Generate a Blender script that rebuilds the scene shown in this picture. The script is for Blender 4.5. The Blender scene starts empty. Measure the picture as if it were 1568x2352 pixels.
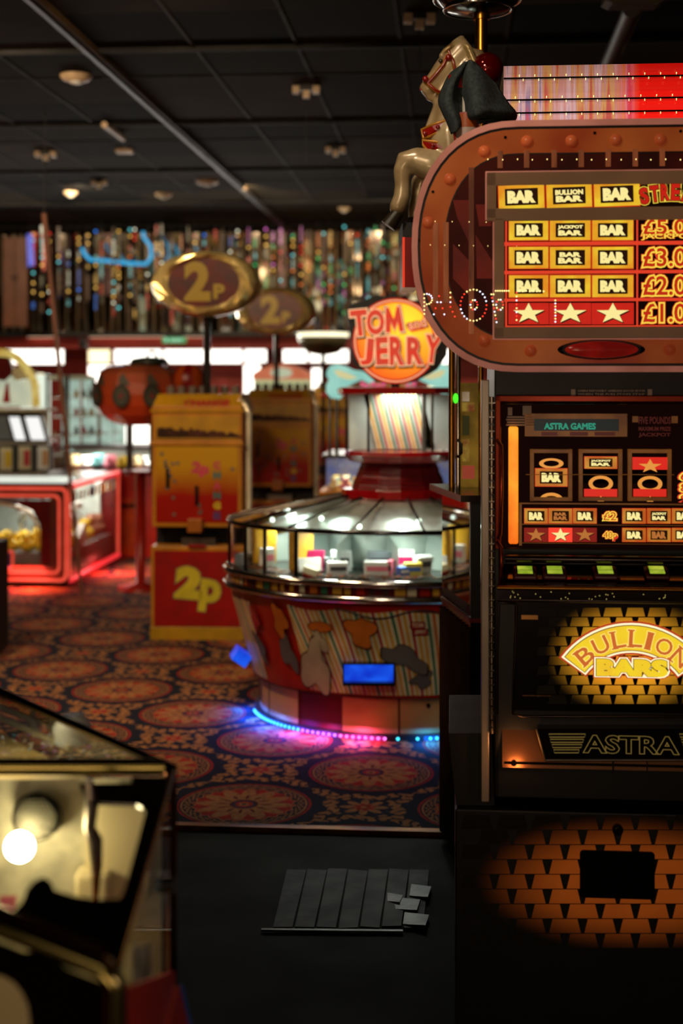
import bpy, bmesh, math, random
from mathutils import Vector, Matrix
random.seed(7)
PI = math.pi
scene = bpy.context.scene
COL = scene.collection

# ------------------------------------------------------------------ camera
FPX = 3150.0                      # focal length in pixels of the 1568x2352 frame
CAM = Vector((0.0, 0.0, 1.5))
HOR = 865.0                       # image row of the horizon
cd = bpy.data.cameras.new('camera')
cam = bpy.data.objects.new('camera', cd)
COL.objects.link(cam)
cam.location = CAM
cam.rotation_euler = (PI / 2, 0, 0)
cd.sensor_fit = 'AUTO'
cd.sensor_width = 36.0
cd.lens = FPX * 36.0 / 2352.0
cd.shift_y = -(1176.0 - HOR) / 2352.0
cd.clip_start = 0.05
cd.clip_end = 100
cd.dof.use_dof = True
cd.dof.focus_distance = 3.5
cd.dof.aperture_fstop = 2.2
scene.camera = cam
scene.view_settings.view_transform = 'Standard'
scene.view_settings.look = 'None'
scene.view_settings.exposure = 0.0
scene.view_settings.gamma = 1.0
scene.view_settings.use_curve_mapping = False

w = bpy.data.worlds.new('world'); scene.world = w; w.use_nodes = True
# the unlit hall behind the photographer: dark, with warm light spots added for reflections
_nt = w.node_tree; _L = _nt.links.new; _bg = _nt.nodes['Background']
_tc = _nt.nodes.new('ShaderNodeTexCoord'); _vo = _nt.nodes.new('ShaderNodeTexVoronoi'); _vo.inputs['Scale'].default_value = 9
_L(_tc.outputs['Generated'], _vo.inputs['Vector'])
_mr = _nt.nodes.new('ShaderNodeMapRange'); _mr.inputs[1].default_value = .34; _mr.inputs[2].default_value = .10; _mr.inputs[3].default_value = .035; _mr.inputs[4].default_value = 1.5
_L(_vo.outputs['Distance'], _mr.inputs[0]); _L(_mr.outputs[0], _bg.inputs[1])
_mx = _nt.nodes.new('ShaderNodeMix'); _mx.data_type = 'RGBA'; _mx.inputs[0].default_value = .25; _mx.inputs[6].default_value = (1, .55, .25, 1); _L(_vo.outputs['Color'], _mx.inputs[7]); _L(_mx.outputs[2], _bg.inputs[0])

def lamp(name, kind, loc, energy, color, size=0.1, rot=None, size_y=None, spot=None, blend=.6):
    l = bpy.data.lights.new(name, kind)
    l.energy = energy; l.color = color
    if kind == 'AREA':
        l.size = size
        if size_y: l.shape = 'RECTANGLE'; l.size_y = size_y
    else:
        l.shadow_soft_size = size
    if spot: l.spot_size = spot; l.spot_blend = blend
    o = bpy.data.objects.new(name, l); COL.objects.link(o)
    o.location = loc
    if rot: o.rotation_euler = rot
    return o
# added fill lights, out of view above, beside and behind the camera
R_ = math.radians
lamp('front_fill_light', 'AREA', (-1.2, -1.5, 3.0), 7, (1, .74, .48), 1.2, (R_(28), 0, 0))
lamp('front_fill_light', 'SPOT', (-.55, 1.6, 3.05), 95, (1, .80, .56), .12, (R_(68), 0, R_(-22)), spot=R_(50), blend=.8)  # added to brighten the horse and cloth
lamp('pusher_fill_light', 'SPOT', (-.2, 3.4, 3.05), 38, (1, .80, .58), .12, (R_(48), 0, R_(-8)), spot=R_(62), blend=.8)  # added to brighten the pusher front
lamp('aisle_fill_light', 'SPOT', (-0.6, 5.2, 3.05), 140, (1, .70, .42), .15, (R_(46), 0, R_(14)), spot=R_(125))  # this pair is added to brighten the carpet and machine fronts
lamp('aisle_fill_light', 'SPOT', (-2.2, 5.4, 3.05), 270, (1, .70, .42), .15, (R_(50), 0, R_(0)), spot=R_(128))
lamp('base_fill_light', 'AREA', (.55, .75, 1.25), 2.0, (1, .72, .6), .3, (R_(62), 0, R_(58)))  # added beside the camera to brighten the near red base
lamp('ceiling_fill_light', 'AREA', (-1.0, -1.2, .9), 22, (1, .68, .38), 1.0, (R_(150), 0, 0))  # added low behind the camera to brighten the ceiling and its fittings
# shop-front daylight at the far end
lamp('hall_fill_light', 'AREA', (-2.4, 14.0, 1.9), 60, (1, .95, .85), 5.0, (R_(-60), 0, 0), size_y=.3)
for _x in (-3.6, -2.2, -.8, .8): lamp('hall_fill_light', 'SPOT', (_x, 11.4, 3.06), 70, (1, .78, .5), .04, (R_(66), 0, 0), spot=R_(118))  # spots added to brighten the fascia and mirrored bulkhead

# ------------------------------------------------------------------ helpers
def lin(c):
    out = []
    for v in c[:3]:
        v = v / 255.0
        out.append(v / 12.92 if v <= .04045 else ((v + .055) / 1.055) ** 2.4)
    return (*out, 1.0)

MATS = {}
def PM(name, col, rough=.5, metal=0., emit=None, es=1., col2=None, emit2=None, ns=8., bump=0., coat=0., spec=.5, stretch=None, nlo=.35, nhi=.65):
    """procedural principled material, colours in 0-255 sRGB"""
    m = bpy.data.materials.new(name); m.use_nodes = True
    nt = m.node_tree; b = nt.nodes['Principled BSDF']; L = nt.links.new
    tc = nt.nodes.new('ShaderNodeTexCoord'); mp = nt.nodes.new('ShaderNodeMapping')
    if stretch: mp.inputs['Scale'].default_value = stretch
    L(tc.outputs['Object'], mp.inputs[0])
    no = nt.nodes.new('ShaderNodeTexNoise'); no.inputs['Scale'].default_value = ns; no.inputs['Detail'].default_value = 3
    L(mp.outputs[0], no.inputs['Vector'])
    rg = nt.nodes.new('ShaderNodeMapRange'); rg.inputs[1].default_value = nlo; rg.inputs[2].default_value = nhi
    L(no.outputs['Fac'], rg.inputs[0])
    def mix(a, c):
        mx = nt.nodes.new('ShaderNodeMix'); mx.data_type = 'RGBA'
        L(rg.outputs[0], mx.inputs[0]); mx.inputs[6].default_value = lin(a); mx.inputs[7].default_value = lin(c)
        return mx.outputs[2]
    if col2 is None: col2 = tuple(v * .86 for v in col)
    L(mix(col, col2), b.inputs['Base Color'])
    rr = nt.nodes.new('ShaderNodeMapRange'); rr.inputs[3].default_value = max(.02, rough * .85); rr.inputs[4].default_value = min(1, rough * 1.15)
    L(no.outputs['Fac'], rr.inputs[0]); L(rr.outputs[0], b.inputs['Roughness'])
    b.inputs['Metallic'].default_value = metal
    b.inputs['Specular IOR Level'].default_value = spec
    b.inputs['Coat Weight'].default_value = coat; b.inputs['Coat Roughness'].default_value = .05
    if emit:
        if emit2: L(mix(emit, emit2), b.inputs['Emission Color'])
        else: b.inputs['Emission Color'].default_value = lin(emit)
        b.inputs['Emission Strength'].default_value = es
    if bump:
        bp = nt.nodes.new('ShaderNodeBump'); bp.inputs['Strength'].default_value = bump; bp.inputs['Distance'].default_value = .002
        L(no.outputs['Fac'], bp.inputs['Height']); L(bp.outputs[0], b.inputs['Normal'])
    MATS[name] = m
    return m

def glass_mat(name, tint=(1, 1, 1), refl=1.0, rough=.02):
    m = bpy.data.materials.new(name); m.use_nodes = True
    nt = m.node_tree; nt.nodes.clear(); L = nt.links.new
    o = nt.nodes.new('ShaderNodeOutputMaterial'); mx = nt.nodes.new('ShaderNodeMixShader')
    t = nt.nodes.new('ShaderNodeBsdfTransparent'); t.inputs[0].default_value = (*tint, 1)
    g = nt.nodes.new('ShaderNodeBsdfGlossy'); g.inputs['Roughness'].default_value = rough
    no = nt.nodes.new('ShaderNodeTexNoise'); no.inputs['Scale'].default_value = 30
    lw = nt.nodes.new('ShaderNodeLayerWeight'); lw.inputs[0].default_value = .5
    pw = nt.nodes.new('ShaderNodeMath'); pw.operation = 'POWER'; pw.inputs[1].default_value = 5; L(lw.outputs['Facing'], pw.inputs[0])
    fr = nt.nodes.new('ShaderNodeMath'); fr.operation = 'MULTIPLY_ADD'; fr.inputs[1].default_value = .9; fr.inputs[2].default_value = .045; fr.use_clamp = True; L(pw.outputs[0], fr.inputs[0])
    mu = nt.nodes.new('ShaderNodeMath'); mu.operation = 'MULTIPLY'; mu.inputs[1].default_value = refl; mu.use_clamp = True
    mr = nt.nodes.new('ShaderNodeMapRange'); mr.inputs[3].default_value = rough; mr.inputs[4].default_value = rough * 2
    L(no.outputs['Fac'], mr.inputs[0]); L(mr.outputs[0], g.inputs['Roughness'])
    L(fr.outputs[0], mu.inputs[0]); L(mu.outputs[0], mx.inputs[0]); L(t.outputs[0], mx.inputs[1]); L(g.outputs[0], mx.inputs[2]); L(mx.outputs[0], o.inputs[0])
    MATS[name] = m
    return m

class Fr:
    """a ground frame: origin on the floor, yawed; px() meets the photo's sight line with a local plane"""
    def __init__(s, x, y, yaw=0.0, z=0.0):
        s.o = Vector((x, y, z)); s.yaw = yaw
        s.R = Matrix.Rotation(yaw, 3, 'Z'); s.Ri = s.R.inverted()
    def px(s, px, py, ly=0.0):
        d = Vector(((px - 784) / FPX, 1.0, -(py - HOR) / FPX))
        o = s.Ri @ (CAM - s.o); d = s.Ri @ d
        t = (ly - o.y) / d.y
        p = o + d * t
        return p.x, p.z
    def at(s, px, py, ly=0.0):
        x, z = s.px(px, py, ly); return Vector((x, ly, z))
def W(px, py, D):
    return Vector(((px - 784) / FPX * D, D, 1.5 - (py - HOR) / FPX * D))

def tag(o, label=None, cat=None, group=None, kind=None):
    if label: o['label'] = label
    if cat: o['category'] = cat
    if group: o['group'] = group
    if kind: o['kind'] = kind
    return o
def thing(name, label, cat, fr=None, group=None, loc=None, yaw=0):
    o = bpy.data.objects.new(name, None); COL.objects.link(o)
    o.empty_display_size = .1
    if fr: o.location = fr.o; o.rotation_euler = (0, 0, fr.yaw)
    else: o.location = loc; o.rotation_euler = (0, 0, yaw)
    return tag(o, label, cat, group)
def copy_tree(o, parent=None):
    c = o.copy(); COL.objects.link(c); c.parent = parent
    for ch in list(o.children): copy_tree(ch, c)
    return c

_tc = {}
def text_geo(s, off=0.0, outline=0.0, res=3):
    k = (s, off, outline, res)
    if k in _tc: return _tc[k]
    cu = bpy.data.curves.new('lettering', 'FONT'); cu.body = s; cu.size = 1; cu.offset = off; cu.resolution_u = res
    cu.align_x = 'CENTER'
    if outline: cu.fill_mode = 'NONE'; cu.bevel_depth = outline; cu.bevel_resolution = 0
    ob = bpy.data.objects.new('lettering', cu); COL.objects.link(ob)
    dg = bpy.context.evaluated_depsgraph_get()
    me = bpy.data.meshes.new_from_object(ob.evaluated_get(dg))
    vs = [v.co.copy() for v in me.vertices]; fs = [tuple(p.vertices) for p in me.polygons]
    bpy.data.objects.remove(ob); bpy.data.curves.remove(cu); bpy.data.meshes.remove(me)
    _tc[k] = (vs, fs)
    return _tc[k]

class MB:
    def __init__(s): s.v = []; s.f = []; s.m = []; s.mats = []; s.sm = []; s.X = None
    def mi(s, m):
        if isinstance(m, str): m = MATS[m]
        if m not in s.mats: s.mats.append(m)
        return s.mats.index(m)
    def add(s, vs, fs, m, smooth=False):
        b = len(s.v); k = s.mi(m)
        for p in vs:
            p = Vector(p)
            s.v.append(s.X @ p if s.X else p)
        for f in fs: s.f.append(tuple(i + b for i in f)); s.m.append(k); s.sm.append(smooth)
        return s
    def quad(s, a, b, c, d, m): return s.add([a, b, c, d], [(0, 1, 2, 3)], m)
    def poly(s, pts, m): return s.add(pts, [tuple(range(len(pts)))], m)
    def box(s, x0, x1, y0, y1, z0, z1, m):
        return s.add([(x0, y0, z0), (x1, y0, z0), (x1, y1, z0), (x0, y1, z0), (x0, y0, z1), (x1, y0, z1), (x1, y1, z1), (x0, y1, z1)],
                     [(0, 3, 2, 1), (4, 5, 6, 7), (0, 1, 5, 4), (1, 2, 6, 5), (2, 3, 7, 6), (3, 0, 4, 7)], m)
    def obox(s, c, sx, sy, sz, m, rz=0, rx=0, ry=0):
        M = Matrix.Translation(c) @ Matrix.Rotation(rz, 4, 'Z') @ Matrix.Rotation(ry, 4, 'Y') @ Matrix.Rotation(rx, 4, 'X')
        vs = [M @ Vector((x * sx / 2, y * sy / 2, z * sz / 2)) for z in (-1, 1) for (x, y) in ((-1, -1), (1, -1), (1, 1), (-1, 1))]
        return s.add(vs, [(0, 3, 2, 1), (4, 5, 6, 7), (0, 1, 5, 4), (1, 2, 6, 5), (2, 3, 7, 6), (3, 0, 4, 7)], m)
    def prism(s, pts, y0, y1, m, side=None):
        """outline in the local XZ plane, front at y0, back at y1"""
        n = len(pts)
        a = sum(pts[i][0] * pts[(i + 1) % n][1] - pts[(i + 1) % n][0] * pts[i][1] for i in range(n))
        if a < 0: pts = pts[::-1]
        vs = [(p[0], y0, p[1]) for p in pts] + [(p[0], y1, p[1]) for p in pts]
        s.add(vs, [tuple(range(n)), tuple(range(2 * n - 1, n - 1, -1))], m)
        s.add(vs, [(i, i + n, (i + 1) % n + n, (i + 1) % n) for i in range(n)], side or m)
        return s
    def prismz(s, pts, z0, z1, m):
        n = len(pts)
        a = sum(pts[i][0] * pts[(i + 1) % n][1] - pts[(i + 1) % n][0] * pts[i][1] for i in range(n))
        if a < 0: pts = pts[::-1]
        vs = [(p[0], p[1], z0) for p in pts] + [(p[0], p[1], z1) for p in pts]
        return s.add(vs, [tuple(range(n))[::-1], tuple(range(n, 2 * n))] + [(i, (i + 1) % n, (i + 1) % n + n, i + n) for i in range(n)], m)
    def ringstrip(s, A, B, m, closed=True, smooth=False):
        n = len(A); vs = list(A) + list(B)
        r = range(n if closed else n - 1)
        return s.add(vs, [(i, (i + 1) % n, (i + 1) % n + n, i + n) for i in r], m, smooth)
    def loft(s, rings, m, closed=True, cap=True, smooth=True):
        n = len(rings[0]); vs = [p for r in rings for p in r]; fs = []
        for k in range(len(rings) - 1):
            for i in range(n if closed else n - 1):
                a = k * n + i; b = k * n + (i + 1) % n
                fs.append((a, b, b + n, a + n))
        s.add(vs, fs, m, smooth)
        if cap and closed:
            s.add(rings[0], [tuple(range(n))[::-1]], m); s.add(rings[-1], [tuple(range(n))], m)
        return s
    def cyl(s, a, b, r0, m, r1=None, n=14, cap=True):
        a = Vector(a); b = Vector(b); r1 = r0 if r1 is None else r1
        d = (b - a).normalized(); u = d.orthogonal().normalized(); v = d.cross(u)
        R = [[p + (u * math.cos(2 * PI * i / n) + v * math.sin(2 * PI * i / n)) * r for i in range(n)] for p, r in ((a, r0), (b, r1))]
        return s.loft(R, m, cap=cap)
    def tube(s, pts, r, m, n=8, closed=False, cap=True, flat=1.0):
        pts = [Vector(p) for p in pts]; N = len(pts); rings = []; pu = None
        for i, p in enumerate(pts):
            if closed: d = pts[(i + 1) % N] - pts[i - 1]
            else: d = pts[min(i + 1, N - 1)] - pts[max(i - 1, 0)]
            d.normalize()
            if pu is None: u = d.orthogonal().normalized()
            else: u = (pu - d * pu.dot(d)).normalized()
            pu = u; v = d.cross(u); rr = r[i] if isinstance(r, (list, tuple)) else r
            rings.append([p + (u * math.cos(2 * PI * k / n) + v * math.sin(2 * PI * k / n)) * rr for k in range(n)])
        if closed: rings.append(rings[0]); cap = False
        return s.loft(rings, m, cap=cap)
    def lathe(s, prof, c, m, n=24, sx=1, sy=1, a0=0, a1=2 * PI, smooth=True):
        """profile of (r, z) about a vertical axis through c"""
        full = abs(a1 - a0 - 2 * PI) < 1e-6
        N = n if full else n + 1
        rings = [[(c[0] + r * sx * math.cos(a0 + (a1 - a0) * i / n), c[1] + r * sy * math.sin(a0 + (a1 - a0) * i / n), c[2] + z) for i in range(N)] for r, z in prof]
        return s.loft(rings, m, closed=full, cap=full, smooth=smooth)
    def sph(s, c, r, m, n=12, k=8, sx=1, sy=1, sz=1):
        prof = [(max(r * math.sin(PI * i / k), 1e-5), -r * sz * math.cos(PI * i / k)) for i in range(k + 1)]
        return s.lathe(prof, c, m, n, sx, sy)
    def text(s, t, cx, cz, w, h, y, layers, rot=0, shear=0, res=3, step=.0007, outline=0):
        """lettering in the XZ plane facing -Y; layers back to front: (offset, material)"""
        base = text_geo(t, layers[-1][0], 0, res)[0]
        x0 = min(v.x for v in base); x1 = max(v.x for v in base); y0 = min(v.y for v in base); y1 = max(v.y for v in base)
        kx = w / (x1 - x0); ky = h / (y1 - y0); mx = (x0 + x1) / 2; my = (y0 + y1) / 2
        c, sn = math.cos(rot), math.sin(rot)
        for i, (off, m) in enumerate(layers):
            vs, fs = text_geo(t, off, outline, res); out = []
            for v in vs:
                X = (v.x - mx) * kx + (v.y - my) * ky * shear; Z = (v.y - my) * ky
                out.append((cx + X * c - Z * sn, y - i * step - v.z * kx, cz + X * sn + Z * c))
            s.add(out, fs, m)
        return s
    def build(s, name, parent=None, label=None, bevel=0, kind=None, loc=None, yaw=0, seg=2, solid=0):
        me = bpy.data.meshes.new(name)
        me.from_pydata([tuple(v) for v in s.v], [], s.f)
        for m in s.mats: me.materials.append(m)
        me.polygons.foreach_set('material_index', s.m)
        me.polygons.foreach_set('use_smooth', s.sm)
        me.update()
        o = bpy.data.objects.new(name, me); COL.objects.link(o)
        if parent: o.parent = parent
        if loc is not None: o.location = loc; o.rotation_euler = (0, 0, yaw)
        if label: o['label'] = label
        if kind: o['kind'] = kind
        if solid:
            b = o.modifiers.new('solid', 'SOLIDIFY'); b.thickness = solid
        if bevel:
            b = o.modifiers.new('bevel', 'BEVEL'); b.width = bevel; b.segments = seg; b.limit_method = 'ANGLE'; b.angle_limit = math.radians(40)
        return o

def star(cx, cz, r, k=.42, squash=1.0):
    return [(cx + math.sin(i * PI / 5) * (r if i % 2 == 0 else r * k), cz + math.cos(i * PI / 5) * (r if i % 2 == 0 else r * k) * squash) for i in range(10)]
def ell(rx, ry, a, z): return Vector((rx * math.sin(a), -ry * math.cos(a), z))
def rrect(x0, x1, z0, z1, r, n=4):
    out = []
    for cx, cz, a in ((x1 - r, z1 - r, 0), (x0 + r, z1 - r, PI / 2), (x0 + r, z0 + r, PI), (x1 - r, z0 + r, 1.5 * PI)):
        for i in range(n + 1): out.append((cx + r * math.cos(a + i * PI / 2 / n), cz + r * math.sin(a + i * PI / 2 / n)))
    return out

# ------------------------------------------------------------------ materials
PM('black_gloss', (9, 7, 6), .18, coat=.3)
PM('black_satin', (10, 10, 9), .45)
PM('black_matte', (12, 12, 11), .8)
PM('chrome', (200, 195, 190), .14, 1)
PM('brushed', (150, 140, 128), .33, 1, stretch=(1, 1, 12), ns=20)
PM('dark_chrome', (90, 80, 72), .2, 1)
PM('brass', (205, 140, 50), .28, 1)
PM('gold_mirror', (250, 226, 150), .22, .55)
PM('gold_paint', (170, 120, 25), .45)
PM('yellow_paint', (178, 132, 18), .4)
PM('red_paint', (150, 14, 8), .35)
PM('red_gloss', (140, 8, 10), .18, coat=.5)
PM('maroon', (95, 8, 12), .3)
PM('orange_paint', (200, 80, 14), .4)
PM('cream', (215, 205, 165), .5)
PM('white_plastic', (225, 222, 210), .35)
PM('grey_plastic', (110, 112, 108), .4)
PM('wood_tan', (190, 125, 62), .45, col2=(170, 104, 50), stretch=(1, 1, 6), ns=5)
glass_mat('clear_glass')
glass_mat('shiny_glass', refl=2.2)
glass_mat('tinted_glass', tint=(.75, .8, .78), refl=1.6)
def EM(name, c, es=1., c2=None, ns=8, rough=.3, base=None, **k):
    return PM(name, base or tuple(v * .35 for v in c), rough, emit=c, es=es, emit2=c2, ns=ns, **k)

# ------------------------------------------------------------------ the room
YAW = -math.radians(4.57)
ROOM = Fr(0, 0, YAW)
def setr(o): o.location = (0, 0, 0); o.rotation_euler = (0, 0, YAW); return o
CEIL = 3.1

class V:
    def __init__(s, nt, k): s.nt = nt; s.k = k
    def _o(s, op, *a):
        n = s.nt.nodes.new('ShaderNodeMath'); n.operation = op
        for i, x in enumerate((s,) + a):
            if isinstance(x, V): s.nt.links.new(x.k, n.inputs[i])
            else: n.inputs[i].default_value = x
        return V(s.nt, n.outputs[0])
    def __add__(s, o): return s._o('ADD', o)
    def __sub__(s, o): return s._o('SUBTRACT', o)
    def __mul__(s, o): return s._o('MULTIPLY', o)
    def __truediv__(s, o): return s._o('DIVIDE', o)
    def f(s, op, *a): return s._o(op, *a)
    def lt(s, o): return s._o('LESS_THAN', o)
    def gt(s, o): return s._o('GREATER_THAN', o)

def carpet_material():
    m = bpy.data.materials.new('patterned_carpet'); m.use_nodes = True
    nt = m.node_tree; L = nt.links.new; b = nt.nodes['Principled BSDF']
    tc = nt.nodes.new('ShaderNodeTexCoord'); sp = nt.nodes.new('ShaderNodeSeparateXYZ'); L(tc.outputs['Object'], sp.inputs[0])
    X = V(nt, sp.outputs[0]); Y = V(nt, sp.outputs[1])
    P = .838
    def cell(v, off): return ((v - off) / P - ((v - off) / P).f('ROUND')) * P
    # medallion centre seen in the photograph, in room coordinates
    c = ROOM.Ri @ Vector((-.3394, 4.773, 0))
    def rad(ox, oy):
        a = cell(X, c.x + ox); d = cell(Y, c.y + oy)
        return a, d, (a * a + d * d).f('SQRT')
    a1, d1, r1 = rad(0, 0); a2, d2, r2 = rad(P / 2, P / 2)
    s = r1.lt(r2)
    def sel(u, v): return u * s + v * (s * -1 + 1)
    a = sel(a1, a2); d = sel(d1, d2); r = sel(r1, r2); th = d.f('ARCTAN2', a)
    a3, d3, r3 = rad(P / 2, 0); a4, d4, r4 = rad(0, P / 2)
    s4 = r3.lt(r4); q = r3.f('MINIMUM', r4); tq = (d3 * s4 + d4 * (s4 * -1 + 1)).f('ARCTAN2', a3 * s4 + a4 * (s4 * -1 + 1))
    no = nt.nodes.new('ShaderNodeTexNoise'); no.inputs['Scale'].default_value = 60; L(tc.outputs['Object'], no.inputs['Vector'])
    fine = V(nt, no.outputs['Fac'])
    vo = nt.nodes.new('ShaderNodeTexVoronoi'); vo.inputs['Scale'].default_value = 26; L(tc.outputs['Object'], vo.inputs['Vector'])
    vor = V(nt, vo.outputs['Distance'])
    navy, tan, red, blue, dred = lin((20, 24, 36)), lin((146, 98, 58)), lin((140, 34, 20)), lin((36, 48, 66)), lin((80, 24, 18))
    cur = [None]
    base = nt.nodes.new('ShaderNodeRGB'); base.outputs[0].default_value = navy; cur[0] = base.outputs[0]
    def over(mask, colr):
        n = nt.nodes.new('ShaderNodeMix'); n.data_type = 'RGBA'; n.clamp_factor = True
        L(mask.k, n.inputs[0]); L(cur[0], n.inputs[6]); n.inputs[7].default_value = colr; cur[0] = n.outputs[2]
    # ground between medallions: leafy bands and a small flower
    out = r.gt(.262)
    over(out * vor.lt(.23), blue)
    band = (r - .305 + (th * 14).f('SINE') * .012).f('ABSOLUTE').lt(.021) * ((th * 44 + (r * 160).f('SINE')).f('SINE').gt(-.5))
    over(band, tan)
    fl = (q - ((tq * 4).f('COSINE').f('ABSOLUTE') * .055 + .03)).lt(0)
    over(fl, tan)
    over((q - ((tq * 4 + .78).f('SINE').f('ABSOLUTE') * .02 + .022)).lt(0), red)
    over(q.lt(.012), tan)
    over((q - .112).f('ABSOLUTE').lt(.010) * (tq * 12).f('SINE').gt(0), tan)
    # medallion
    ring = r.lt(.262)
    over(ring, navy)
    over(r.lt(.235), red)
    over(r.lt(.226), navy)
    over((r - .217).f('ABSOLUTE').lt(.0035), tan)
    over((r - .197).f('ABSOLUTE').lt(.012) * ((th * 36).f('SINE') * (r * 420).f('SINE')).gt(.05), tan)
    over((r - ((th * 24).f('COSINE') * .006 + .178)).lt(0), tan)
    over((r - ((th * 24).f('COSINE') * .006 + .172)).lt(0), red)
    over((r - ((th * 6).f('COSINE').f('ABSOLUTE').f('POWER', 1.0) * .066 + .104)).lt(0), tan)
    over((r - ((th * 6).f('COSINE').f('ABSOLUTE').f('POWER', 5.0) * .055 + .045)).lt(0), dred)
    over((r - ((th * 6).f('SINE').f('ABSOLUTE') * .05 + .05)).lt(0), tan)
    over(r.lt(.05), dred); over(r.lt(.042), blue); over(r.lt(.032), red); over(r.lt(.018), tan); over(r.lt(.008), navy)
    over(((fine - .5) * 1.6 + .12).f('MAXIMUM', 0.0), lin((30, 18, 14)))
    L(cur[0], b.inputs['Base Color']); b.inputs['Roughness'].default_value = .95; b.inputs['Specular IOR Level'].default_value = .15
    bp = nt.nodes.new('ShaderNodeBump'); bp.inputs['Strength'].default_value = .4; bp.inputs['Distance'].default_value = .003
    L(no.outputs['Fac'], bp.inputs['Height']); L(bp.outputs[0], b.inputs['Normal'])
    return m
CARPET = carpet_material()
EDGE = 4.51
mb = MB(); mb.box(-7.6, 4.2, EDGE, 16.3, -.05, .012, CARPET)
setr(mb.build('floor', kind='structure'))
PM('rubber_floor', (22, 21, 15), .75, col2=(13, 12, 9), ns=4, bump=.4, spec=.12)
mb = MB(); mb.box(-7.6, 4.2, -3.5, EDGE, -.05, 0, 'rubber_floor')
setr(mb.build('floor_entrance', kind='structure'))
PM('edge_strip', (150, 95, 35), .35, .8, col2=(35, 22, 10), ns=5, stretch=(1, 6, 1))
mb = MB(); mb.box(-7.5, 4.1, EDGE - .03, EDGE + .006, 0, .016, 'edge_strip')
setr(mb.build('trim_1', kind='structure'))

# worn planked patch in the black floor
PM('worn_rubber', (34, 32, 24), .6, col2=(13, 12, 9), ns=11, bump=.8, spec=.2)
PM('silver_tape', (52, 52, 44), .4, .2, col2=(18, 18, 15), ns=20, bump=1)
t = thing('taped_floor_hatch', 'worn grey slatted hatch patched with tape, set into the black floor', 'floor hatch', loc=(0, 0, 0))
def fl(px, py, z=.003):
    D = (1.5 - z) * FPX / (py - HOR); return Vector(((px - 784) / FPX * D, D, z))
mb = MB()
for k in range(7):
    x0 = 645 + k * 47; x1 = x0 + 44
    sk = (3 - k) * 6
    a = [fl(x0 - sk * 0 + 14, 2000), fl(x1 + 14, 2001 + k % 2 * 2), fl(x1 - 18 + k * 3, 2132 + (k * 7) % 5), fl(x0 - 18 + k * 3, 2132 + (k * 5) % 4)]
    vs = [v.copy() for v in a] + [v + Vector((0, 0, .004 + .0015 * (k % 3))) for v in a]
    mb.add(vs, [(4, 7, 6, 5), (0, 1, 5, 4), (1, 2, 6, 5), (2, 3, 7, 6), (3, 0, 4, 7)], 'worn_rubber')
mb.build('slats', t)
mb = MB()
for px0, px1, py0, py1 in ((940, 990, 2030, 2060), (900, 965, 2060, 2090), (925, 985, 2095, 2125), (885, 925, 2050, 2072)):
    a = [fl(px0 + 4, py0, .010), fl(px1, py0 + 6, .012), fl(px1 - 8, py1, .016), fl(px0, py1 - 3, .009)]
    n0 = [Vector((v.x, v.y, .006)) for v in a]
    mb.add(n0 + a, [(4, 7, 6, 5), (0, 1, 5, 4), (1, 2, 6, 5), (2, 3, 7, 6), (3, 0, 4, 7)], 'silver_tape')
mb.build('tape_patch', t)
mb = MB(); a, b_ = fl(600, 2140), fl(925, 2143)
mb.add([a, b_, b_ + Vector((0, .012, 0)), a + Vector((0, .012, 0))] + [v + Vector((0, 0, .005)) for v in (a, b_, b_ + Vector((0, .012, 0)), a + Vector((0, .012, 0)))],
       [(4, 5, 6, 7), (0, 1, 5, 4), (1, 2, 6, 5), (2, 3, 7, 6), (3, 0, 4, 7)], 'silver_tape')
mb.build('edge_bar', t)

# ceiling of dark tiles
m = bpy.data.materials.new('dark_ceiling_tiles'); m.use_nodes = True; nt = m.node_tree; L = nt.links.new; b = nt.nodes['Principled BSDF']
tc = nt.nodes.new('ShaderNodeTexCoord'); sp = nt.nodes.new('ShaderNodeSeparateXYZ'); L(tc.outputs['Object'], sp.inputs[0])
X = V(nt, sp.outputs[0]); Y = V(nt, sp.outputs[1])
TW, TL, X0, Y0 = .5, .643, -.742, 6.58
cx = ((X - X0) / (TW * 2)).f('FLOOR'); cy = ((Y - Y0) / TL).f('FLOOR')
wn = nt.nodes.new('ShaderNodeTexWhiteNoise'); cb = nt.nodes.new('ShaderNodeCombineXYZ'); L(cx.k, cb.inputs[0]); L(cy.k, cb.inputs[1]); L(cb.outputs[0], wn.inputs['Vector'])
no = nt.nodes.new('ShaderNodeTexNoise'); no.inputs['Scale'].default_value = 3; L(tc.outputs['Object'], no.inputs['Vector'])
v = (V(nt, wn.outputs['Value']).f('POWER', 1.5) * .042 + .008) * (V(nt, no.outputs['Fac']) + .5)
dark = V(nt, wn.outputs['Value']).gt(.2); v = v * (dark * .8 + .2)
cc = nt.nodes.new('ShaderNodeCombineColor'); L(v.k, cc.inputs[0]); L((v * .70).k, cc.inputs[1]); L((v * .32).k, cc.inputs[2])
L(cc.outputs[0], b.inputs['Base Color']); b.inputs['Roughness'].default_value = .85; b.inputs['Specular IOR Level'].default_value = .08
CT = m
mb = MB(); mb.box(-7.6, 4.2, -3.5, 16.3, CEIL, CEIL + .05, CT); setr(mb.build('ceiling', kind='structure'))
PM('ceiling_bar', (40, 30, 18), .7, spec=.1); PM('ceiling_track', (60, 44, 24), .5, .2)
mb = MB()
for k in range(-14, 11):
    x = X0 + k * TW
    if k == -2: continue
    mb.box(x - .009, x + .009, -3.4, 14.8, CEIL - .006, CEIL + .001, 'ceiling_bar')
setr(mb.build('trim_2', kind='structure'))
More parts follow.
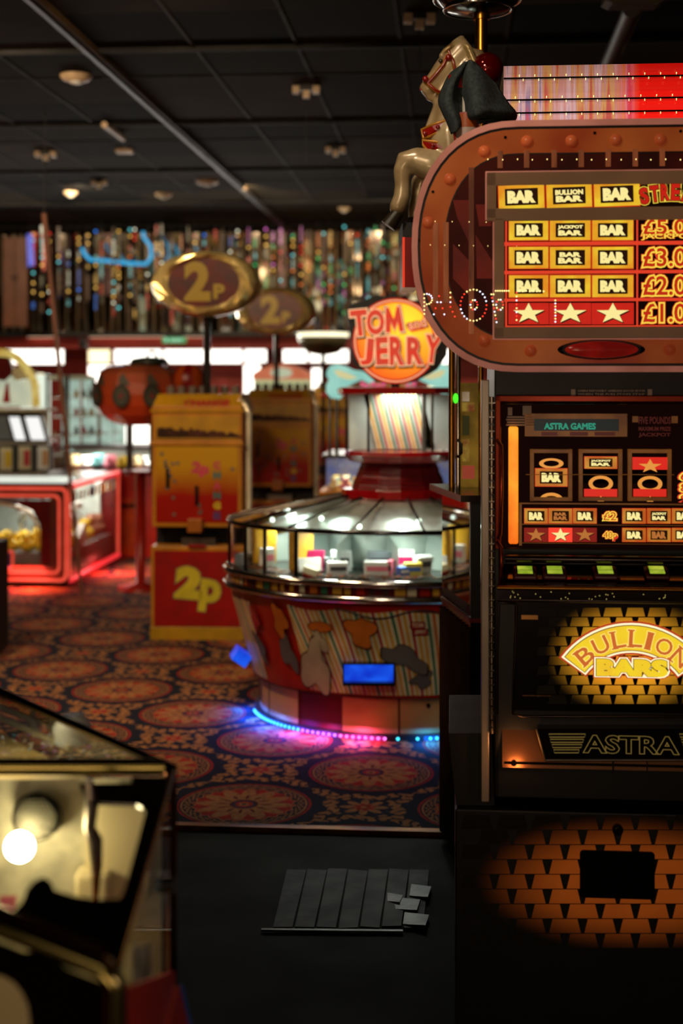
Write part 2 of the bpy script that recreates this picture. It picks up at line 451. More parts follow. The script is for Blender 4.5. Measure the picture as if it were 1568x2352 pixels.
mb = MB(); x = X0 - 2 * TW; mb.box(x - .03, x + .03, -3.4, 14.8, CEIL - .035, CEIL + .001, 'ceiling_track'); mb.box(x - .012, x + .012, -3.4, 14.8, CEIL - .05, CEIL - .03, 'black_satin')
setr(mb.build('trim_3', kind='structure'))
mb = MB()
for k in range(-5, 5):
    y = Y0 + k * 1.93; mb.box(-7.5, 4.1, y - .016, y + .016, CEIL - .022, CEIL + .001, 'black_matte')
    y2 = y + .64; mb.box(-7.5, 4.1, y2 - .006, y2 + .006, CEIL - .006, CEIL + .001, 'black_matte')
setr(mb.build('trim_4', kind='structure'))

# side walls
PM('dark_wall', (34, 18, 12), .6)
PM('red_wall', (196, 62, 50), .5, col2=(176, 52, 44), ns=2)
for nm, x0, x1 in (('wall_left', -7.6, -7.5), ('wall_right', 4.1, 4.2)):
    mb = MB(); mb.box(x0, x1, -3.5, 16.3, 0, CEIL, 'dark_wall'); setr(mb.build(nm, kind='structure'))
mb = MB(); mb.box(-7.5, 4.1, 16.1, 16.25, 0, CEIL, 'red_wall'); setr(mb.build('wall_back', kind='structure'))

# mirrored bulkhead: narrow strips, each leaning down a little differently
PM('mirror_strip', (205, 195, 180), .05, 1)
PM('strip_joint', (84, 66, 40), .35, .7)
BY = 14.8; zb, zt = 1.985, 3.1
mb = MB(); x = -7.4
mb.box(-7.5, 4.1, BY + .12, 16.1, zb - .0, zb + .04, 'dark_wall')
mb.box(-7.5, 4.1, BY + .12, BY + .16, zb, zt, 'black_satin')
while x < 3.9:
    wd = random.choice((.06, .075, .075, .09, .11))
    tl = math.radians(random.uniform(3.2, 8.2)); yw = math.radians(random.uniform(-7, 7))
    zs = [zb + .01, zb + (zt - zb) * .36, zb + (zt - zb) * .7, zt - .03]
    for k in range(3):
        tl = math.radians(random.uniform(3.0, 8.4))
        z0, z1 = zs[k], zs[k + 1] - .004
        dy = math.tan(tl) * (z1 - z0) / 2; dx = math.tan(yw) * wd / 2
        mb.quad((x, BY + dy - dx, z0), (x + wd, BY + dy + dx, z0), (x + wd, BY - dy + dx, z1), (x, BY - dy - dx, z1), 'mirror_strip')
    mb.box(x + wd, x + wd + .016, BY - .03, BY + .05, zb, zt, 'strip_joint')
    x += wd + .016
mb.box(-7.5, 4.1, BY - .05, BY + .13, zb - .045, zb, 'black_satin')
setr(mb.build('trim_5', kind='structure'))
# red fascia under the bulkhead
mb = MB(); mb.box(-7.5, 4.1, BY + .25, BY + .30, 1.82, zb - .002, 'red_wall'); setr(mb.build('trim_6', kind='structure'))
EM('strip_light', (255, 246, 205), 1.6)
mb = MB()
for a, b_ in ((64, 125), (205, 470), (690, 800)):
    x0, z = ROOM.px(a, 770, BY + .2); x1, _ = ROOM.px(b_, 770, BY + .2)
    mb.box(x0, x1, BY + .19, BY + .23, zb - .045, zb - .022, 'strip_light')
o = setr(mb.build('strip_light')); tag(o, 'pale tube lights in a line under the mirrored bulkhead at the far end', 'light')

# windows in the far wall
EM('daylight', (255, 252, 240), 2.6, base=(240, 240, 230)); EM('daylight_warm', (250, 240, 190), 1.8, base=(240, 230, 190))
WY = 16.08
wins = [(10, 148, 803, 836, 0), (203, 254, 803, 834, 1), (263, 372, 803, 834, 0), (377, 470, 803, 834, 0), (482, 556, 803, 834, 0), (562, 612, 803, 832, 0),
        (650, 705, 803, 832, 0), (711, 800, 803, 832, 0), (203, 254, 839, 866, 0), (262, 350, 972, 1026, 0), (560, 598, 838, 914, 0), (716, 746, 846, 915, 0),
        (80, 102, 858, 1085, 1), (1012, 1034, 803, 835, 0), (985, 1034, 845, 900, 1)]
for i, (a, b_, c, d, wmt) in enumerate(wins):
    x0, z1 = ROOM.px(a, c, WY); x1, z0 = ROOM.px(b_, d, WY)
    t = bpy.data.objects.new('window_%d' % (i + 1), None); COL.objects.link(t); t['kind'] = 'structure'; setr(t)
    mb = MB(); mb.box(x0, x1, WY - .0, WY + .012, z0, z1, 'daylight_warm' if wmt else 'daylight'); mb.build('pane', t)
    mb = MB(); e = .02
    mb.box(x0 - e, x1 + e, WY - .03, WY + .02, z1, z1 + e, 'red_wall'); mb.box(x0 - e, x1 + e, WY - .03, WY + .02, z0 - e, z0, 'red_wall')
    mb.box(x0 - e, x0, WY - .03, WY + .02, z0, z1, 'red_wall'); mb.box(x1, x1 + e, WY - .03, WY + .02, z0, z1, 'red_wall')
    mb.build('window_frame', t)
# ------------------------------------------------------------------ fruit machine
EM('tile_amber', (240, 205, 50), .95, (226, 140, 28), ns=14)
EM('tile_amber_dim', (214, 150, 50), .8, (196, 92, 22), ns=18)
EM('tile_edge', (214, 60, 20), .9)
EM('tile_plate', (40, 18, 8), .8, rough=.5, spec=.1)
EM('letter_pale', (250, 232, 150), 1.)
EM('letter_dim', (196, 118, 52), .8)
EM('star_red', (206, 34, 20), .95, (180, 24, 14))
EM('star_red_dim', (130, 18, 12), .9)
EM('star_red_hot', (240, 60, 40), 1.1)
EM('price_red', (196, 42, 18), .9); EM('price_yellow', (246, 214, 70), 1.)
EM('line_red', (224, 62, 36), .95)
EM('panel_dark', (22, 6, 4), .6, rough=.6, spec=.05)
EM('art_dark_red', (60, 12, 6), .7, (24, 7, 5), ns=5, rough=.5, spec=.1)
EM('art_red', (104, 20, 10), .8, (66, 12, 7), ns=6)
EM('art_post', (150, 78, 42), .8, (76, 34, 20), ns=10, stretch=(3, 1, .4))
EM('copper_band', (158, 80, 32), .42, (120, 24, 8), ns=2.6, rough=.22, base=(150, 78, 40), nlo=.42, nhi=.58)
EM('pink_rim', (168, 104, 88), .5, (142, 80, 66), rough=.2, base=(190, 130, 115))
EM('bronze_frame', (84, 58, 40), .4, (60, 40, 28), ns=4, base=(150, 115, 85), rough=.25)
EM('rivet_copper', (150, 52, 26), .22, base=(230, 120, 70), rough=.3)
PM('trim_line', (14, 7, 5), .4)
EM('neon_orange', (255, 166, 44), 1.15, (232, 104, 20), ns=9)
EM('vfd_green', (60, 200, 160), 1.0)
EM('vfd_off', (6, 26, 26), .7)
EM('tan_print', (118, 68, 22), .7, (86, 46, 16), ns=12)
EM('dark_red_print', (72, 14, 8), .7)
EM('button_green', (178, 190, 60), 1.0, (120, 150, 30), ns=40)
PM('sticker_white', (190, 170, 160), .5); PM('sticker_black', (14, 12, 12), .5)
EM('reel_ring', (230, 150, 62), .95)
PM('hinge_steel', (175, 165, 150), .3, 1, col2=(120, 105, 90), ns=30)
PM('side_chrome', (196, 186, 170), .35, .45, col2=(160, 146, 134), ns=2)
PM('glitter_black', (18, 11, 8), .12, coat=.6)
SF = Fr(.634, 3.0, YAW)
slot = thing('fruit_machine', 'tall black fruit machine with glowing amber bar symbols at the right edge', 'slot machine', SF)

def spx(px, py, ly=0.): return SF.px(px, py, ly)
def sbox(mb, px0, px1, py0, py1, y0, y1, m):
    """a box whose front face at depth y0 fills the given photo rectangle"""
    x0, z1 = spx(px0, py0, y0); x1, z0 = spx(px1, py1, y0)
    return mb.box(x0, x1, y0, y1, z0, z1, m)

# cabinet body
XL = spx(1135, 900)[0]; XR = -XL
zt_ = spx(1135, 838)[1]; zb_ = spx(1135, 1832)[1]
mb = MB()
G0, G1 = spx(1150, 925)[1], spx(1150, 1262)[1]       # opening of the reel glass
mb.box(XL, XR, .10, .62, zb_, zt_, 'black_satin')
mb.box(XL, XR, .0, .10, G0, zt_, 'black_satin')
mb.box(XL, XL + .012, .0, .10, zb_, G0, 'black_satin'); mb.box(XR - .012, XR, .0, .10, zb_, G0, 'black_satin')
zz = spx(1150, 1372)[1]
mb.box(XL, XR, .0, .10, zb_, zz, 'black_satin')
mb.box(XL, XR, .03, .10, zz, G1, 'black_satin')
mb.build('cabinet', slot, bevel=.003)
# chrome side strip and piano hinge on the left
xa = spx(1105, 900)[0]; xh = spx(1123, 900)[0]
mb = MB(); mb.box(xa, xh, .0, .05, spx(0, 1815)[1], spx(0, 872)[1], 'side_chrome'); mb.build('side_strip', slot, 'silver side strip of the door', bevel=.002)
mb = MB(); z = spx(0, 910)[1]; zend = spx(0, 1648)[1]; k = 0
while z > zend:
    mb.cyl((xh + .0055, -.004, z), (xh + .0055, -.004, z - .0125), .0052, 'hinge_steel', n=8)
    mb.box(xh, xh + .011, -.001, .01, z - .0145, z, 'black_satin' if k % 2 else 'hinge_steel')
    z -= .0155; k += 1
mb.build('piano_hinge', slot, 'steel piano hinge down the door edge')
# copper coloured surround of the reel glass
mb = MB()
PM('copper_trim', (168, 66, 34), .2, .8, col2=(120, 40, 22), ns=4)
sbox(mb, 1137, 1800, 908, 924, -.012, .06, 'copper_trim'); sbox(mb, 1137, 1150, 908, 1262, -.012, .06, 'copper_trim')
sbox(mb, 1760, 1776, 908, 1262, -.012, .06, 'copper_trim')
sbox(mb, 1150, 1760, 924, 929, -.006, .06, 'chrome')
mb.build('glass_surround', slot, 'copper coloured surround of the reel glass', bevel=.003)
mb = MB()
for a, b_ in ((1065, 1240), (1245, 1420)):
    x0, z0 = spx(1141, 1010 if a == 1065 else 1242); x1, z1 = spx(1153, 1235 if a == 1065 else 1345)
    mb.tube([(x0, -.02, z0), (x0 + .008, -.028, z0 - .012), (x0 + .009, -.028, (z0 + z1) / 2), (x0 + .006, -.024, z1 + .01), (x0 + .002, -.016, z1)], .004, 'copper_trim')
mb.build('edge_pull', slot)

# reel glass panel (recessed artwork)
RY = .045
mb = MB(); sbox(mb, 1148, 1765, 922, 1265, RY, RY + .02, 'panel_dark'); glassart = mb.build('reel_glass', slot)
mb = MB(); sbox(mb, 1205, 1440, 950, 1003, RY - .004, RY, 'tan_print'); sbox(mb, 1226, 1421, 962, 990, RY - .006, RY - .002, 'vfd_off')
for a, b_ in ((1243, 1280), (1308, 1350), (1365, 1412)): sbox(mb, a, b_, 992, 1001, RY - .0055, RY - .002, 'dark_red_print')
mb.build('display_frame', slot, 'tan frame of the text display')
def stext(mb, t, px0, px1, py0, py1, ly, layers, **k):
    x0, z1 = spx(px0, py0, ly); x1, z0 = spx(px1, py1, ly)
    mb.text(t, (x0 + x1) / 2, (z0 + z1) / 2, x1 - x0, z1 - z0, ly, layers, **k)
mb = MB(); stext(mb, 'ASTRA GAMES', 1250, 1367, 972, 986, RY - .008, [(.0, 'vfd_green')], outline=.018); mb.build('display_lettering', slot, 'green glowing display lettering')
mb = MB(); sbox(mb, 1452, 1465, 956, 970, RY - .003, RY, 'tan_print'); sbox(mb, 1542, 1556, 956, 972, RY - .003, RY, 'tan_print')
stext(mb, 'FIVE POUNDS', 1466, 1540, 957, 974, RY - .003, [(.03, 'dark_red_print')])
stext(mb, 'MAXIMUM PRIZE', 1466, 1540, 980, 990, RY - .003, [(.03, 'dark_red_print')])
stext(mb, 'JACKPOT', 1466, 1540, 994, 1005, RY - .003, [(.03, 'dark_red_print')])
mb.build('prize_notice', slot)
mb = MB(); sbox(mb, 1166, 1176, 936, 954, RY - .004, RY, 'sticker_white'); sbox(mb, 1200, 1220, 932, 954, RY - .004, RY, 'sticker_white')
for i, (a, b_) in enumerate(((1164, 1222), (1162, 1224), (1164, 1226), (1162, 1228))): sbox(mb, a, b_, 956 + i * 6, 960 + i * 6, RY - .004, RY, 'sticker_white')
mb.build('glass_sticker', slot, 'pale striped sticker in the corner of the glass')
mb = MB(); sbox(mb, 1168, 1190, 980, 1250, RY - .02, RY, 'neon_orange'); mb.build('light_strip', slot, 'glowing orange vertical light strip', bevel=.004)

# rating sticker
mb = MB(); sbox(mb, 1310, 1498, 893, 910, -.002, .0, 'sticker_black'); sbox(mb, 1311, 1321, 894, 909, -.003, 0, 'sticker_white'); sbox(mb, 1487, 1497, 894, 909, -.003, 0, 'sticker_white')
stext(mb, 'GAMBLE RESPONSIBLY. GAMBLING SHOULD BE FUN', 1326, 1480, 895, 900, -.003, [(.02, 'sticker_white')], res=1)
stext(mb, 'WHEN THE FUN STOPS STOP', 1326, 1480, 903, 908, -.003, [(.02, 'sticker_white')], res=1)
mb.build('advice_sticker', slot, 'black advice sticker with two lines of white text')

def tile(mb, px0, px1, py0, py1, ly, kind, dim=False, slope=0, hot=False):
    """one backlit symbol tile; slope tilts the artwork"""
    x0, z1 = spx(px0, py0, ly); x1, z0 = spx(px1, py1, ly)
    w_, h_ = x1 - x0, z1 - z0; cx_, cz_ = (x0 + x1) / 2, (z0 + z1) / 2
    S = Matrix.Identity(4)
    if slope:
        S = Matrix.Translation((cx_, 0, cz_)) @ Matrix.Rotation(-slope, 4, 'Y') @ Matrix.Translation((-cx_, 0, -cz_))
    old = mb.X; mb.X = S
    def r(k, kz, y, m): mb.box(cx_ - w_ / 2 * k, cx_ + w_ / 2 * k, y - .0015, y, cz_ - h_ / 2 * kz, cz_ + h_ / 2 * kz, m)
    if kind == 'STAR':
        r(1, 1, ly, 'star_red_hot' if hot else ('star_red_dim' if dim else 'star_red'))
        mb.prism([(x + w_ * .02, z - h_ * .03) for x, z in star(cx_, cz_ - h_ * .02, w_ * .42, .4, .95 * h_ / w_ * 1.3)], ly - .003, ly - .0015, 'tile_plate')
        mb.prism(star(cx_, cz_, w_ * .40, .4, .95 * h_ / w_ * 1.3), ly - .005, ly - .003, 'letter_dim' if dim else 'letter_pale')
    else:
        r(1, 1, ly, 'tile_edge'); r(.965, .93, ly - .0012, 'tile_amber_dim' if dim else 'tile_amber')
        r(.70, .66, ly - .0024, 'tile_plate')
        lm = 'letter_dim' if dim == 2 else 'letter_pale'
        if '/' in kind:
            a, b_ = kind.split('/')
            mb.text(a, cx_, cz_ + h_ * .13, w_ * (.52 if len(a) == 3 else .60), h_ * .21, ly - .004, [(.06, lm)], res=2)
            mb.text(b_, cx_, cz_ - h_ * .13, w_ * .58, h_ * .25, ly - .004, [(.065, lm)], res=2)
        else:
            mb.text(kind, cx_, cz_, w_ * .60, h_ * .50, ly - .004, [(.078, lm)], res=2)
    mb.X = old
    return mb

# feature rows under the reels
mb = MB(); 
sbox(mb, 1192, 1770, 1155, 1162, RY - .008, RY, 'tan_print'); sbox(mb, 1192, 1770, 1205, 1209, RY - .008, RY, 'tan_print'); sbox(mb, 1192, 1770, 1247, 1253, RY - .008, RY, 'tan_print')
sbox(mb, 1192, 1198, 1155, 1253, RY - .008, RY, 'tan_print')
mb.build('feature_frame', slot, 'bronze frame round the small symbol rows')
row1 = [('BAR', 0), ('BAR/BAR', 2), ('BAR', 0), None, ('BAR', 0), ('JACKPOT/BAR', 0), ('BAR', 0), ('BAR', 1), ('BAR', 0)]
row2 = [('STAR', 1), ('STAR', 0), ('STAR', 1), None, ('BAR', 0), ('BAR', 2), ('BAR', 0), ('STAR', 1), ('BAR', 0)]
xs = [(1203, 1258), (1259, 1314), (1315, 1370), (1374, 1424), (1428, 1483), (1485, 1540), (1542, 1597), (1600, 1655), (1657, 1712)]
for ri, row in enumerate((row1, row2)):
    for (a, b_), c in zip(xs, row):
        y0, y1 = ((1167, 1203), (1212, 1245))[ri]
        if c: 
            mb = MB(); tile(mb, a, b_, y0, y1, RY - .002, c[0], dim=c[1] or (c[0] != 'STAR'), hot=(c[0] == 'STAR' and not c[1])); mb.build('feature_tile', slot)
for t_, (a, b_, c, d) in (('£2', (1380, 1420, 1171, 1200)), ('40p', (1380, 1422, 1216, 1246))):
    mb = MB(); stext(mb, t_, a + 5, b_ - 5, c + 5, d - 5, RY - .004, [(.12, 'line_red'), (.08, 'price_yellow'), (.0, 'price_red')]); mb.build('prize_value', slot)
mb = MB()
for i, t_ in enumerate(('6', '8', '9')): stext(mb, t_, 1562, 1584, 1084 + i * 26, 1104 + i * 26, RY - .004, [(.14, 'line_red'), (.08, 'price_yellow'), (.0, 'price_red')])
mb.build('number_column', slot, 'column of yellow and red numbers')

# reels
def ring2(mb, cx_, cz_, rx, rz, kx, kz, y, m, a0=0, a1=2 * PI, n=28):
    A = [(cx_ + rx * math.cos(a0 + (a1 - a0) * i / n), y, cz_ + rz * math.sin(a0 + (a1 - a0) * i / n)) for i in range(n + 1)]
    B = [(cx_ + kx * math.cos(a0 + (a1 - a0) * i / n), y, cz_ + kz * math.sin(a0 + (a1 - a0) * i / n)) for i in range(n + 1)]
    mb.ringstrip(A, B, m, closed=False)
PX = 1050.
PM('reel_black', (12, 6, 4), .6, spec=.05)
EM('reel_star_ground', (214, 34, 22), 1.)
for k, (a, b_, syms) in enumerate(((1217, 1314, 'oBO'), (1329, 1429, 'Jos'), (1442, 1542, 'Sos'), (1655, 1752, 'oBo'))):
    # bronze window frame
    mb = MB()
    sbox(mb, a, b_, 1032, 1041, RY - .01, RY + .004, 'tan_print'); sbox(mb, a, b_, 1142, 1151, RY - .01, RY + .004, 'tan_print')
    sbox(mb, a, a + 9, 1032, 1151, RY - .01, RY + .004, 'tan_print'); sbox(mb, b_ - 9, b_, 1032, 1151, RY - .01, RY + .004, 'tan_print')
    sbox(mb, a - 10, b_ + 6, 1089, 1091.5, RY - .011, RY - .0095, 'tan_print')
    fr_ = mb.build('reel_window', slot, 'bronze framed reel window', bevel=.001)
    mb = MB(); y = RY - .001
    x0, zt1 = spx(a + 9, 1041, y); x1, zb1 = spx(b_ - 9, 1142, y)
    rings = [[(xx, y + .0 + .006 * (abs(2 * j / 8 - 1)) ** 2, zb1 + (zt1 - zb1) * j / 8) for xx in (x0, x1)] for j in range(9)]
    mb.loft(rings, 'reel_black', closed=False)
    cx_ = (x0 + x1) / 2
    def rz_(py): return spx(0, py, y)[1]
    if syms[0] == 'o': ring2(mb, cx_, rz_(1058), .027, .0115, .017, .0065, y - .002, 'reel_ring')
    if syms[0] == 'J': tile(mb, a + 12, b_ - 12, 1048, 1077, y - .002, 'JACKPOT/BAR', dim=1)
    if syms[0] == 'S':
        sbox(mb, a + 10, b_ - 10, 1050, 1079, y - .003, y - .001, 'reel_star_ground'); mb.prism(star(cx_, rz_(1063), .026, .4, .62), y - .005, y - .003, 'reel_ring')
    if syms[1] == 'B': tile(mb, a + 11, b_ - 11, 1075, 1118, y - .002, 'BAR', dim=1)
    else: ring2(mb, cx_, rz_(1102), .027, .0175, .018, .0105, y - .002, 'reel_ring'); ring2(mb, cx_, rz_(1087), .0135, .002, 0, 0, y - .003, 'reel_ring')
    if syms[2] in 'Oo': ring2(mb, cx_, rz_(1141), .027, .018, .019, .011, y - .002, 'reel_ring', 0, PI)
    if syms[2] == 's':
        sbox(mb, a + 12, b_ - 12, 1123, 1141, y - .003, y - .001, 'reel_star_ground')
        mb.prism([(cx_ - .007, rz_(1141)), (cx_ + .007, rz_(1141)), (cx_, rz_(1129))], y - .005, y - .003, 'reel_ring')
    mb.build('reel', fr_)

# chrome rail, button shelf
mb = MB()
x0, z0 = spx(1160, 1283, -.012); mb.cyl((x0, -.012, z0), (-x0, -.012, z0), .0085, 'dark_chrome'); mb.build('rail', slot, 'chrome rail above the buttons')
PM('shelf_gloss', (20, 9, 6), .1, coat=.8)
zA = spx(1150, 1296, .02)[1]; yB = -.085; zB = spx(1150, 1350, yB)[1]; x0 = XL + .012
mb = MB(); mb.add([(x0, .03, zA), (-x0, .03, zA), (-x0, yB, zB), (x0, yB, zB), (x0, .03, zz), (-x0, .03, zz), (-x0, yB, zB - .012), (x0, yB, zB - .012)],
    [(3, 2, 1, 0), (4, 5, 6, 7), (0, 4, 7, 3), (1, 2, 6, 5), (2, 3, 7, 6), (0, 1, 5, 4)], 'shelf_gloss'); mb.build('button_shelf', slot, 'glossy black sloping button shelf')
mb = MB(); mb.cyl((XL + .004, yB, zB), (-XL, yB, zB), .0045, 'brass'); mb.box(XL + .004, -XL, yB - .004, yB + .01, zB - .024, zB - .004, 'glitter_black')
mb.cyl((XL + .004, yB + .002, zB - .026), (-XL, yB + .002, zB - .026), .004, 'dark_chrome')
mb.build('shelf_lip', slot, 'chrome and black front lip of the shelf')
EM('sparkle', (255, 226, 120), 1.2)
mb = MB(); random.seed(5)
for i in range(46): mb.obox((XL + .03 + random.random() * .6, yB - .005, zB - .006 - random.random() * .016), .0009, .001, .0012, 'sparkle')
mb.build('sparkle_dots', slot, 'scatter of tiny golden glints along the lip', kind='stuff')
sl = math.atan2(zA - zB, .02 - yB)
def onshelf(px, py):
    d = Vector(((px - 784) / FPX, 1.0, -(py - HOR) / FPX)); o = SF.Ri @ (CAM - SF.o); d = SF.Ri @ d
    n = Vector((0, -math.sin(sl), math.cos(sl))); q = Vector((0, yB, zB)); t = (q - o).dot(n) / d.dot(n); return o + d * t
for k, px in enumerate((1205, 1273, 1389, 1507, 1600, 1680)):
    p = onshelf(px, 1321)
    mb = MB(); R = Matrix.Translation(p) @ Matrix.Rotation(sl, 4, 'X')
    mb.X = R; mb.box(-.026, .026, -.026, .026, 0, .010, 'maroon'); b0 = mb.build('button', slot, 'dark red square button with a green lit face', bevel=.004)
    mb = MB(); mb.X = R; mb.box(-.019, .019, -.019, .019, .0101, .0125, 'black_gloss'); mb.box(-.016, .016, .001, .017, .0125, .0135, 'button_green'); mb.box(-.016, .016, -.017, -.003, .0125, .0135, 'button_green')
    mb.build('lit_face', b0)

# belly door
mb = MB(); sbox(mb, 1181, 1745, 1380, 1642, -.004, .004, 'black_gloss'); mb.build('belly_glass', slot, 'black belly glass')
mb = MB()
def chan(mb, pts, r, m, ly, closed=False): mb.tube([(*((lambda q: (q[0], ly, q[1]))(spx(a, b_, ly))),) for a, b_ in pts], r, m, closed=closed)
chan(mb, [(1145, 1384), (1183, 1386), (1186, 1392), (1180, 1560), (1178, 1640), (1200, 1646), (1760, 1646)], .0028, 'dark_chrome', -.006)
chan(mb, [(1146, 1384), (1142, 1500), (1142, 1640)], .002, 'dark_chrome', -.006)
mb.build('bezel', slot, 'thin chrome bezel of the belly glass')
# printed gold bars fading out from the badge, lit from behind
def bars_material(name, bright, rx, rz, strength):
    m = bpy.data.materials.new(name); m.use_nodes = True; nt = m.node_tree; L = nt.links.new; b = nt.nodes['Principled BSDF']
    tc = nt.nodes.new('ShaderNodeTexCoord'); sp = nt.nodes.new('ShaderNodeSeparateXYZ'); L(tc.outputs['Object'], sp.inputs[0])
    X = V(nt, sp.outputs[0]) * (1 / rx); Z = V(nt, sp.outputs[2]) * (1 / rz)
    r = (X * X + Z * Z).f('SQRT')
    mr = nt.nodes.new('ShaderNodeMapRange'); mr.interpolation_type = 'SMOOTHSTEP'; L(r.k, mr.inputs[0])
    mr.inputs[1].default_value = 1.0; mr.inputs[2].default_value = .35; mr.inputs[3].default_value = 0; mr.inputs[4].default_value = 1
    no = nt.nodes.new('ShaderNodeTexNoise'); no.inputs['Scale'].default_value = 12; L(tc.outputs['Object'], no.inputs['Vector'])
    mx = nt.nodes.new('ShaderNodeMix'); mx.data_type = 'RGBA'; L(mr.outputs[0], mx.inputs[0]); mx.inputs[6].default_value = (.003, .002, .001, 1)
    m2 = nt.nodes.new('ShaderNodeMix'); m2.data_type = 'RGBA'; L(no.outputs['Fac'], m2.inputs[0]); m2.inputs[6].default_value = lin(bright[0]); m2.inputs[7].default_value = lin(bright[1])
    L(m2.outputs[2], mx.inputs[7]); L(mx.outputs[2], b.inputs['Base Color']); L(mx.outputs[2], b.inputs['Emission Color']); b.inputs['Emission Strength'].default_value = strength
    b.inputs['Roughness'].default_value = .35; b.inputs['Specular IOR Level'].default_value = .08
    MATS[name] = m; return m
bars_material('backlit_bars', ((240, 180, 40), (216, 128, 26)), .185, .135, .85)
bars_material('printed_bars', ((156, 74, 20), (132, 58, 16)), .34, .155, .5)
def bars(px0, px1, rows, pitch, rowh, y, m, parent, name, cpx, label, wt, wb):
    c = spx(cpx[0], cpx[1], y); mb = MB()
    for j, py in enumerate(rows):
        off = (j % 2) * pitch / 2; px = px0 + off - pitch
        while px < px1:
            a, b_ = px, px + pitch
            P_ = [(a + wt, py), (b_ - wt, py), (b_ - wb, py + rowh - 1), (a + wb, py + rowh - 1)]
            q = [spx(u, v_, y) for u, v_ in P_]
            mb.quad(*[(u - c[0], 0, v_ - c[1]) for u, v_ in q[::-1]], m)
            # thin top facet of the bar
            q = [spx(u, v_, y) for u, v_ in ((a + wt + 3, py - 2.5), (b_ - wt - 3, py - 2.5), (b_ - wt - 1, py), (a + wt + 1, py))]
            px += pitch
    o = mb.build(name, parent, label); o.location = (c[0], y, c[1]); return o
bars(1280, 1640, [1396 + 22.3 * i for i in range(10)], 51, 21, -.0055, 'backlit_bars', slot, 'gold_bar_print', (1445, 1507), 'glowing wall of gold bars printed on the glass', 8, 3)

# arched badge
def arc_outline(cx_, cz_, r0, r1, a, n=20, cut=.0):
    top = [(cx_ + r1 * math.sin(-a + 2 * a * i / n), cz_ + r1 * math.cos(-a + 2 * a * i / n)) for i in range(n + 1)]
    bot = [(cx_ + r0 * math.sin(a - 2 * a * i / n), cz_ + r0 * math.cos(a - 2 * a * i / n)) for i in range(n + 1)]
    return top + bot
EM('badge_red', (190, 66, 30), .9); EM('badge_white', (255, 236, 190), 1.15); EM('badge_yellow', (244, 214, 40), 1., (238, 186, 44), ns=12); EM('badge_dark', (70, 42, 10), .9)
EM('badge_letter', (206, 104, 44), .95); EM('badge_letter_edge', (255, 226, 110), 1.0)
ly = -.007
bcx, btop = spx(1450, 1432, ly); bl, bz = spx(1283, 1520, ly); bl2, bz2 = spx(1322, 1550, ly)
R1 = ((bcx - bl) ** 2 + (btop - bz) ** 2) / (2 * (btop - bz)) * 1.0
bcz = btop - R1; aa = math.asin(min(.98, (bcx - bl) / R1)) * .93; TH = .062
mb = MB()
for k, (g, m_) in enumerate(((.0055, 'badge_red'), (.0015, 'badge_white'), (-.0028, 'badge_dark'), (-.0045, 'badge_yellow'))):
    mb.prism(arc_outline(bcx, bcz, R1 - TH - g, R1 + g, aa + g / R1), ly - .001 * (k + 1), ly - .001 * k, m_)
badge = mb.build('badge_arch', slot, 'arched yellow badge with white and red outline')
mb = MB(); word = 'BULLION'; rm = R1 - TH * .52; gaps = [-.80, -.50, -.21, .06, .27, .52, .82]
lw = [.034, .034, .029, .029, .013, .036, .034]
for ch, u, w_ in zip(word, gaps, lw):
    ang = u * aa * .96
    for L_ in ([(.05, 'badge_letter_edge')], [(.012, 'badge_letter')]):
        yy = ly - (.0048 if L_[0][1].endswith('edge') else .0056)
        g = .004 if L_[0][1].endswith('edge') else 0
        mb.text(ch, bcx + rm * math.sin(ang), bcz + rm * math.cos(ang), w_ + g, .036 + g, yy, L_, rot=-ang)
        c, s_ = math.cos(-ang), math.sin(-ang)          # slab serifs
        for zz_ in (-.018, .018):
            if ch in 'BLIN' and not (ch == 'L' and 0):
                sx_ = -w_ * .36 if ch in 'BLN' else 0
                X_, Z_ = sx_, zz_; 
                cxx, czz = bcx + rm * math.sin(ang) + X_ * c - Z_ * s_, bcz + rm * math.cos(ang) + X_ * s_ + Z_ * c
                mb.obox((cxx, yy, czz), .015 + g, .0004, .003 + g, L_[0][1], ry=ang)
mb.build('badge_word', badge, 'orange word BULLION set along the arch')
mb = MB(); stext(mb, 'BARS', 1369, 1533, 1512, 1555, ly - .009, [(.19, 'badge_red'), (.15, 'badge_white'), (.10, 'badge_dark'), (.078, 'badge_yellow')], step=.001)
mb.build('badge_name', badge, 'fat yellow word BARS outlined in white')
mb = MB(); stext(mb, 'www.astra-games.com', 1199, 1265, 1596, 1601, -.0055, [(.0, 'tan_print')], res=1); sbox(mb, 1197, 1235, 1413, 1423, -.006, -.004, 'tan_print'); mb.build('small_print', slot)

# maker's panel and coin tray
PM('tray_metal', (150, 104, 62), .3, .6, col2=(128, 84, 50), ns=3)
mb = MB()
x0, z1 = spx(1153, 1678, -.01); x1, z0 = spx(1745, 1770, -.01)
mb.add([(x0, 0, z1), (-x0, 0, z1), (-x0, -.03, z0), (x0, -.03, z0), (x0, 0, z0), (-x0, 0, z0)], [(0, 3, 2, 1), (0, 4, 3), (1, 2, 5), (3, 4, 5, 2)], 'tray_metal'); mb.build('coin_tray', slot, 'brushed bronze coin tray front')
mb = MB(); yy = -.034
pts = [spx(a, b_, yy) for a, b_ in ((1234, 1674), (1664, 1674), (1648, 1744), (1253, 1744))]
mb.prism(pts, yy, yy + .03, 'black_gloss'); mb.build('name_plaque', slot, 'black plaque with outlined maker name', bevel=.002)
mb = MB()
for a, b_ in (((1232, 1674), (1252, 1746)), ((1252, 1746), (1650, 1746))): 
    p, q = spx(*a, yy), spx(*b_, yy); mb.cyl((p[0], yy, p[1]), (q[0], yy, q[1]), .003, 'brushed')
mb.build('plaque_edge', slot)
EM('gold_line', (142, 116, 58), .55)
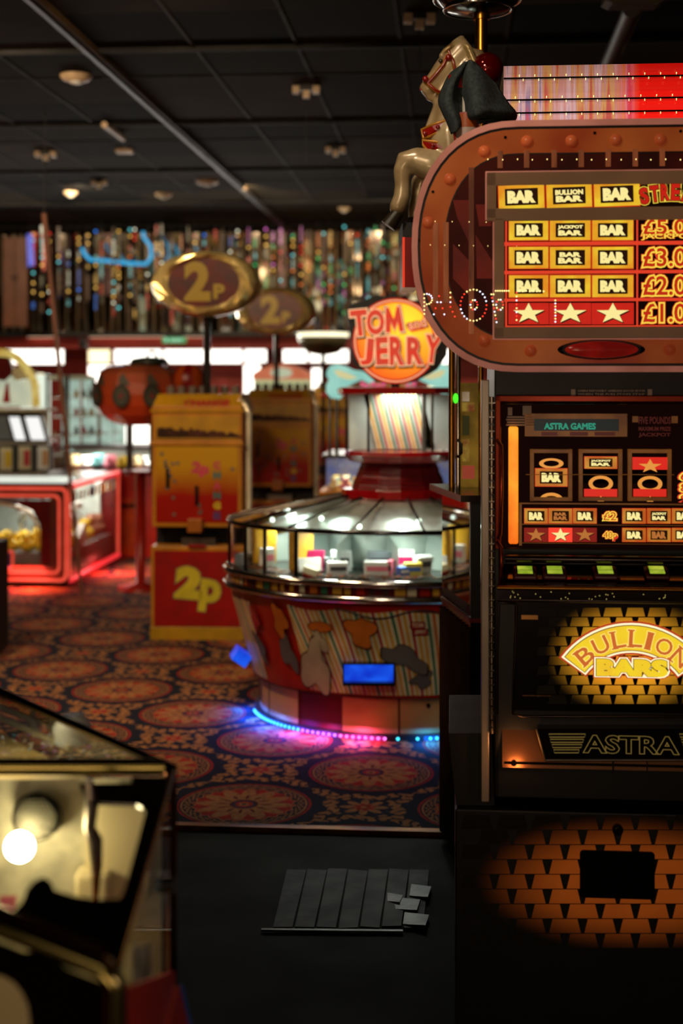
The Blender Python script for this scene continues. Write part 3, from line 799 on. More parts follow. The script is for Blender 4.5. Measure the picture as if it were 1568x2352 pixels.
mb = MB(); stext(mb, 'ASTRA', 1339, 1559, 1688, 1734, yy - .002, [(.03, 'gold_line')], outline=.014)
for k, (a, b_, c, d) in enumerate(((1262, 1343, 1686, 1694), (1266, 1338, 1702, 1710), (1270, 1334, 1717, 1724))):
    pass
for k, (a, b_) in enumerate(((1260, 1344), (1263, 1340), (1267, 1336), (1271, 1330))):
    y_ = 1686 + 12 * k; P_ = [(a, y_), (b_, y_), (b_ - 2, y_ + 7), (a + 2, y_ + 7)]
    q = [spx(u, v_, yy - .002) for u, v_ in P_]; mb.tube([(u, yy - .002, v_) for u, v_ in q], .0009, 'gold_line', n=5, closed=True)
    P_ = [(1560 + k * 4, y_), (1640 - k * 3, y_), (1638 - k * 3, y_ + 7), (1562 + k * 4, y_ + 7)]
    q = [spx(u, v_, yy - .002) for u, v_ in P_]; mb.tube([(u, yy - .002, v_) for u, v_ in q], .0009, 'gold_line', n=5, closed=True)
mb.build('maker_lettering', slot, 'gold outline lettering with winged bars')
mb = MB(); sbox(mb, 1158, 1745, 1749, 1768, -.028, -.02, 'dark_chrome'); sbox(mb, 1405, 1410, 1746, 1776, -.032, -.02, 'chrome'); sbox(mb, 1484, 1487, 1746, 1776, -.032, -.02, 'chrome'); mb.build('tray_strip', slot)
mb = MB(); p = spx(1180, 1752, -.03); mb.cyl((p[0], -.034, p[1]), (p[0], -.02, p[1]), .006, 'black_gloss'); mb.build('lock', slot)
lamp('tray_glow', 'AREA', SF.o + SF.R @ Vector((spx(1188, 1742, -.06)[0], -.07, spx(1188, 1742, -.06)[1])), .05, (1, .38, .12), .02, (PI / 2, 0, YAW))

# stand
sx0 = spx(1045, 1900)[0]
mb = MB(); mb.box(sx0, -sx0, .0, .62, 0, spx(0, 1832)[1], 'black_satin'); mb.build('stand', slot, 'black box stand', bevel=.004)
PM('black_green', (16, 18, 15), .6)
mb = MB(); a, b_, c, d = [spx(*q, .03) for q in ((1030, 1684), (1128, 1684), (1135, 1850), (1047, 1850))]
mb.prism([a, b_, c, d], .03, .4, 'black_green'); mb.build('side_cover', slot, 'dark green black side cover', bevel=.002)
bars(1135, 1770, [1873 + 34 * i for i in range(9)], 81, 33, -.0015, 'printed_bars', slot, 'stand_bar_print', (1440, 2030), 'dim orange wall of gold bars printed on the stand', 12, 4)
mb = MB(); q = spx(1331, 1952, -.004); q2 = spx(1503, 2066, -.004); mb.prism(rrect(q[0], q2[0], q2[1], q[1], .008), -.006, .0, 'black_gloss'); mb.build('cash_door', slot, 'black rounded plate over the bar print')
mb = MB(); p = spx(1417, 1903, 0); mb.cyl((p[0], -.012, p[1]), (p[0], 0, p[1]), .012, 'dark_chrome'); mb.cyl((p[0], -.0135, p[1]), (p[0], -.012, p[1]), .006, 'black_gloss'); mb.build('lock', slot)

# ---- header box
HY = -.03
hcx = 0.0
hx, hz = spx(1190, 566, HY); HX = -hx
hrx = hx - spx(945, 566, HY)[0]; hrz = (spx(0, 286, HY)[1] - spx(0, 846, HY)[1]) / 2
def hout(d, y, n=26):
    e = 2.25; rx, rz = hrx - d, hrz - d; out = []
    for sgn, cx_ in ((-1, hx), (1, HX)):
        for i in range(n + 1):
            a = PI / 2 - PI * i / n
            c, s_ = math.cos(a), math.sin(a)
            xx = abs(c) ** (2 / e) * rx; z_ = math.copysign(abs(s_) ** (2 / e) * rz, s_)
            out.append((sgn, cx_ + sgn * xx, z_))
    L_ = [(x, hz + z_) for s_, x, z_ in out if s_ < 0]; R_ = [(x, hz + z_) for s_, x, z_ in out if s_ > 0][::-1]
    return [(x, y, z_) for x, z_ in L_ + R_]
mb = MB(); mb.loft([hout(.004, HY + .01), hout(.004, .19)], 'black_satin', smooth=False); mb.box(hx - .03, HX + .03, -.015, .3, 1.52, hz - hrz + .03, 'black_satin')
header = mb.build('header_box', slot, 'rounded header box')
mb = MB(); mb.loft([hout(0, HY + .01), hout(0, HY - .006), hout(.013, HY - .006), hout(.014, HY + .01)], 'pink_rim', cap=False, smooth=False); mb.build('header_rim', header, 'pinkish metal rim')
mb = MB(); mb.ringstrip(hout(.013, HY - .001), hout(.019, HY - .001), 'trim_line'); mb.ringstrip(hout(.019, HY - .0015), hout(.071, HY - .0015), 'copper_band'); mb.ringstrip(hout(.071, HY - .002), hout(.074, HY - .002), 'trim_line')
mb.build('copper_ring', header, 'copper printed ring')
mb = MB(); mb.poly(hout(.073, HY - .001)[::-1], 'art_dark_red')
# art behind the pay table: posts and dark red building shapes
for px in (1000, 1024, 1082, 1148, 1209, 1272, 1334, 1396, 1458, 1520, 1580, 1640, 1700):
    a = spx(px - 6, 0, HY)[0]; b_ = spx(px + 6, 0, HY)[0]
    zt2 = spx(0, 362 if px > 1100 else (398 if px > 1050 else 520), HY)[1]; zb2 = spx(0, 400 if px > 1110 else 770, HY)[1]
    if px in (1000, 1024) : zb2 = spx(0, 700, HY)[1]
    mb.box(a, b_, HY - .004, HY - .001, zb2, zt2, 'art_post')
for P_ in (((1040, 460), (1078, 460), (1078, 560), (1050, 500)), ((1092, 470), (1128, 470), (1128, 520), (1100, 520)), ((1040, 560), (1078, 600), (1078, 680), (1040, 640)), ((1092, 540), (1130, 600), (1130, 640), (1095, 640))):
    mb.prism([spx(u, v_, HY) for u, v_ in P_], HY - .003, HY - .001, 'art_red')
mb.build('header_art', header, 'dark red printed field with bronze posts')
for px, py in ((1112, 348), (1210, 325), (1312, 324), (1414, 322), (1516, 321), (1618, 322), (1033, 412), (983, 511), (1112, 783), (1218, 806), (1537, 803), (1700, 330)):
    x_, z_ = spx(px, py, HY); mb = MB(); n = 14
    rr = [[(x_ + r_ * math.cos(2 * PI * i / n), HY - .002 - h_, z_ + r_ * math.sin(2 * PI * i / n)) for i in range(n)] for r_, h_ in ((.0135, 0), (.012, .005), (.008, .009), (.003, .0108))]
    mb.loft(rr[::-1], 'rivet_copper'); mb.build('rivet', header)
mb = MB()
for px, py in ((1160, 316), (1365, 306), (1562, 302), (994, 441), (961, 552)):
    x_, z_ = spx(px, py, HY); mb.cyl((x_, HY - .004, z_), (x_, HY, z_), .0035, 'black_gloss', n=8)
mb.build('screw_holes', header)
# long red lens at the foot of the header
x_, z_ = spx(1380, 803, HY)
mb = MB(); n = 32
for k_, m_, y_ in ((1.07, 'black_gloss', 0), (.95, 'art_red', .002)):
    rr = [[(x_ + math.copysign(abs(math.cos(2 * PI * i / n)) ** 1.15, math.cos(2 * PI * i / n)) * .088 * k_ * q_, HY - .002 - y_ - h_, z_ + math.sin(2 * PI * i / n) * .021 * k_ * q_ - 0) for i in range(n)] for q_, h_ in ((1, 0), (.9, .005), (.6, .009), (.2, .011))]
    if m_ == 'black_gloss': rr = rr[:2]
    mb.loft(rr[::-1], m_)
EM('lens_red', (150, 24, 12), .8, (96, 12, 8), ns=10, rough=.12); mb.mats[mb.mats.index(MATS['art_red'])] = MATS['lens_red']
mb.build('red_lens', header, 'long red lens lamp')
# pay table frame
PY_ = HY - .012
def hb(mb, a, b_, c, d, m, y0=PY_, y1=HY): sbox(mb, a, b_, c, d, y0, y1, m)
mb = MB()
for args in ((1118, 1780, 396, 420), (1118, 1780, 478, 502), (1118, 1140, 396, 502), (1135, 1158, 500, 776), (1135, 1780, 751, 776)): hb(mb, *args, 'bronze_frame')
hb(mb, 1114, 1118, 393, 506, 'pink_rim', HY - .008); hb(mb, 1131, 1135, 503, 779, 'pink_rim', HY - .008); hb(mb, 1131, 1780, 776, 779, 'pink_rim', HY - .008); hb(mb, 1114, 1780, 393, 396, 'pink_rim', HY - .008)
frame = mb.build('pay_table_frame', header, 'bronze tube frame of the pay table', bevel=.002)
mb = MB(); hb(mb, 1138, 1785, 418, 480, 'panel_dark', HY - .004); hb(mb, 1156, 1785, 500, 753, 'panel_dark', HY - .004); mb.build('pay_table_back', header)
mb = MB()
for y_ in (559, 625, 689): hb(mb, 1158, 1785, y_ - 3, y_ + 1, 'line_red', HY - .006)
for x in (1160, 1461): hb(mb, x, x + 4, 502, 751, 'line_red', HY - .006)
hb(mb, 1160, 1785, 748, 752, 'line_red', HY - .006)
mb.build('grid_lines', header, 'glowing red dividing lines')
TY = HY - .005
for (a, b_, k) in ((1143, 1251, 'BAR'), (1253, 1360, 'BULLION/BAR'), (1362, 1470, 'BAR')):
    dy = (1143 - a) / 36
    mb = MB(); tile(mb, a, b_, 424 + dy, 481 + dy, TY - .004, k, slope=.028); mb.build('symbol_tile', header)
rows_ = [(505, 553, ('BAR', 'JACKPOT/BAR', 'BAR')), (566, 618, ('BAR', 'BAR/BAR', 'BAR')), (631, 684, ('BAR', 'BAR', 'BAR')), (696, 745, ('STAR', 'STAR', 'STAR'))]
for c, d, ks in rows_:
    for (a, b_), k in zip(((1167, 1260), (1261, 1357), (1358, 1455)), ks):
        mb = MB(); tile(mb, a, b_, c, d, TY, k); mb.build('symbol_tile', header)
for (c, d), t_ in zip(((510, 536), (576, 610), (640, 676), (703, 738)), ('£5.00', '£3.00', '£2.00', '£1.00')):
    mb = MB(); stext(mb, t_, 1476, 1604, c - 6, d + 2, TY - .002, [(.10, 'line_red'), (.075, 'price_yellow'), (.015, 'price_red')]); mb.build('prize_value', header, 'red and yellow prize ' + t_)
mb = MB(); stext(mb, 'JACKPOT', 1472, 1600, 537, 551, TY - .005, [(.07, 'price_red'), (.02, 'price_yellow')]); mb.build('prize_word', header)
mb = MB(); word = 'STREAK'
for i, ch in enumerate(word):
    u = i * 24
    for L_, dy_ in (([(.15, 'price_yellow')], 0), ([(.09, 'badge_dark')], .001), ([(.05, 'star_red')], .002)):
        g = {0: 0, .001: -.003, .002: -.006}[dy_]
        x_, z_ = spx(1479 + u, 450 - 9 * math.sin(i * .6), TY - .006 - dy_)
        mb.text(ch, x_, z_, .025 + g, .042 + g, TY - .006 - dy_, L_, rot=.18 - i * .07)
mb.build('streak_lettering', header, 'red brush lettering outlined in yellow')
# glowing dots put in to imitate lamp reflections across the header glass
EM('tiny_glow_warm', (255, 226, 140), 2.0); EM('tiny_glow_red', (255, 60, 40), 1.8); EM('tiny_glow_white', (235, 235, 255), 2.0)
mb = MB()
for i in range(14): x_, z_ = spx(1120 + i * 34, 366 + (i % 2), HY - .004); mb.obox((x_, HY - .005, z_), .0018, .001, .0026, 'tiny_glow_warm')
for i in range(10): x_, z_ = spx(960 + i * 39, 508 + i * .6, HY - .004); mb.obox((x_, HY - .005, z_), .0014, .001, .002, 'tiny_glow_warm')
for i in range(10): x_, z_ = spx(955 + i * 33, 562 + i * .6, HY - .004); mb.obox((x_, HY - .005, z_), .0012, .001, .002, 'tiny_glow_warm')
mb.build('reflection_dots', header, 'rows of tiny warm dots imitating reflected lamps', kind='stuff')
mb = MB(); yy = HY - .0185
def dot(px, py, i): x_, z_ = spx(px, py, yy); mb.sph((x_, yy, z_), .0018, ('tiny_glow_red', 'tiny_glow_warm', 'tiny_glow_white')[i], 6, 4)
for i in range(24): a = 2 * PI * i / 24; dot(1087 + 30 * math.cos(a), 701 + 36 * math.sin(a), (0, 1, 2)[(i // 4) % 3])
for i in range(10): a = 2 * PI * i / 10; dot(1088 + 8 * math.cos(a), 700 + 11 * math.sin(a), i % 3)
for i in range(6): dot(974, 676 + i * 9, 1); dot(1034 + (i > 3) * (i - 3) * 5, 672 + i * 11, (1, 1, 2, 0, 0, 0)[i])
for i in range(8): a = -PI / 2 + PI * i / 7; dot(980 + 12 * math.cos(a), 687 + 12 * math.sin(a), 2 if i < 4 else 1)
for i in range(7): dot(996 + i * 4, 726 - abs(3 - i) * -9 if 0 else 722 - (3 - abs(3 - i)) * 14, 0 if i % 2 else 2)
for i in range(9): dot(1128 + i * 5, 668 if i > 1 else 676, 1); dot(1128 + i * 1.5, 676 + i * 8, (1, 0, 2)[i % 3])
for i in range(10): a = 2 * PI * i / 10; dot(1147 + 8 * math.cos(a), 700 + 12 * math.sin(a), i % 3)
for i in range(8): dot(1186, 672 + i * 9, i % 3); dot(1192 + i * 8, 668 + (i % 2), 1); dot(1275, 690 + i * 7, (1, 2)[i % 2])
mb.build('reflected_letter_dots', header, 'coloured glowing dots imitating reflected lamp letters across the header', kind='stuff')

# ---- ribbed illuminated canopy panel behind the header
CF = Fr(.6, 3.55, YAW)
def canopy_material():
    m = bpy.data.materials.new('ribbed_canopy'); m.use_nodes = True; nt = m.node_tree; L = nt.links.new; b = nt.nodes['Principled BSDF']
    tc = nt.nodes.new('ShaderNodeTexCoord'); sp = nt.nodes.new('ShaderNodeSeparateXYZ'); L(tc.outputs['Object'], sp.inputs[0])
    mp = nt.nodes.new('ShaderNodeMapping'); mp.inputs['Scale'].default_value = (38, 1, 2.2); L(tc.outputs['Object'], mp.inputs[0])
    no = nt.nodes.new('ShaderNodeTexNoise'); no.inputs['Detail'].default_value = 2; no.inputs['Scale'].default_value = 1; L(mp.outputs[0], no.inputs['Vector'])
    r = nt.nodes.new('ShaderNodeValToRGB'); L(no.outputs['Fac'], r.inputs[0]); cr = r.color_ramp
    cols = [(.25, (120, 30, 24)), (.38, (190, 90, 80)), (.45, (200, 150, 90)), (.5, (190, 130, 124)), (.57, (206, 166, 170)), (.63, (130, 108, 140)), (.72, (210, 60, 48))]
    cr.elements[0].position = cols[0][0]; cr.elements[0].color = lin(cols[0][1]); cr.elements[1].position = cols[-1][0]; cr.elements[1].color = lin(cols[-1][1])
    for p, c in cols[1:-1]: e = cr.elements.new(p); e.color = lin(c)
    X = V(nt, sp.outputs[0]); mr = nt.nodes.new('ShaderNodeMapRange'); L(X.k, mr.inputs[0]); mr.inputs[1].default_value = .10; mr.inputs[2].default_value = .17
    mx = nt.nodes.new('ShaderNodeMix'); mx.data_type = 'RGBA'; L(mr.outputs[0], mx.inputs[0]); L(r.outputs[0], mx.inputs[6]); mx.inputs[7].default_value = lin((232, 26, 18))
    # brighter towards its foot
    Z = V(nt, sp.outputs[2]); mz = nt.nodes.new('ShaderNodeMapRange'); L(Z.k, mz.inputs[0]); mz.inputs[1].default_value = 2.14; mz.inputs[2].default_value = 2.30; mz.inputs[3].default_value = 1.05; mz.inputs[4].default_value = .28
    L(mx.outputs[2], b.inputs['Base Color']); L(mx.outputs[2], b.inputs['Emission Color']); L(mz.outputs[0], b.inputs['Emission Strength']); b.inputs['Roughness'].default_value = .25
    MATS['ribbed_canopy'] = m
canopy_material()
can = thing('illuminated_canopy', 'ribbed acrylic canopy glowing pink white and red above the fruit machine', 'illuminated canopy', CF)
mb = MB(); x0, zt3 = CF.px(1156, 152); x1 = x0 + 1.2; zb3 = zt3 - .22
nn = 60; ringsA = []
for j in range(nn + 1):
    z_ = zb3 + (zt3 - zb3) * j / nn; yv = -.004 * abs(math.sin(j / nn * PI * 9))
    ringsA.append([(x0, yv, z_), (x1, yv, z_)])
mb.loft(ringsA, 'ribbed_canopy', closed=False, smooth=False); mb.box(x0, x1, .01, .3, zb3, zt3, 'black_satin')
mb.build('ribbed_front', can)
mb = MB()
for py in (178, 228, 258): z_ = CF.px(1300, py, -.01)[1]; mb.cyl((x0, -.01, z_), (x1, -.01, z_), .0025, 'black_gloss', n=6)
mb.build('seam_bar', can)
mb = MB(); random.seed(3)
for py in (172, 182, 222, 232, 262):
    z_ = CF.px(1300, py, -.012)[1]
    for k in range(22): mb.obox((x0 + .03 + k * .04 + (py % 3) * .01, -.012, z_), .0018, .002, .005, 'tiny_glow_warm')
mb.build('lamp_row', can, 'rows of little golden lamps', kind='stuff')
mb = MB(); mb.box(x0 + .05, x1 - .05, .02, .28, spx(0, 838)[1], zb3 + .001, 'black_satin'); mb.build('upright', can)
# ------------------------------------------------------------------ round coin pusher
PF = Fr(.258, 6.18, 0)
pusher = thing('round_coin_pusher', 'round red coin pusher with striped skirt and blue pink light strip round its foot', 'coin pusher', PF)
PM('pusher_red', (176, 28, 14), .3, coat=.3)
PM('panel_cream', (206, 148, 84), .45, col2=(190, 132, 72), ns=3)
PM('panel_maroon', (104, 10, 14), .4)
PM('joint_dark', (28, 14, 10), .6)
PM('vinyl_white', (222, 208, 172), .35); PM('vinyl_red', (176, 40, 46), .35); PM('vinyl_yellow', (214, 160, 50), .35); PM('vinyl_green', (52, 118, 84), .35); PM('vinyl_orange', (206, 110, 30), .35)
PM('vinyl_cream', (176, 160, 130), .4); PM('ink_brown', (60, 34, 24), .4); PM('ink_grey', (96, 92, 90), .4)
def R2(deg): return math.radians(deg)
def band(mb, prof, m, a0=-180, a1=180, n=72, smooth=True, grow=0):
    """wall surface swept round the oval; prof = [(rx, ry, z)], angle 0 faces the camera, negative to the left"""
    rings = [[ell(rx + grow, ry + grow, R2(a0 + (a1 - a0) * i / n), z) for i in range(n + 1)] for rx, ry, z in prof]
    return mb.loft(rings, m, closed=False, cap=False, smooth=smooth)
SK0, SK1 = (.650, .575, .185), (.762, .590, .575)           # skirt foot and skirt top
def skp(a, t, grow=0):
    """point on the skirt at angle a (deg) and height share t"""
    return ell(SK0[0] + (SK1[0] - SK0[0]) * t + grow, SK0[1] + (SK1[1] - SK0[1]) * t + grow, R2(a), SK0[2] + (SK1[2] - SK0[2]) * t)
# base with panels
mb = MB(); band(mb, [(.618, .548, 0), (.618, .548, .19)], 'panel_maroon'); mb.build('base', pusher)
for k, (a0, a1, m_) in enumerate(((-88, -66, 'panel_cream'), (-65, -44, 'panel_cream'), (-23, -1.4, 'panel_cream'), (-.6, 21, 'panel_cream'), (22, 43, 'panel_cream'), (64, 86, 'panel_cream'))):
    a0 -= 1; a1 -= 1
    mb = MB(); rings = []
    outer0 = [ell(.624, .554, R2(a0 + (a1 - a0) * i / 8), .028) for i in range(9)]; outer1 = [v + Vector((0, 0, .155)) for v in outer0]
    inner0 = [ell(.616, .546, R2(a0 + (a1 - a0) * i / 8), .028) for i in range(9)]; inner1 = [v + Vector((0, 0, .155)) for v in inner0]
    mb.loft([inner0, outer0, outer1, inner1], m_, closed=False, cap=False, smooth=False)
    o = mb.build('base_panel', pusher, 'tan wooden panel of the base')
    if k == 3:
        p = ell(.626, .556, R2(9), .15); mb = MB(); mb.cyl(p + Vector((0, -.006, 0)), p + Vector((0, .004, 0)), .009, 'black_gloss'); mb.build('lock', o)
mb = MB(); band(mb, [(.655, .580, .183), (.600, .535, .181)], 'joint_dark'); band(mb, [SK0, SK1], 'pusher_red'); mb.build('skirt', pusher, 'tapering glossy red skirt')
# striped artwork panels on the skirt
cols = ['vinyl_white', 'vinyl_red', 'vinyl_white', 'vinyl_yellow', 'vinyl_white', 'vinyl_yellow', 'vinyl_white', 'vinyl_green', 'vinyl_white', 'vinyl_orange', 'vinyl_white', 'vinyl_yellow']
def striped(a0, a1, nst, t0=.03, t1=.93, name='striped_panel', skew=6, left=0):
    mb = MB()
    for i in range(nst + 6):
        u0, u1 = a0 + (a1 - a0) * (i - 6 + 0) / nst, a0 + (a1 - a0) * (i - 5) / nst
        m_ = MATS[cols[i % len(cols)]]
        N = 6
        A, B_ = [], []
        for j in range(N + 1):
            t = j / N; sh = skew * (1 - t)
            l0, l1 = max(a0, min(a1, u0 + sh)), max(a0, min(a1, u1 + sh))
            tt = t0 + (t1 - t0 - .035 * abs(math.sin((l0 - a0) / (a1 - a0) * PI * 4))) * t
            # panel sides lean inwards towards the foot
            sq = 1 - .10 * (1 - t); mid = (a0 + a1) / 2
            A.append(skp(mid + (l0 - mid) * sq + left * (1 - t), tt, .003)); B_.append(skp(mid + (l1 - mid) * sq + left * (1 - t), tt, .003))
        if (A[0] - B_[0]).length + (A[-1] - B_[-1]).length > 1e-5: mb.loft([A, B_], m_, closed=False, cap=False)
    return mb.build(name, pusher, 'striped candy coloured artwork panel')
front = striped(-40, 36, 80)
side = striped(-84, -60, 22)
striped(50, 80, 26)
# rope of bunting, plaques and lettering on the front artwork
mb = MB(); mb.tube([skp(-22 + 54 * i / 24, .93 - .09 * math.sin(PI * i / 24 * 2) ** 2, .006) for i in range(25)], .004, 'ink_brown', n=5)
mb.build('rope_print', front)
def plaque(px, py, w_, h_, m_, name, parent, rim='ink_brown', square=False):
    x_, z_ = PF.px(px, py, -.60); mb = MB(); a = math.atan2(x_ / .72, 1)
    # find the skirt point under this sight line
    best = None
    for ai in range(-89, 60):
        for tj in range(0, 41):
            q = skp(ai, tj / 40, .006); ww = PF.R @ q + PF.o
            sxp = 784 + ww.x / ww.y * FPX; syp = HOR + (1.5 - ww.z) / ww.y * FPX
            e = (sxp - px) ** 2 + (syp - py) ** 2
            if best is None or e < best[0]: best = (e, ai, tj / 40)
    _, ai, tj = best; c = skp(ai, tj, .006)
    du = (skp(ai + 1, tj, .006) - skp(ai - 1, tj, .006)).normalized(); dv = (skp(ai, tj + .05, .006) - skp(ai, tj - .05, .006)).normalized(); nn = du.cross(dv).normalized()
    n = 20
    def outl(k):
        if square: return [c + du * x + dv * z for x, z in rrect(-w_ / 2 * k, w_ / 2 * k, -h_ / 2 * k, h_ / 2 * k, h_ * .2)]
        return [c + du * math.cos(2 * PI * i / n) * w_ / 2 * k + dv * math.sin(2 * PI * i / n) * h_ / 2 * k for i in range(n)]
    mb.poly([p + nn * .001 for p in outl(1.1)], rim); mb.poly([p + nn * .002 for p in outl(1)], m_)
    return mb, c, du, dv, nn
def put_text(mb, t, c, du, dv, nn, w_, h_, m_, up=.003, off=.03):
    M = Matrix((( du.x, -nn.x, dv.x, c.x), (du.y, -nn.y, dv.y, c.y), (du.z, -nn.z, dv.z, c.z), (0, 0, 0, 1)))
    mb.X = M; mb.text(t, 0, 0, w_, h_, -up, [(off, m_)]); mb.X = None
mb, c, du, dv, nn = plaque(736, 1442, .105, .042, 'vinyl_orange', '', front); mb.build('plaque', front, 'orange oval plaque')
for py, tx in ((1434, 'TOM'), (1452, 'JERRY')):
    mb, c, du, dv, nn = plaque(956 if py < 1440 else 962, py, .058, .026, 'vinyl_red', '', front, square=True); put_text(mb, tx, c, du, dv, nn, .046, .017, 'vinyl_white'); mb.build('name_tag', front, 'small red name tag')
# plain lobed stand-ins for the printed figures
def lobed(px, py, w_, h_, m_, parent, seed=0, rot=0.):
    _, c, du, dv, nn = plaque(px, py, w_, h_, m_, '', parent); random.seed(seed); ph = random.random() * 6; mb = MB(); n = 40
    def outl(g): 
        o = []
        for i in range(n):
            a = 2 * PI * i / n; r = (1 + .22 * math.sin(3 * a + ph) + .14 * math.sin(5 * a + ph * 2)) * g
            x, z = math.cos(a) * w_ / 2 * r, math.sin(a) * h_ / 2 * r; o.append(c + du * (x * math.cos(rot) - z * math.sin(rot)) + dv * (x * math.sin(rot) + z * math.cos(rot)))
        return o
    for g, m2, up in ((1.08, 'ink_brown', .004), (1, m_, .0055)): mb.poly([p + nn * up for p in outl(g)], m2)
    return mb.build('printed_shape', parent)
lobed(832, 1450, .11, .12, 'vinyl_orange', front, 3, .5); lobed(728, 1535, .13, .20, 'vinyl_cream', front, 5); lobed(735, 1478, .07, .08, 'vinyl_cream', front, 9)
lobed(930, 1510, .20, .075, 'ink_grey', front, 12, -.4); lobed(968, 1560, .08, .06, 'ink_grey', front, 2, .3)
lobed(645, 1425, .07, .13, 'vinyl_orange', pusher, 4); lobed(664, 1500, .07, .15, 'ink_grey', pusher, 6, .3)
lobed(588, 1420, .05, .10, 'vinyl_red', side, 7); lobed(602, 1485, .05, .13, 'ink_grey', side, 8, .3)
# payout slots glowing blue
EM('blue_glow', (26, 92, 240), 1.0, (14, 52, 200), ns=12)
x0, z1 = PF.px(790, 1527, -.615); x1, z0 = PF.px(903, 1566, -.615)
mb = MB(); e = .006
mb.box(x0, x1, -.60, -.57, z0, z1, 'blue_glow'); mb.box(x0 - e, x1 + e, -.635, -.57, z0 - e * 2, z0, 'black_gloss'); mb.box(x0 - e, x1 + e, -.615, -.57, z1, z1 + e, 'black_gloss')
mb.box(x0 - e, x0, -.625, -.57, z0, z1, 'black_gloss'); mb.box(x1, x1 + e, -.625, -.57, z0, z1, 'black_gloss')
mb.build('payout_tray', pusher, 'blue lit payout tray')
mb = MB(); c = ell(.715, .60, R2(-80), .262); mb.obox(c, .07, .11, .055, 'blue_glow', rz=R2(10), ry=R2(35)); mb.build('payout_tray', pusher, 'blue lit payout tray sticking out at the left')
# rails and art band
for nm, z_, rr in (('lower_rail', .588, .0155), ('upper_rail', .652, .0155)):
    mb = MB(); mb.tube([ell(.778, .602, 2 * PI * i / 72, z_) for i in range(72)], rr, 'chrome', n=10, closed=True); mb.build(nm, pusher, 'polished metal rail')
mb = MB(); band(mb, [(.765, .592, .575), (.765, .592, .665)], 'maroon'); random.seed(11)
for i in range(46):
    a = -85 + i * 3.9; m_ = random.choice(['vinyl_white', 'vinyl_orange', 'pusher_red', 'vinyl_green', 'vinyl_yellow', 'ink_brown'])
    band(mb, [(.767, .594, .606), (.767, .594, .634)], m_, a, a + random.uniform(1.5, 3.3), n=3)
mb.build('art_band', pusher, 'colourful narrow band between the rails')
# play field, inside
PM('playfield', (34, 38, 36), .25, col2=(70, 74, 68), ns=40)
mb = MB(); n = 60; mb.poly([ell(.755, .582, 2 * PI * i / n, .668) for i in range(n)], 'playfield'); mb.build('playfield', pusher)
PM('pale_liner', (196, 208, 196), .35, col2=(150, 166, 158), ns=4)
mb = MB(); band(mb, [(.33, .27, .668), (.36, .29, .855)], 'pale_liner', smooth=False, n=14); 
for a in (-100, -70, -40, -12, 18, 48, 78, 108):      # silvered sheets standing out like a fan
    p0, p1 = ell(.33, .27, R2(a), .67), ell(.56, .44, R2(a + 10), .67)
    h_ = Vector((0, 0, .16)); mb.quad(p0, p1, p1 + h_ * .72, p0 + h_, 'pale_liner')
mb.build('centre_drum', pusher, 'pale drum in the middle of the play field')
# corner posts, glass and yellow coin chutes
posts = [-88, -66, -49.5, -30, 9, 29.5, 48, 66, 88, 120, 150, 180, -150, -120]
for a in (-88, -62, -50, -36, 19, 36, 50, 62, 88, 120, 150, 180, -150, -120):
    mb = MB(); p = ell(.760, .588, R2(a), .665); mb.cyl(p, p + Vector((0, 0, .192)), .009, 'dark_chrome' if a != -50 else 'chrome', n=8); mb.build('post', pusher)
for a0, a1 in ((-87, -63), (-61, -51), (-49, -37), (-35, 18), (20, 35), (51, 61), (63, 87)):
    mb = MB(); band(mb, [(.757, .585, .668), (.757, .585, .855)], 'shiny_glass', a0, a1, n=12); mb.build('glass_pane', pusher)
for a in (-44, -75, 27, 70):
    mb = MB(); p = ell(.62, .46, R2(a), .76); mb.obox(p, .055, .10, .17, 'yellow_paint', rz=R2(a)); mb.build('coin_chute', pusher, 'yellow coin chute', bevel=.006)
for a in (-33, 16.5):
    mb = MB(); p = ell(.71, .54, R2(a), .69); mb.obox(p, .06, .07, .026, 'cream', rz=R2(a + 30), ry=.3); mb.obox(p + Vector((0, -.01, -.018)), .06, .05, .012, 'red_paint', rz=R2(a + 30), ry=.3); mb.build('coin_slot', pusher, 'cream and red coin slot')
mb = MB(); mb.tube([ell(.768, .594, 2 * PI * i / 72, .862) for i in range(72)], .0105, 'black_gloss', n=8, closed=True); mb.build('top_rail', pusher, 'black rail over the glass')
# sloping glass roof with silver ribs and lamps
mb = MB(); band(mb, [(.762, .590, .868), (.25, .20, .972)], 'shiny_glass'); mb.build('roof_glass', pusher, 'sloping glass roof')
mb = MB()
for i in range(16):
    a = R2(-180 + i * 22.5 + 6); mb.tube([ell(.762, .590, a, .871), ell(.25, .20, a, .975)], .006, 'dark_chrome', n=6)
mb.build('roof_ribs', pusher)
PM('silver_liner', (190, 200, 190), .35, .3, col2=(130, 142, 134), ns=6)
mb = MB(); rings = []
band(mb, [(.60, .46, .842), (.26, .21, .955)], 'silver_liner', n=20, smooth=False); mb.build('roof_liner', pusher, 'faceted silver reflector')
EM('cool_lamp', (235, 255, 235), 6.0)
for i in range(14):
    a = R2(-172 + i * 25.7); p = ell(.60 - .10 * (i % 2), .46 - .08 * (i % 2), a, .872 + .018 * (i % 2))
    mb = MB(); mb.sph(p, .0105, 'cool_lamp', 8, 6); mb.build('roof_lamp', pusher, 'small bright white lamp')
for a in (-140, -70, -35, 0, 30, 80, 150): lamp('pusher_lamp_light', 'AREA', PF.o + ell(.56, .43, R2(a), .838), 1.3, (.88, 1, .9), .06)
for i in range(9): lamp('roof_lamp_light', 'AREA', PF.o + ell(.50, .39, R2(-160 + i * 32), .905), .9, (.88, 1, .9), .04)
lamp('topper_fill_light', 'AREA', PF.o + Vector((0, -.10, 1.42)), 1.6, (1, .97, .9), .16)  # added to brighten the inside of the topper case
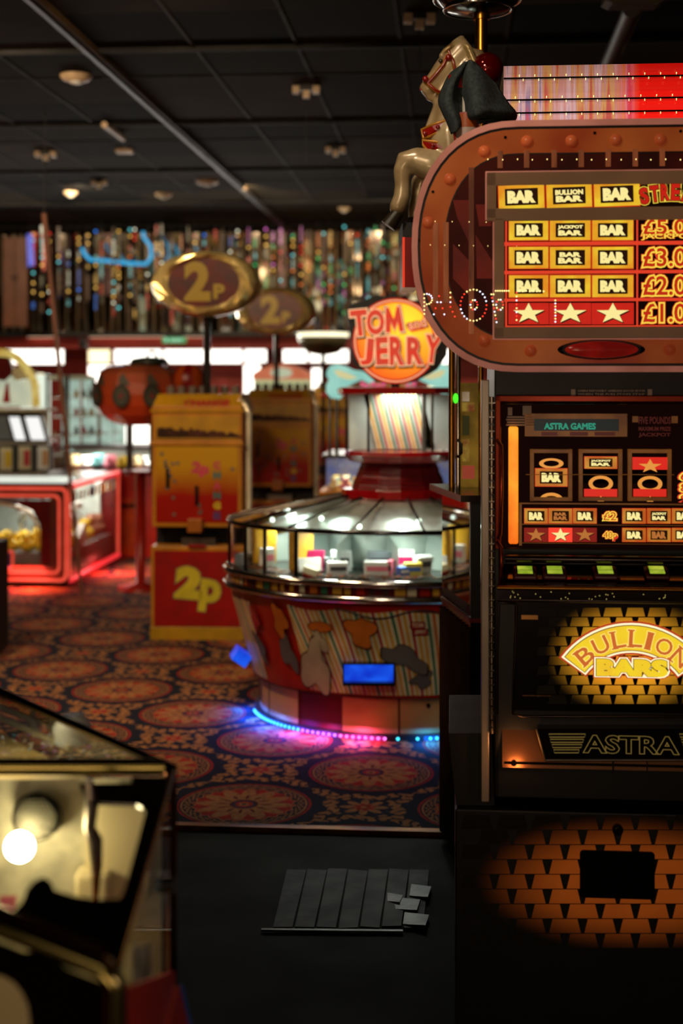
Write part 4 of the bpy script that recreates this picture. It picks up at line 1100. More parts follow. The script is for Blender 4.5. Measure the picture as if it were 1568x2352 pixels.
# collar, neck and topper
mb = MB(); mb.lathe([(.205, .962), (.262, .964), (.258, .998), (.205, 1.002)], (0, 0, 0), 'red_gloss', 16, smooth=False, sy=.85)
prof = [(.205, 1.0), (.172, 1.115)]
mb.lathe([(.215 - .045 * k / 5 - (.003 if k % 2 else 0), 1.0 + .115 * k / 5) for k in range(6)], (0, 0, 0), 'maroon', 12, smooth=False, sy=.85)
mb.build('collar', pusher, 'dark red ribbed collar')
mb = MB(); 
for k in range(5): z_ = 1.012 + k * .019; mb.tube([(.215 * (1 - .2 * (z_ - 1) / .115) * math.cos(2 * PI * i / 36), .183 * (1 - .2 * (z_ - 1) / .115) * math.sin(2 * PI * i / 36), z_) for i in range(36)], .002, 'red_gloss', n=5, closed=True)
mb.build('collar_ribs', pusher)
mb = MB(); mb.lathe([(.17, 1.112), (.225, 1.122), (.245, 1.152), (.235, 1.168), (.1, 1.17)], (0, 0, 0), 'red_gloss', 16, smooth=False, sy=.85); mb.build('topper_foot', pusher)
EM('striped_back', (200, 190, 160), .12, base=(205, 195, 165))
mb = MB(); 
for i in range(30):
    x_ = -.13 + i * .0088; m_ = MATS[('vinyl_white', 'vinyl_yellow', 'vinyl_white', 'vinyl_green', 'pale_liner', 'vinyl_red')[i % 6]]
    mb.quad((x_ + .03, -.02, 1.175), (x_ + .0388, -.02, 1.175), (x_ + .0088 - .03, -.02, 1.42), (x_ - .03, -.02, 1.42), m_)
mb.box(-.225, -.13, -.02, .0, 1.172, 1.42, 'pale_liner'); mb.box(.12, .225, -.02, .0, 1.172, 1.42, 'pale_liner'); mb.box(-.2, .2, -.014, 0, 1.172, 1.42, 'pale_liner')
mb.build('striped_backboard', pusher, 'striped backboard inside the topper')
mb = MB(); pts = [(-.235, -.10), (-.14, -.17), (.14, -.17), (.235, -.10), (.235, .10), (.14, .17), (-.14, .17), (-.235, .10)]
for i in range(8):
    a, b_ = pts[i], pts[(i + 1) % 8]; mb.quad((a[0], a[1], 1.172), (b_[0], b_[1], 1.172), (b_[0], b_[1], 1.425), (a[0], a[1], 1.425), 'clear_glass')
mb.build('topper_glass', pusher)
for i in (0, 1, 2, 3, 4, 7):
    mb = MB(); a = pts[i]; mb.cyl((a[0], a[1], 1.17), (a[0], a[1], 1.425), .006, 'dark_chrome', n=8); mb.build('topper_post', pusher)
mb = MB(); mb.cyl((.103, -.16, 1.17), (.103, -.16, 1.425), .011, 'grey_plastic', n=8); mb.build('topper_post', pusher)
mb = MB(); mb.prismz([(x * 1.08, y * 1.08) for x, y in pts], 1.425, 1.452, 'red_gloss'); mb.build('topper_roof', pusher, 'red topper roof', bevel=.004)
# name sign
SY = -.06
NF = PF
mb = MB(); 
def sp_(px, py, y=SY): return NF.px(px, py, y)
outl = [(905, 665), (916, 690), (960, 690), (1003, 705), (1022, 740), (1026, 790), (1026, 815), (1004, 848), (985, 860), (950, 878), (905, 884), (862, 876), (832, 850), (812, 836), (808, 790), (800, 742), (793, 715), (803, 700), (832, 692), (862, 678), (893, 682)]
mb.prism([sp_(*p) for p in outl], SY, SY + .05, 'black_satin'); sign = mb.build('name_sign', pusher, 'black shaped sign with a glowing orange disc and red lettering', bevel=.004)
EM('sign_rim', (214, 50, 26), 1.0, (190, 36, 20)); EM('sign_pale', (250, 190, 140), 1.05); EM('sign_letter', (222, 50, 28), 1.0, (200, 70, 50), ns=20, stretch=(1, 1, 5))
def sign_disc():
    m = bpy.data.materials.new('sign_disc'); m.use_nodes = True; nt = m.node_tree; L = nt.links.new; b = nt.nodes['Principled BSDF']
    tc = nt.nodes.new('ShaderNodeTexCoord'); mp = nt.nodes.new('ShaderNodeMapping'); mp.inputs['Location'].default_value = (-.035, 0, -1.735)
    L(tc.outputs['Object'], mp.inputs[0]); g = nt.nodes.new('ShaderNodeVectorMath'); g.operation = 'LENGTH'; L(mp.outputs[0], g.inputs[0])
    r = nt.nodes.new('ShaderNodeValToRGB'); L(g.outputs['Value'], r.inputs[0]); cr = r.color_ramp
    cr.elements[0].position = .03; cr.elements[0].color = lin((250, 220, 50)); cr.elements[1].position = .26; cr.elements[1].color = lin((206, 90, 20)); e = cr.elements.new(.13); e.color = lin((240, 160, 34))
    L(r.outputs[0], b.inputs['Base Color']); L(r.outputs[0], b.inputs['Emission Color']); b.inputs['Emission Strength'].default_value = 1.; MATS['sign_disc'] = m
sign_disc()
cx_, cz_ = sp_(908, 783, SY - .002)
def disc(mb, r, y, m, n=44): mb.poly([(cx_ + r * math.cos(-2 * PI * i / n), y, cz_ + r * math.sin(-2 * PI * i / n)) for i in range(n)][::-1], m)
mb = MB(); disc(mb, .191, SY - .001, 'sign_rim'); disc(mb, .184, SY - .002, 'sign_pale'); disc(mb, .179, SY - .003, 'sign_rim'); disc(mb, .171, SY - .004, 'sign_disc')
mb.build('sign_disc', sign, 'glowing orange disc ringed in red')
def sletter(mb, ch, px, py, w_, h_, rot, y=SY - .006, k=1., o3=.045):
    x_, z_ = sp_(px, py, y)
    for j, (off, m_, g) in enumerate(((.07 if o3 < .04 else .12, 'black_satin', .018), (.05 if o3 < .04 else .09, 'sign_pale', .011), (o3, 'sign_letter', 0))):
        mb.text(ch, x_ + (.004 if j == 0 else 0), z_ - (.004 if j == 0 else 0), w_ * k + g * k, h_ * k + g * k, y - j * .0025, [(off, m_)], rot=rot)
mb = MB()
sletter(mb, 'T', 825, 742, .076, .118, .10); sletter(mb, 'O', 862, 740, .080, .115, .02, SY - .008); x_, z_ = sp_(904, 734, SY - .006)
MP = [(0, 0), (.10, 1), (.27, 1), (.5, .52), (.70, 1), (.87, 1), (1, 0), (.74, 0), (.70, .42), (.5, .06), (.33, .42), (.27, 0)]
for j, (m_, g) in enumerate((('black_satin', .020), ('sign_pale', .013), ('sign_letter', 0))):
    c_, s_ = math.cos(.08), math.sin(.08); P_ = []
    for u, v_ in MP:
        X_ = (u - .5) * (.082 + g); Z_ = (v_ - .5) * (.112 + g); P_.append((x_ + X_ * c_ - Z_ * s_, z_ + X_ * s_ + Z_ * c_))
    mb.prism(P_, SY - .0065 - j * .0025, SY - .006 - j * .0025, m_)
mb.build('sign_word', sign, 'red word TOM edged in cream')
mb = MB(); x_, z_ = sp_(957, 743, SY - .008)
for j, (off, m_, g) in enumerate(((.08, 'black_satin', .016), (.06, 'sign_letter', .008), (.0, 'sign_pale', 0))): mb.text('and', x_, z_, .082 + g, .042 + g, SY - .008 - j * .002, [(off, m_)], rot=.22)
mb.obox((x_ + .004, SY - .010, z_ - .028), .062, .002, .007, 'sign_letter', ry=-.2)
mb.build('sign_word', sign, 'small script word and')
mb = MB()
for ch, px, py, w_, h_, r_ in (('J', 843, 808, .056, .122, -.08), ('E', 877, 806, .056, .126, .03), ('R', 911, 806, .066, .130, .02), ('R', 953, 806, .074, .125, 0), ('Y', 993, 802, .076, .125, -.12)):
    sletter(mb, ch, px, py, w_, h_, r_, SY - .008 - .0012 * (px % 2))
mb.build('sign_word', sign, 'red word JERRY edged in cream')
mb = MB(); mb.cyl((cx_, -.03, 1.45), (cx_, -.03, 1.55), .02, 'black_satin'); mb.build('sign_post', pusher)
# light strip round the foot
PM('strip_channel', (30, 30, 32), .4)
EM('led_blue', (70, 190, 255), 3.2); EM('led_cyan', (60, 215, 255), 3.0); EM('led_violet', (190, 110, 255), 3.2); EM('led_pink', (255, 110, 225), 3.2)
EM('diffuser_blue', (30, 110, 220), .8); EM('diffuser_violet', (120, 60, 200), .8); EM('diffuser_pink', (200, 50, 150), .8)
mb = MB(); band(mb, [(.622, .552, .006), (.650, .580, .006), (.650, .580, .034), (.622, .552, .036)], 'strip_channel', smooth=False); strip = mb.build('light_strip', pusher, 'light strip channel round the foot')
def ledcol(a):
    if a < -42: return 'led_blue'
    if a < -25: return 'led_violet'
    if a < -7: return 'led_pink'
    return 'led_cyan'
mb = MB()
for a0, a1, m_ in ((-82, -42, 'diffuser_blue'), (-42, -25, 'diffuser_violet'), (-25, -7.5, 'diffuser_pink'), (7, 60, 'diffuser_blue')): band(mb, [(.6515, .5815, .010), (.6515, .5815, .030)], m_, a0, a1, n=20)
mb.build('diffuser', strip, 'glowing tube blue to pink')
a = -80
while a < 60:
    if not (-7 < a < -4 or -1 < a < 3 or 5.5 < a < 7):
        mb = MB(); mb.sph(ell(.653, .583, R2(a), .021), .0062, ledcol(a), 6, 4); mb.build('led', strip)
    a += 2.35
for a, c_, e_ in ((-85, (.01, .10, 1), 4.5), (-70, (.01, .10, 1), 5), (-55, (.02, .10, 1), 5), (-42, (.15, .06, 1), 3.2), (-30, (.7, .12, .9), 2.6), (-16, (1, .1, .6), 2.6), (8, (.01, .25, 1), 2), (22, (.01, .25, 1), 3), (36, (.01, .25, 1), 3)):
    p = PF.o + ell(.70, .63, R2(a), .06); lamp('strip_glow', 'AREA', p, e_ * (.5 if a > -60 else .38), c_, .06)

# things on the play field: each prize box its own thing
GF = 'prize boxes on the play field'
PM('box_white', (222, 226, 220), .4); PM('box_pink', (226, 120, 140), .4); PM('box_blue', (60, 110, 190), .4); PM('box_grey', (120, 130, 134), .4); PM('box_yellow', (226, 204, 90), .4); PM('print_dark', (70, 66, 70), .4); PM('box_magenta', (180, 30, 90), .4)
def gift(px, py, w_, h_, d_, ly, m_, rz, label, rx=0, tilt=0, face='print_dark', z=.670):
    x_, _ = PF.px(px, py, ly)
    t = thing('prize_box', label, 'prize box', loc=PF.o + Vector((x_, ly, z)), yaw=rz, group=GF)
    mb = MB(); mb.obox((0, 0, h_ / 2), w_, d_, h_, m_, rx=tilt); mb.build('carton', t, bevel=.002)
    mb = MB(); mb.obox((0, -d_ / 2 - .001, h_ * .5), w_ * .8, .001, h_ * .35, face, rx=tilt); mb.build('printed_front', t)
gift(775, 1305, .085, .05, .07, -.40, 'box_white', .1, 'white carton standing left of centre at the front of the play field')
gift(783, 1275, .085, .085, .05, -.31, 'box_white', .05, 'taller white carton right behind the left front carton')
gift(868, 1305, .115, .055, .07, -.42, 'box_white', -.08, 'wide white carton at the front centre of the play field', face='box_pink')
gift(870, 1275, .10, .085, .05, -.32, 'box_grey', 0, 'grey and white carton behind the wide front carton')
gift(897, 1300, .02, .06, .08, -.42, 'box_pink', -.2, 'pink edged thin carton leaning on the wide front carton')
gift(925, 1312, .045, .035, .04, -.45, 'box_blue', .4, 'small blue packet in front right of the play field', face='box_white')
gift(948, 1310, .07, .05, .05, -.43, 'box_yellow', .2, 'yellow and white packet by the right front pane', face='box_blue')
gift(970, 1285, .08, .075, .03, -.38, 'box_white', .5, 'white card leaning near the right post', tilt=.3)
gift(720, 1260, .09, .09, .03, -.34, 'box_magenta', -.2, 'magenta card leaning at the left of the drum', tilt=-.2, face='box_white')
gift(708, 1290, .10, .06, .04, -.38, 'box_white', .3, 'white card lying askew behind the left coin slot', tilt=-.4)
gift(738, 1285, .08, .06, .04, -.33, 'box_grey', -.5, 'dark grey carton between the left cards')
gift(930, 1265, .08, .09, .03, -.31, 'box_white', 0, 'white carton in the back right of the play field', face='box_magenta')
gift(613, 1285, .05, .08, .05, -.18, 'box_white', .6, 'white carton behind the narrow left pane', face='box_pink')
gift(560, 1300, .07, .05, .05, -.12, 'box_grey', .9, 'grey carton in the far left corner of the play field')
PM('coin_silver', (190, 188, 180), .25, 1); PM('coin_copper', (170, 100, 60), .3, 1)
mb = MB(); random.seed(21)
for i in range(420):
    a = R2(random.uniform(-95, 60)); k = random.uniform(.86, .985)
    p = ell(.74 * k, .57 * k, a, .669 + random.random() * .006); mb.cyl(p, p + Vector((random.uniform(-.0005, .0005), 0, .0018)), .0105, random.choice(['coin_silver', 'coin_copper', 'coin_copper']), n=8)
o = mb.build('coins', loc=PF.o); tag(o, 'copper and silver coins strewn along the edge of the round play field', 'coins', kind='stuff')

# ------------------------------------------------------------------ change machines
def art_gradient(name, top, bot, z0, z1):
    m = bpy.data.materials.new(name); m.use_nodes = True; nt = m.node_tree; L = nt.links.new; b = nt.nodes['Principled BSDF']
    tc = nt.nodes.new('ShaderNodeTexCoord'); sp = nt.nodes.new('ShaderNodeSeparateXYZ'); L(tc.outputs['Object'], sp.inputs[0])
    no = nt.nodes.new('ShaderNodeTexNoise'); no.inputs['Scale'].default_value = 5; L(tc.outputs['Object'], no.inputs['Vector'])
    z = V(nt, sp.outputs[2]) + (V(nt, no.outputs['Fac']) - .5) * .08
    mr = nt.nodes.new('ShaderNodeMapRange'); L(z.k, mr.inputs[0]); mr.inputs[1].default_value = z0; mr.inputs[2].default_value = z1
    mx = nt.nodes.new('ShaderNodeMix'); mx.data_type = 'RGBA'; L(mr.outputs[0], mx.inputs[0]); mx.inputs[6].default_value = lin(bot); mx.inputs[7].default_value = lin(top)
    L(mx.outputs[2], b.inputs['Base Color']); b.inputs['Roughness'].default_value = .22; b.inputs['Coat Weight'].default_value = .5
    MATS[name] = m
art_gradient('change_art', (186, 138, 24), (150, 22, 10), .82, 1.0)   # the printed artwork itself fades from yellow to red
PM('letter_pink', (196, 60, 90), .4); PM('letter_teal', (40, 110, 110), .4); PM('letter_purple', (90, 60, 120), .4); PM('coin_print', (120, 110, 100), .3, .3); PM('letter_yellow', (206, 186, 40), .4); PM('letter_grey', (110, 105, 80), .4); PM('window_dark', (48, 30, 22), .15, coat=.5, col2=(90, 50, 40), ns=14)
PM('pale_trim', (236, 226, 196), .18, .35); PM('gold_edge', (186, 122, 26), .35); PM('orange_shelf', (170, 96, 20), .4)  # pale_trim: bright mirrored reflections put into a pale colour
def change_machine(x, D, label, sign_label, sx=0, sign_dz=0, k=1.0):
    cf = Fr(x, D, YAW * .6)
    t = thing('change_machine', label, 'change machine', cf, group='yellow and red change machines')
    hw = .267
    mb = MB(); mb.box(-hw, hw, 0, .5, 0, .085, 'yellow_paint'); mb.build('plinth', t, bevel=.004)
    mb = MB(); mb.box(-hw + .004, hw - .004, .006, .5, .085, .54, 'gold_edge'); low = mb.build('lower_box', t, 'gold edged lower box', bevel=.004)
    mb = MB(); mb.box(-hw + .024, hw - .024, -.002, .008, .088, .515, 'red_paint'); pan = mb.build('front_panel', t, 'flat red front panel')
    mb = MB(); mb.text('2', -.045, .335, .155, .185, -.004, [(.10, 'letter_grey'), (.075, 'letter_yellow')], rot=-.08); mb.text('p', .075, .262, .118, .185, -.004, [(.065, 'letter_grey'), (.045, 'letter_yellow')], rot=-.12)
    mb.build('lettering', pan, 'fat yellow 2p')
    mb = MB(); mb.box(-hw + .01, hw - .01, .14, .5, .54, .66, 'black_matte'); mb.box(-.09, .10, .02, .14, .54, .585, 'brushed'); mb.box(-.05, .05, -.01, .02, .535, .55, 'red_paint'); mb.build('coin_bin', t, 'dark recess with a steel coin bin')
    mb = MB(); mb.box(-hw + .012, hw - .012, .0, .5, .65, 1.335, 'gold_edge'); up = mb.build('upper_box', t, 'gold edged upper box', bevel=.004)
    mb = MB(); mb.box(-hw + .035, hw - .035, -.004, .004, .675, 1.105, 'change_art'); art = mb.build('art_panel', t, 'printed front fading from yellow to red')
    mb = MB(); mb.text('2p', 0.02, .975, .10, .085, -.006, [(.06, 'letter_pink')], rot=-.15)
    for i, (ch, m_) in enumerate(zip('CHANGE', ('letter_pink', 'letter_teal', 'letter_pink', 'letter_teal', 'letter_yellow', 'letter_purple'))): mb.text(ch, .115, 1.0 - i * .057, .042, .042, -.006, [(.07, m_)])
    mb.build('lettering', art, 'small multicoloured lettering')
    mb = MB(); random.seed(int(D * 10))
    for i in range(30):
        cx, cz = random.uniform(-.21, .21), random.uniform(.69, 1.08)
        if abs(cx - .115) < .04 or (abs(cx) < .08 and .9 < cz < 1.04): continue
        mb.cyl((cx, -.006, cz), (cx, -.003, cz), .011, 'coin_print', n=10)
    mb.build('coin_prints', art, kind='stuff')
    for cx, cz in ((-.165, .93), (.0, .83)):
        mb = MB(); mb.box(cx - .010, cx + .010, -.014, 0, cz - .055, cz + .055, 'black_gloss'); mb.build('note_slot', t, bevel=.003)
    mb = MB(); mb.box(-.045, .035, -.06, .02, .625, .70, 'orange_shelf'); mb.build('coin_spout', t, bevel=.003)
    mb = MB(); mb.box(-hw + .004, hw - .004, -.012, .01, 1.11, 1.135, 'gold_edge'); mb.build('divider', t, bevel=.003)
    mb = MB(); mb.box(-hw + .03, hw - .03, -.006, .004, 1.145, 1.275, 'yellow_paint')
    random.seed(3)
    for i in range(26): cx = -hw + .05 + i * .0185; h_ = .05 * (1 - i / 34) + random.uniform(0, .02); mb.obox((cx, -.0075, 1.155 + h_ / 2), .019, .001, h_, 'window_dark')
    mb.build('picture_panel', t, 'yellow panel with dark crowd silhouettes')
    mb = MB(); mb.add([(-hw, -.01, 1.30), (hw, -.01, 1.30), (hw - .03, .1, 1.40), (-hw + .03, .1, 1.40), (-hw, .5, 1.30), (hw, .5, 1.30), (hw - .03, .45, 1.40), (-hw + .03, .45, 1.40)],
                      [(0, 1, 2, 3), (1, 5, 6, 2), (4, 0, 3, 7), (5, 4, 7, 6), (3, 2, 6, 7), (0, 4, 5, 1)], 'yellow_paint'); cap = mb.build('sloping_cap', t, 'yellow sloping cap')
    mb = MB(); mb.X = Matrix.Translation((.05, .04, 1.348)) @ Matrix.Rotation(-.82, 4, 'X'); mb.text('CHANGE', 0, 0, .26, .055, -.003, [(.05, 'vinyl_red')]); mb.build('cap_lettering', cap)
    for s_ in (-1, 1):
        if s_ < 0 and D < 8: continue
        mb = MB(); x_ = s_ * (hw + .022); mb.tube([(x_, .05, .1), (x_, .05, 1.28), (x_ - s_ * .02, .06, 1.335), (x_ - s_ * .06, .08, 1.365)], .017, 'pale_trim', n=10); mb.build('side_trim', t, 'tube trim down the side, mirrored brightness put into its pale colour')
    for i in range(7): mb = MB(); mb.cyl((-.19 + i * .063, .25, 1.395), (-.19 + i * .063, .25, 1.445), .024, 'coin_print', n=12); mb.build('coin_tube', t, 'grey coin tube on the top')
    # oval sign on its pole
    if sign_label is not None:
        sx_, sz = sx, 2.03 + sign_dz
        mb = MB(); mb.cyl((sx_, .12, 1.395), (sx_, .12, sz - .15), .021 * k, 'dark_chrome'); mb.build('sign_pole', t, 'metal pole')
        rx, rz = .308, .185; n = 22
        rg = []
        random.seed(4)
        for q_, y_ in ((1.0, .20), (1.03, .08), (.95, -.01), (.86, -.045), (.76, -.03), (.66, -.01)):
            jt = [random.uniform(-.022, .022) for i in range(n)]
            rg.append([(sx_ + math.cos(2 * PI * i / n) * rx * q_, y_ + (jt[i] if q_ < 1 and q_ > .7 else 0), sz + math.sin(2 * PI * i / n) * rz * (q_ if q_ > .7 else .74)) for i in range(n)])
        mb = MB(); mb.loft(rg, 'gold_mirror', cap=False, smooth=False); mb.loft([rg[0], [(sx_ + math.cos(2 * PI * i / n) * .02, .2, sz + math.sin(2 * PI * i / n) * .02) for i in range(n)]], 'gold_mirror', smooth=False, cap=False)
        sg = mb.build('oval_sign', t, 'faceted gold mirrored oval rim')
        mb = MB(); mb.poly([(sx_ + math.cos(2 * PI * i / 30) * rx * .665, -.012, sz + math.sin(2 * PI * i / 30) * rz * .76) for i in range(30)], 'sign_oval_red')
        mb.text('2', sx_ - .035, sz + .008, .15, .225, -.016, [(.05, 'sign_oval_gold')]); mb.text('P', sx_ + .088, sz - .05, .065, .085, -.016, [(.05, 'sign_oval_gold')])
        mb.build('oval_face', sg, sign_label)
    return t
EM('sign_oval_red', (110, 20, 12), .45, (60, 12, 8), ns=9); EM('sign_oval_gold', (170, 124, 30), .5)
change_machine((452 - 784) / FPX * 7.75, 7.75, 'nearest yellow and red change machine with a fat yellow 2p on its red front', 'dark red face with a gold 2P', sx=.04)
change_machine((640 - 784) / FPX * 10.6, 10.6, 'second change machine half hidden between the nearest one and the round pusher', 'dark red oval face with a dull 2P', sx=-.03, sign_dz=-.02)
change_machine((778 - 784) / FPX * 13.2, 13.2, 'farthest change machine glimpsed left of the round pusher topper', None)
# ------------------------------------------------------------------ bowl lamp on a pole
BL = W(742, 772, 12.4)
t = thing('bowl_lamp', 'grey bowl shaped lamp on a pole below the mirrored bulkhead', 'lamp', loc=Vector((BL.x, BL.y, 0)))
PM('bowl_grey', (120, 112, 84), .35, .4)
mb = MB(); mb.lathe([(.05, BL.z - .17), (.14, BL.z - .15), (.21, BL.z - .08), (.23, BL.z - .01), (.22, BL.z)], (0, 0, 0), 'bowl_grey', 20); mb.build('bowl', t)
mb = MB(); mb.lathe([(.228, BL.z - .012), (.232, BL.z + .03), (.2, BL.z + .032)], (0, 0, 0), 'strip_light', 20); mb.build('light_ring', t, 'pale glowing ring')
mb = MB(); mb.cyl((0, 0, 0), (0, 0, BL.z - .14), .02, 'dark_chrome'); mb.build('pole', t)

# ------------------------------------------------------------------ scroll headed machine behind the pusher
AF = Fr(W(895, 1000, 8.0).x, 8.0, YAW)
EM('aqua_lit', (158, 214, 200), .95, (130, 196, 184)); EM('aqua_core', (214, 206, 150), .9)
t = thing('scroll_headed_machine', 'machine with glowing aqua scroll header and chrome posts behind the round pusher', 'arcade machine', AF)
def ax(px, py, ly=0): return AF.px(px, py, ly)
def scroll(mb, flip):
    c = 895
    P_ = [(752, 850), (760, 840), (775, 836), (795, 842), (812, 850), (830, 852), (850, 862), (862, 874), (850, 882), (830, 872), (812, 880), (798, 888), (782, 890), (772, 896), (778, 906), (788, 908), (780, 917), (762, 914), (750, 902), (750, 885), (756, 872), (750, 862)]
    Q = [(766, 852), (778, 850), (800, 858), (822, 868), (800, 872), (778, 866)]
    f = (lambda p: (2 * c - p[0], p[1])) if flip else (lambda p: p)
    mb.prism([ax(*f(p)) for p in P_], -.03, .03, 'aqua_lit'); mb.prism([ax(*f(p), -.034) for p in Q], -.036, -.03, 'aqua_core')
for fl_ in (0, 1):
    mb = MB(); scroll(mb, fl_); mb.build('scroll_header', t, 'glowing aqua scroll', bevel=.003)
PM('header_back', (200, 150, 90), .4)
x0, z1 = ax(842, 862); x1, z0 = ax(948, 895)
mb = MB(); mb.box(x0, x1, -.01, .05, z0, z1, 'header_back'); mb.build('header_board', t)
EM('pink_flower', (226, 90, 130), .9)
for i, px in enumerate((832, 842, 856, 868, 880, 936, 950)):
    mb = MB(); x_, z_ = ax(px, 882 + (i % 2) * 5, -.05); mb.sph((x_, -.05, z_), .014, 'pink_flower', 8, 6); mb.build('pink_lamp', t, 'small pink lamp')
zt_ = ax(0, 912)[1]; zc = ax(0, 1046)[1]; zm = ax(0, 1104)[1]
for px in (757, 773, 1020, 1034):
    x_ = ax(px, 900)[0]; mb = MB(); mb.cyl((x_, 0, zc), (x_, 0, zt_ + .02), .012, 'chrome'); mb.build('post', t, 'chrome post')
xl, xr = ax(737, 1000)[0], ax(1052, 1000)[0]
mb = MB(); mb.box(xl, xr, 0, .5, zt_, zt_ + .03, 'red_gloss'); mb.build('canopy', t)
mb = MB(); mb.box(xl, xr, 0, .6, 0, zm - .06, 'maroon'); mb.box(xl, xr, .0, .6, zc - .01, zc + .012, 'dark_chrome'); mb.box(xl - .01, xr + .01, -.02, .6, zm - .07, zm - .05, 'gold_edge'); mb.build('cabinet', t, 'dark red cabinet')
mb = MB(); mb.box(xl + .004, xr - .004, .0, .004, zm - .05, zc - .01, 'clear_glass'); mb.build('front_glass', t)
EM('back_glow', (150, 140, 150), .5, (90, 110, 170), ns=12)
mb = MB(); mb.box(xl, xr, .35, .37, zm - .05, zc - .01, 'back_glow'); mb.build('lit_backboard', t)
random.seed(31)
PM('toy_cream', (226, 204, 150), .6); PM('toy_red', (196, 50, 50), .6); PM('toy_teal', (80, 150, 150), .6); PM('toy_yellow', (226, 190, 20), .7); PM('toy_green', (70, 130, 60), .6); PM('toy_pink', (220, 120, 140), .6); PM('toy_brown', (120, 70, 40), .7)
COLN = {'toy_cream': 'cream', 'toy_pink': 'pink', 'toy_yellow': 'yellow', 'toy_teal': 'teal', 'toy_brown': 'brown', 'box_white': 'white', 'box_grey': 'grey'}
def plush(name, label, m_, r, loc, yaw, group):
    mb = MB(); mb.sph((0, 0, r * .8), r, m_, 8, 6, sz=.8); mb.sph((0, -r * .3, r * 1.75), r * .62, m_, 8, 6); mb.sph((-r * .45, 0, r * 2.25), r * .22, m_, 6, 4); mb.sph((r * .45, 0, r * 2.25), r * .22, m_, 6, 4)
    o = mb.build(name, loc=loc, yaw=yaw); return tag(o, label, 'plush toy', group)
def toys(name, label, n, f, x0, x1, y0, y1, z, r, cols_, group):
    """small plush toys in loose rows, each of its own; %s in the label takes the colour"""
    nx = max(1, int((x1 - x0) / (2.15 * r)) + 1); k = 0
    for i in range(n):
        ix, iy = i % nx, i // nx
        x_ = x0 + (x1 - x0) * (ix + .5) / nx + random.uniform(-.1, .1) * r; y_ = y0 + (y1 - y0) * 0 + iy * 2.3 * r + random.uniform(-.1, .1) * r
        m_ = cols_[i % len(cols_)]
        plush(name, label % COLN[m_] if '%s' in label else label, m_, r * random.uniform(.85, 1.0), f.o + f.R @ Vector((x_, y_, z)), f.yaw + random.uniform(-.5, .5), group + (' (%s)' % COLN[m_] if '%s' in label else ''))
toys('plush_toy', 'tiny %s plush toy under glass in the scroll headed machine', 9, AF, xl + .04, xl + .24, .06, .3, zm - .05, .035, ['toy_cream', 'toy_pink', 'toy_yellow', 'toy_teal'], 'plush toys in the scroll headed machine')
lamp('cabinet_lamp_light', 'AREA', AF.o + AF.R @ Vector((xl + .15, .15, zc - .02)), 1.2, (1, .9, .8), .1)

# ------------------------------------------------------------------ red prize grabber at the left
LF = Fr(W(158, 1350, 9.68).x, 9.68, YAW)
EM('red_tube', (236, 84, 62), .95, (226, 70, 50)); EM('red_tube_hot', (238, 50, 54), 1.0); EM('white_glow', (235, 242, 228), .9)
grab = thing('prize_grabber', 'low red grabber cabinet outlined by glowing red tubes at the left', 'prize grabber', LF)
GX0, GX1, GY1, GZ0, GZ1 = -1.1, 0, 1.42, .05, .745
mb = MB(); mb.box(GX0, GX1, 0, GY1, GZ0, GZ0 + .05, 'maroon'); mb.box(GX0, GX1, 1.3, GY1, GZ0, GZ1, 'maroon'); mb.box(GX0, GX1, 0, GY1, GZ1 - .03, GZ1, 'maroon')
mb.build('carcass', grab)
PM('brown_band', (96, 42, 28), .4)
mb = MB()
for a, b_ in ((GX0, GX1),):
    mb.box(a, b_, -.012, 0, GZ0, GZ0 + .12, 'brown_band'); mb.box(a, b_, -.012, 0, GZ1 - .11, GZ1, 'brown_band'); mb.box(b_ - .13, b_, -.012, 0, GZ0 + .12, GZ1 - .11, 'brown_band')
mb.build('front_frame', grab, 'brown front frame between the glowing tubes')
def rtube(mb, x0, x1, z0, z1, y, r, m, rad=.04): mb.tube([(x, y, z) for x, z in rrect(x0, x1, z0, z1, rad)], r, m, n=8, closed=True)
mb = MB(); rtube(mb, GX0 + .02, GX1 - .015, GZ0 + .012, GZ1 - .035, -.018, .012, 'red_tube'); mb.build('outer_tube', grab, 'glowing red outer tube')
mb = MB(); rtube(mb, GX0 + .02, GX1 - .065, GZ0 + .065, GZ1 - .085, -.018, .010, 'red_tube'); mb.build('inner_tube', grab, 'glowing red inner tube')
mb = MB(); mb.box(GX1 - .02, GX1 + .004, -.004, .03, GZ0 + .03, GZ1 - .03, 'red_tube'); mb.cyl((GX1 + .004, .02, GZ0 + .01), (GX1 + .004, GY1, GZ0 + .01), .020, 'red_tube_hot'); mb.cyl((GX1 + .002, .02, GZ1 - .02), (GX1 + .002, GY1, GZ1 - .02), .026, 'red_tube_hot'); mb.cyl((GX1, GY1, GZ0 + .01), (GX1, GY1, GZ1 - .02), .016, 'red_tube'); mb.build('side_tubes', grab, 'glowing red side frame')
mb = MB(); mb.box(GX1 - .003, GX1, .04, GY1 - .03, GZ0 + .04, GZ1 - .05, 'clear_glass'); mb.build('side_glass', grab)
mb = MB(); mb.box(GX0, GX1 - .12, -.006, -.003, GZ0 + .12, GZ1 - .11, 'clear_glass'); mb.build('front_glass', grab)
mb = MB()
for i in range(12): y_ = .12 + i * .105; mb.box(GX1 + .001, GX1 + .004, y_, y_ + .055, GZ1 - .14, GZ1 - .075, ('vinyl_orange', 'vinyl_white')[i % 2])
mb.cyl((GX1 + .002, .62, GZ1 - .10), (GX1 + .006, .62, GZ1 - .10), .045, 'box_blue', n=16); mb.build('awning_print', grab, 'orange and white awning stripes with a blue badge')
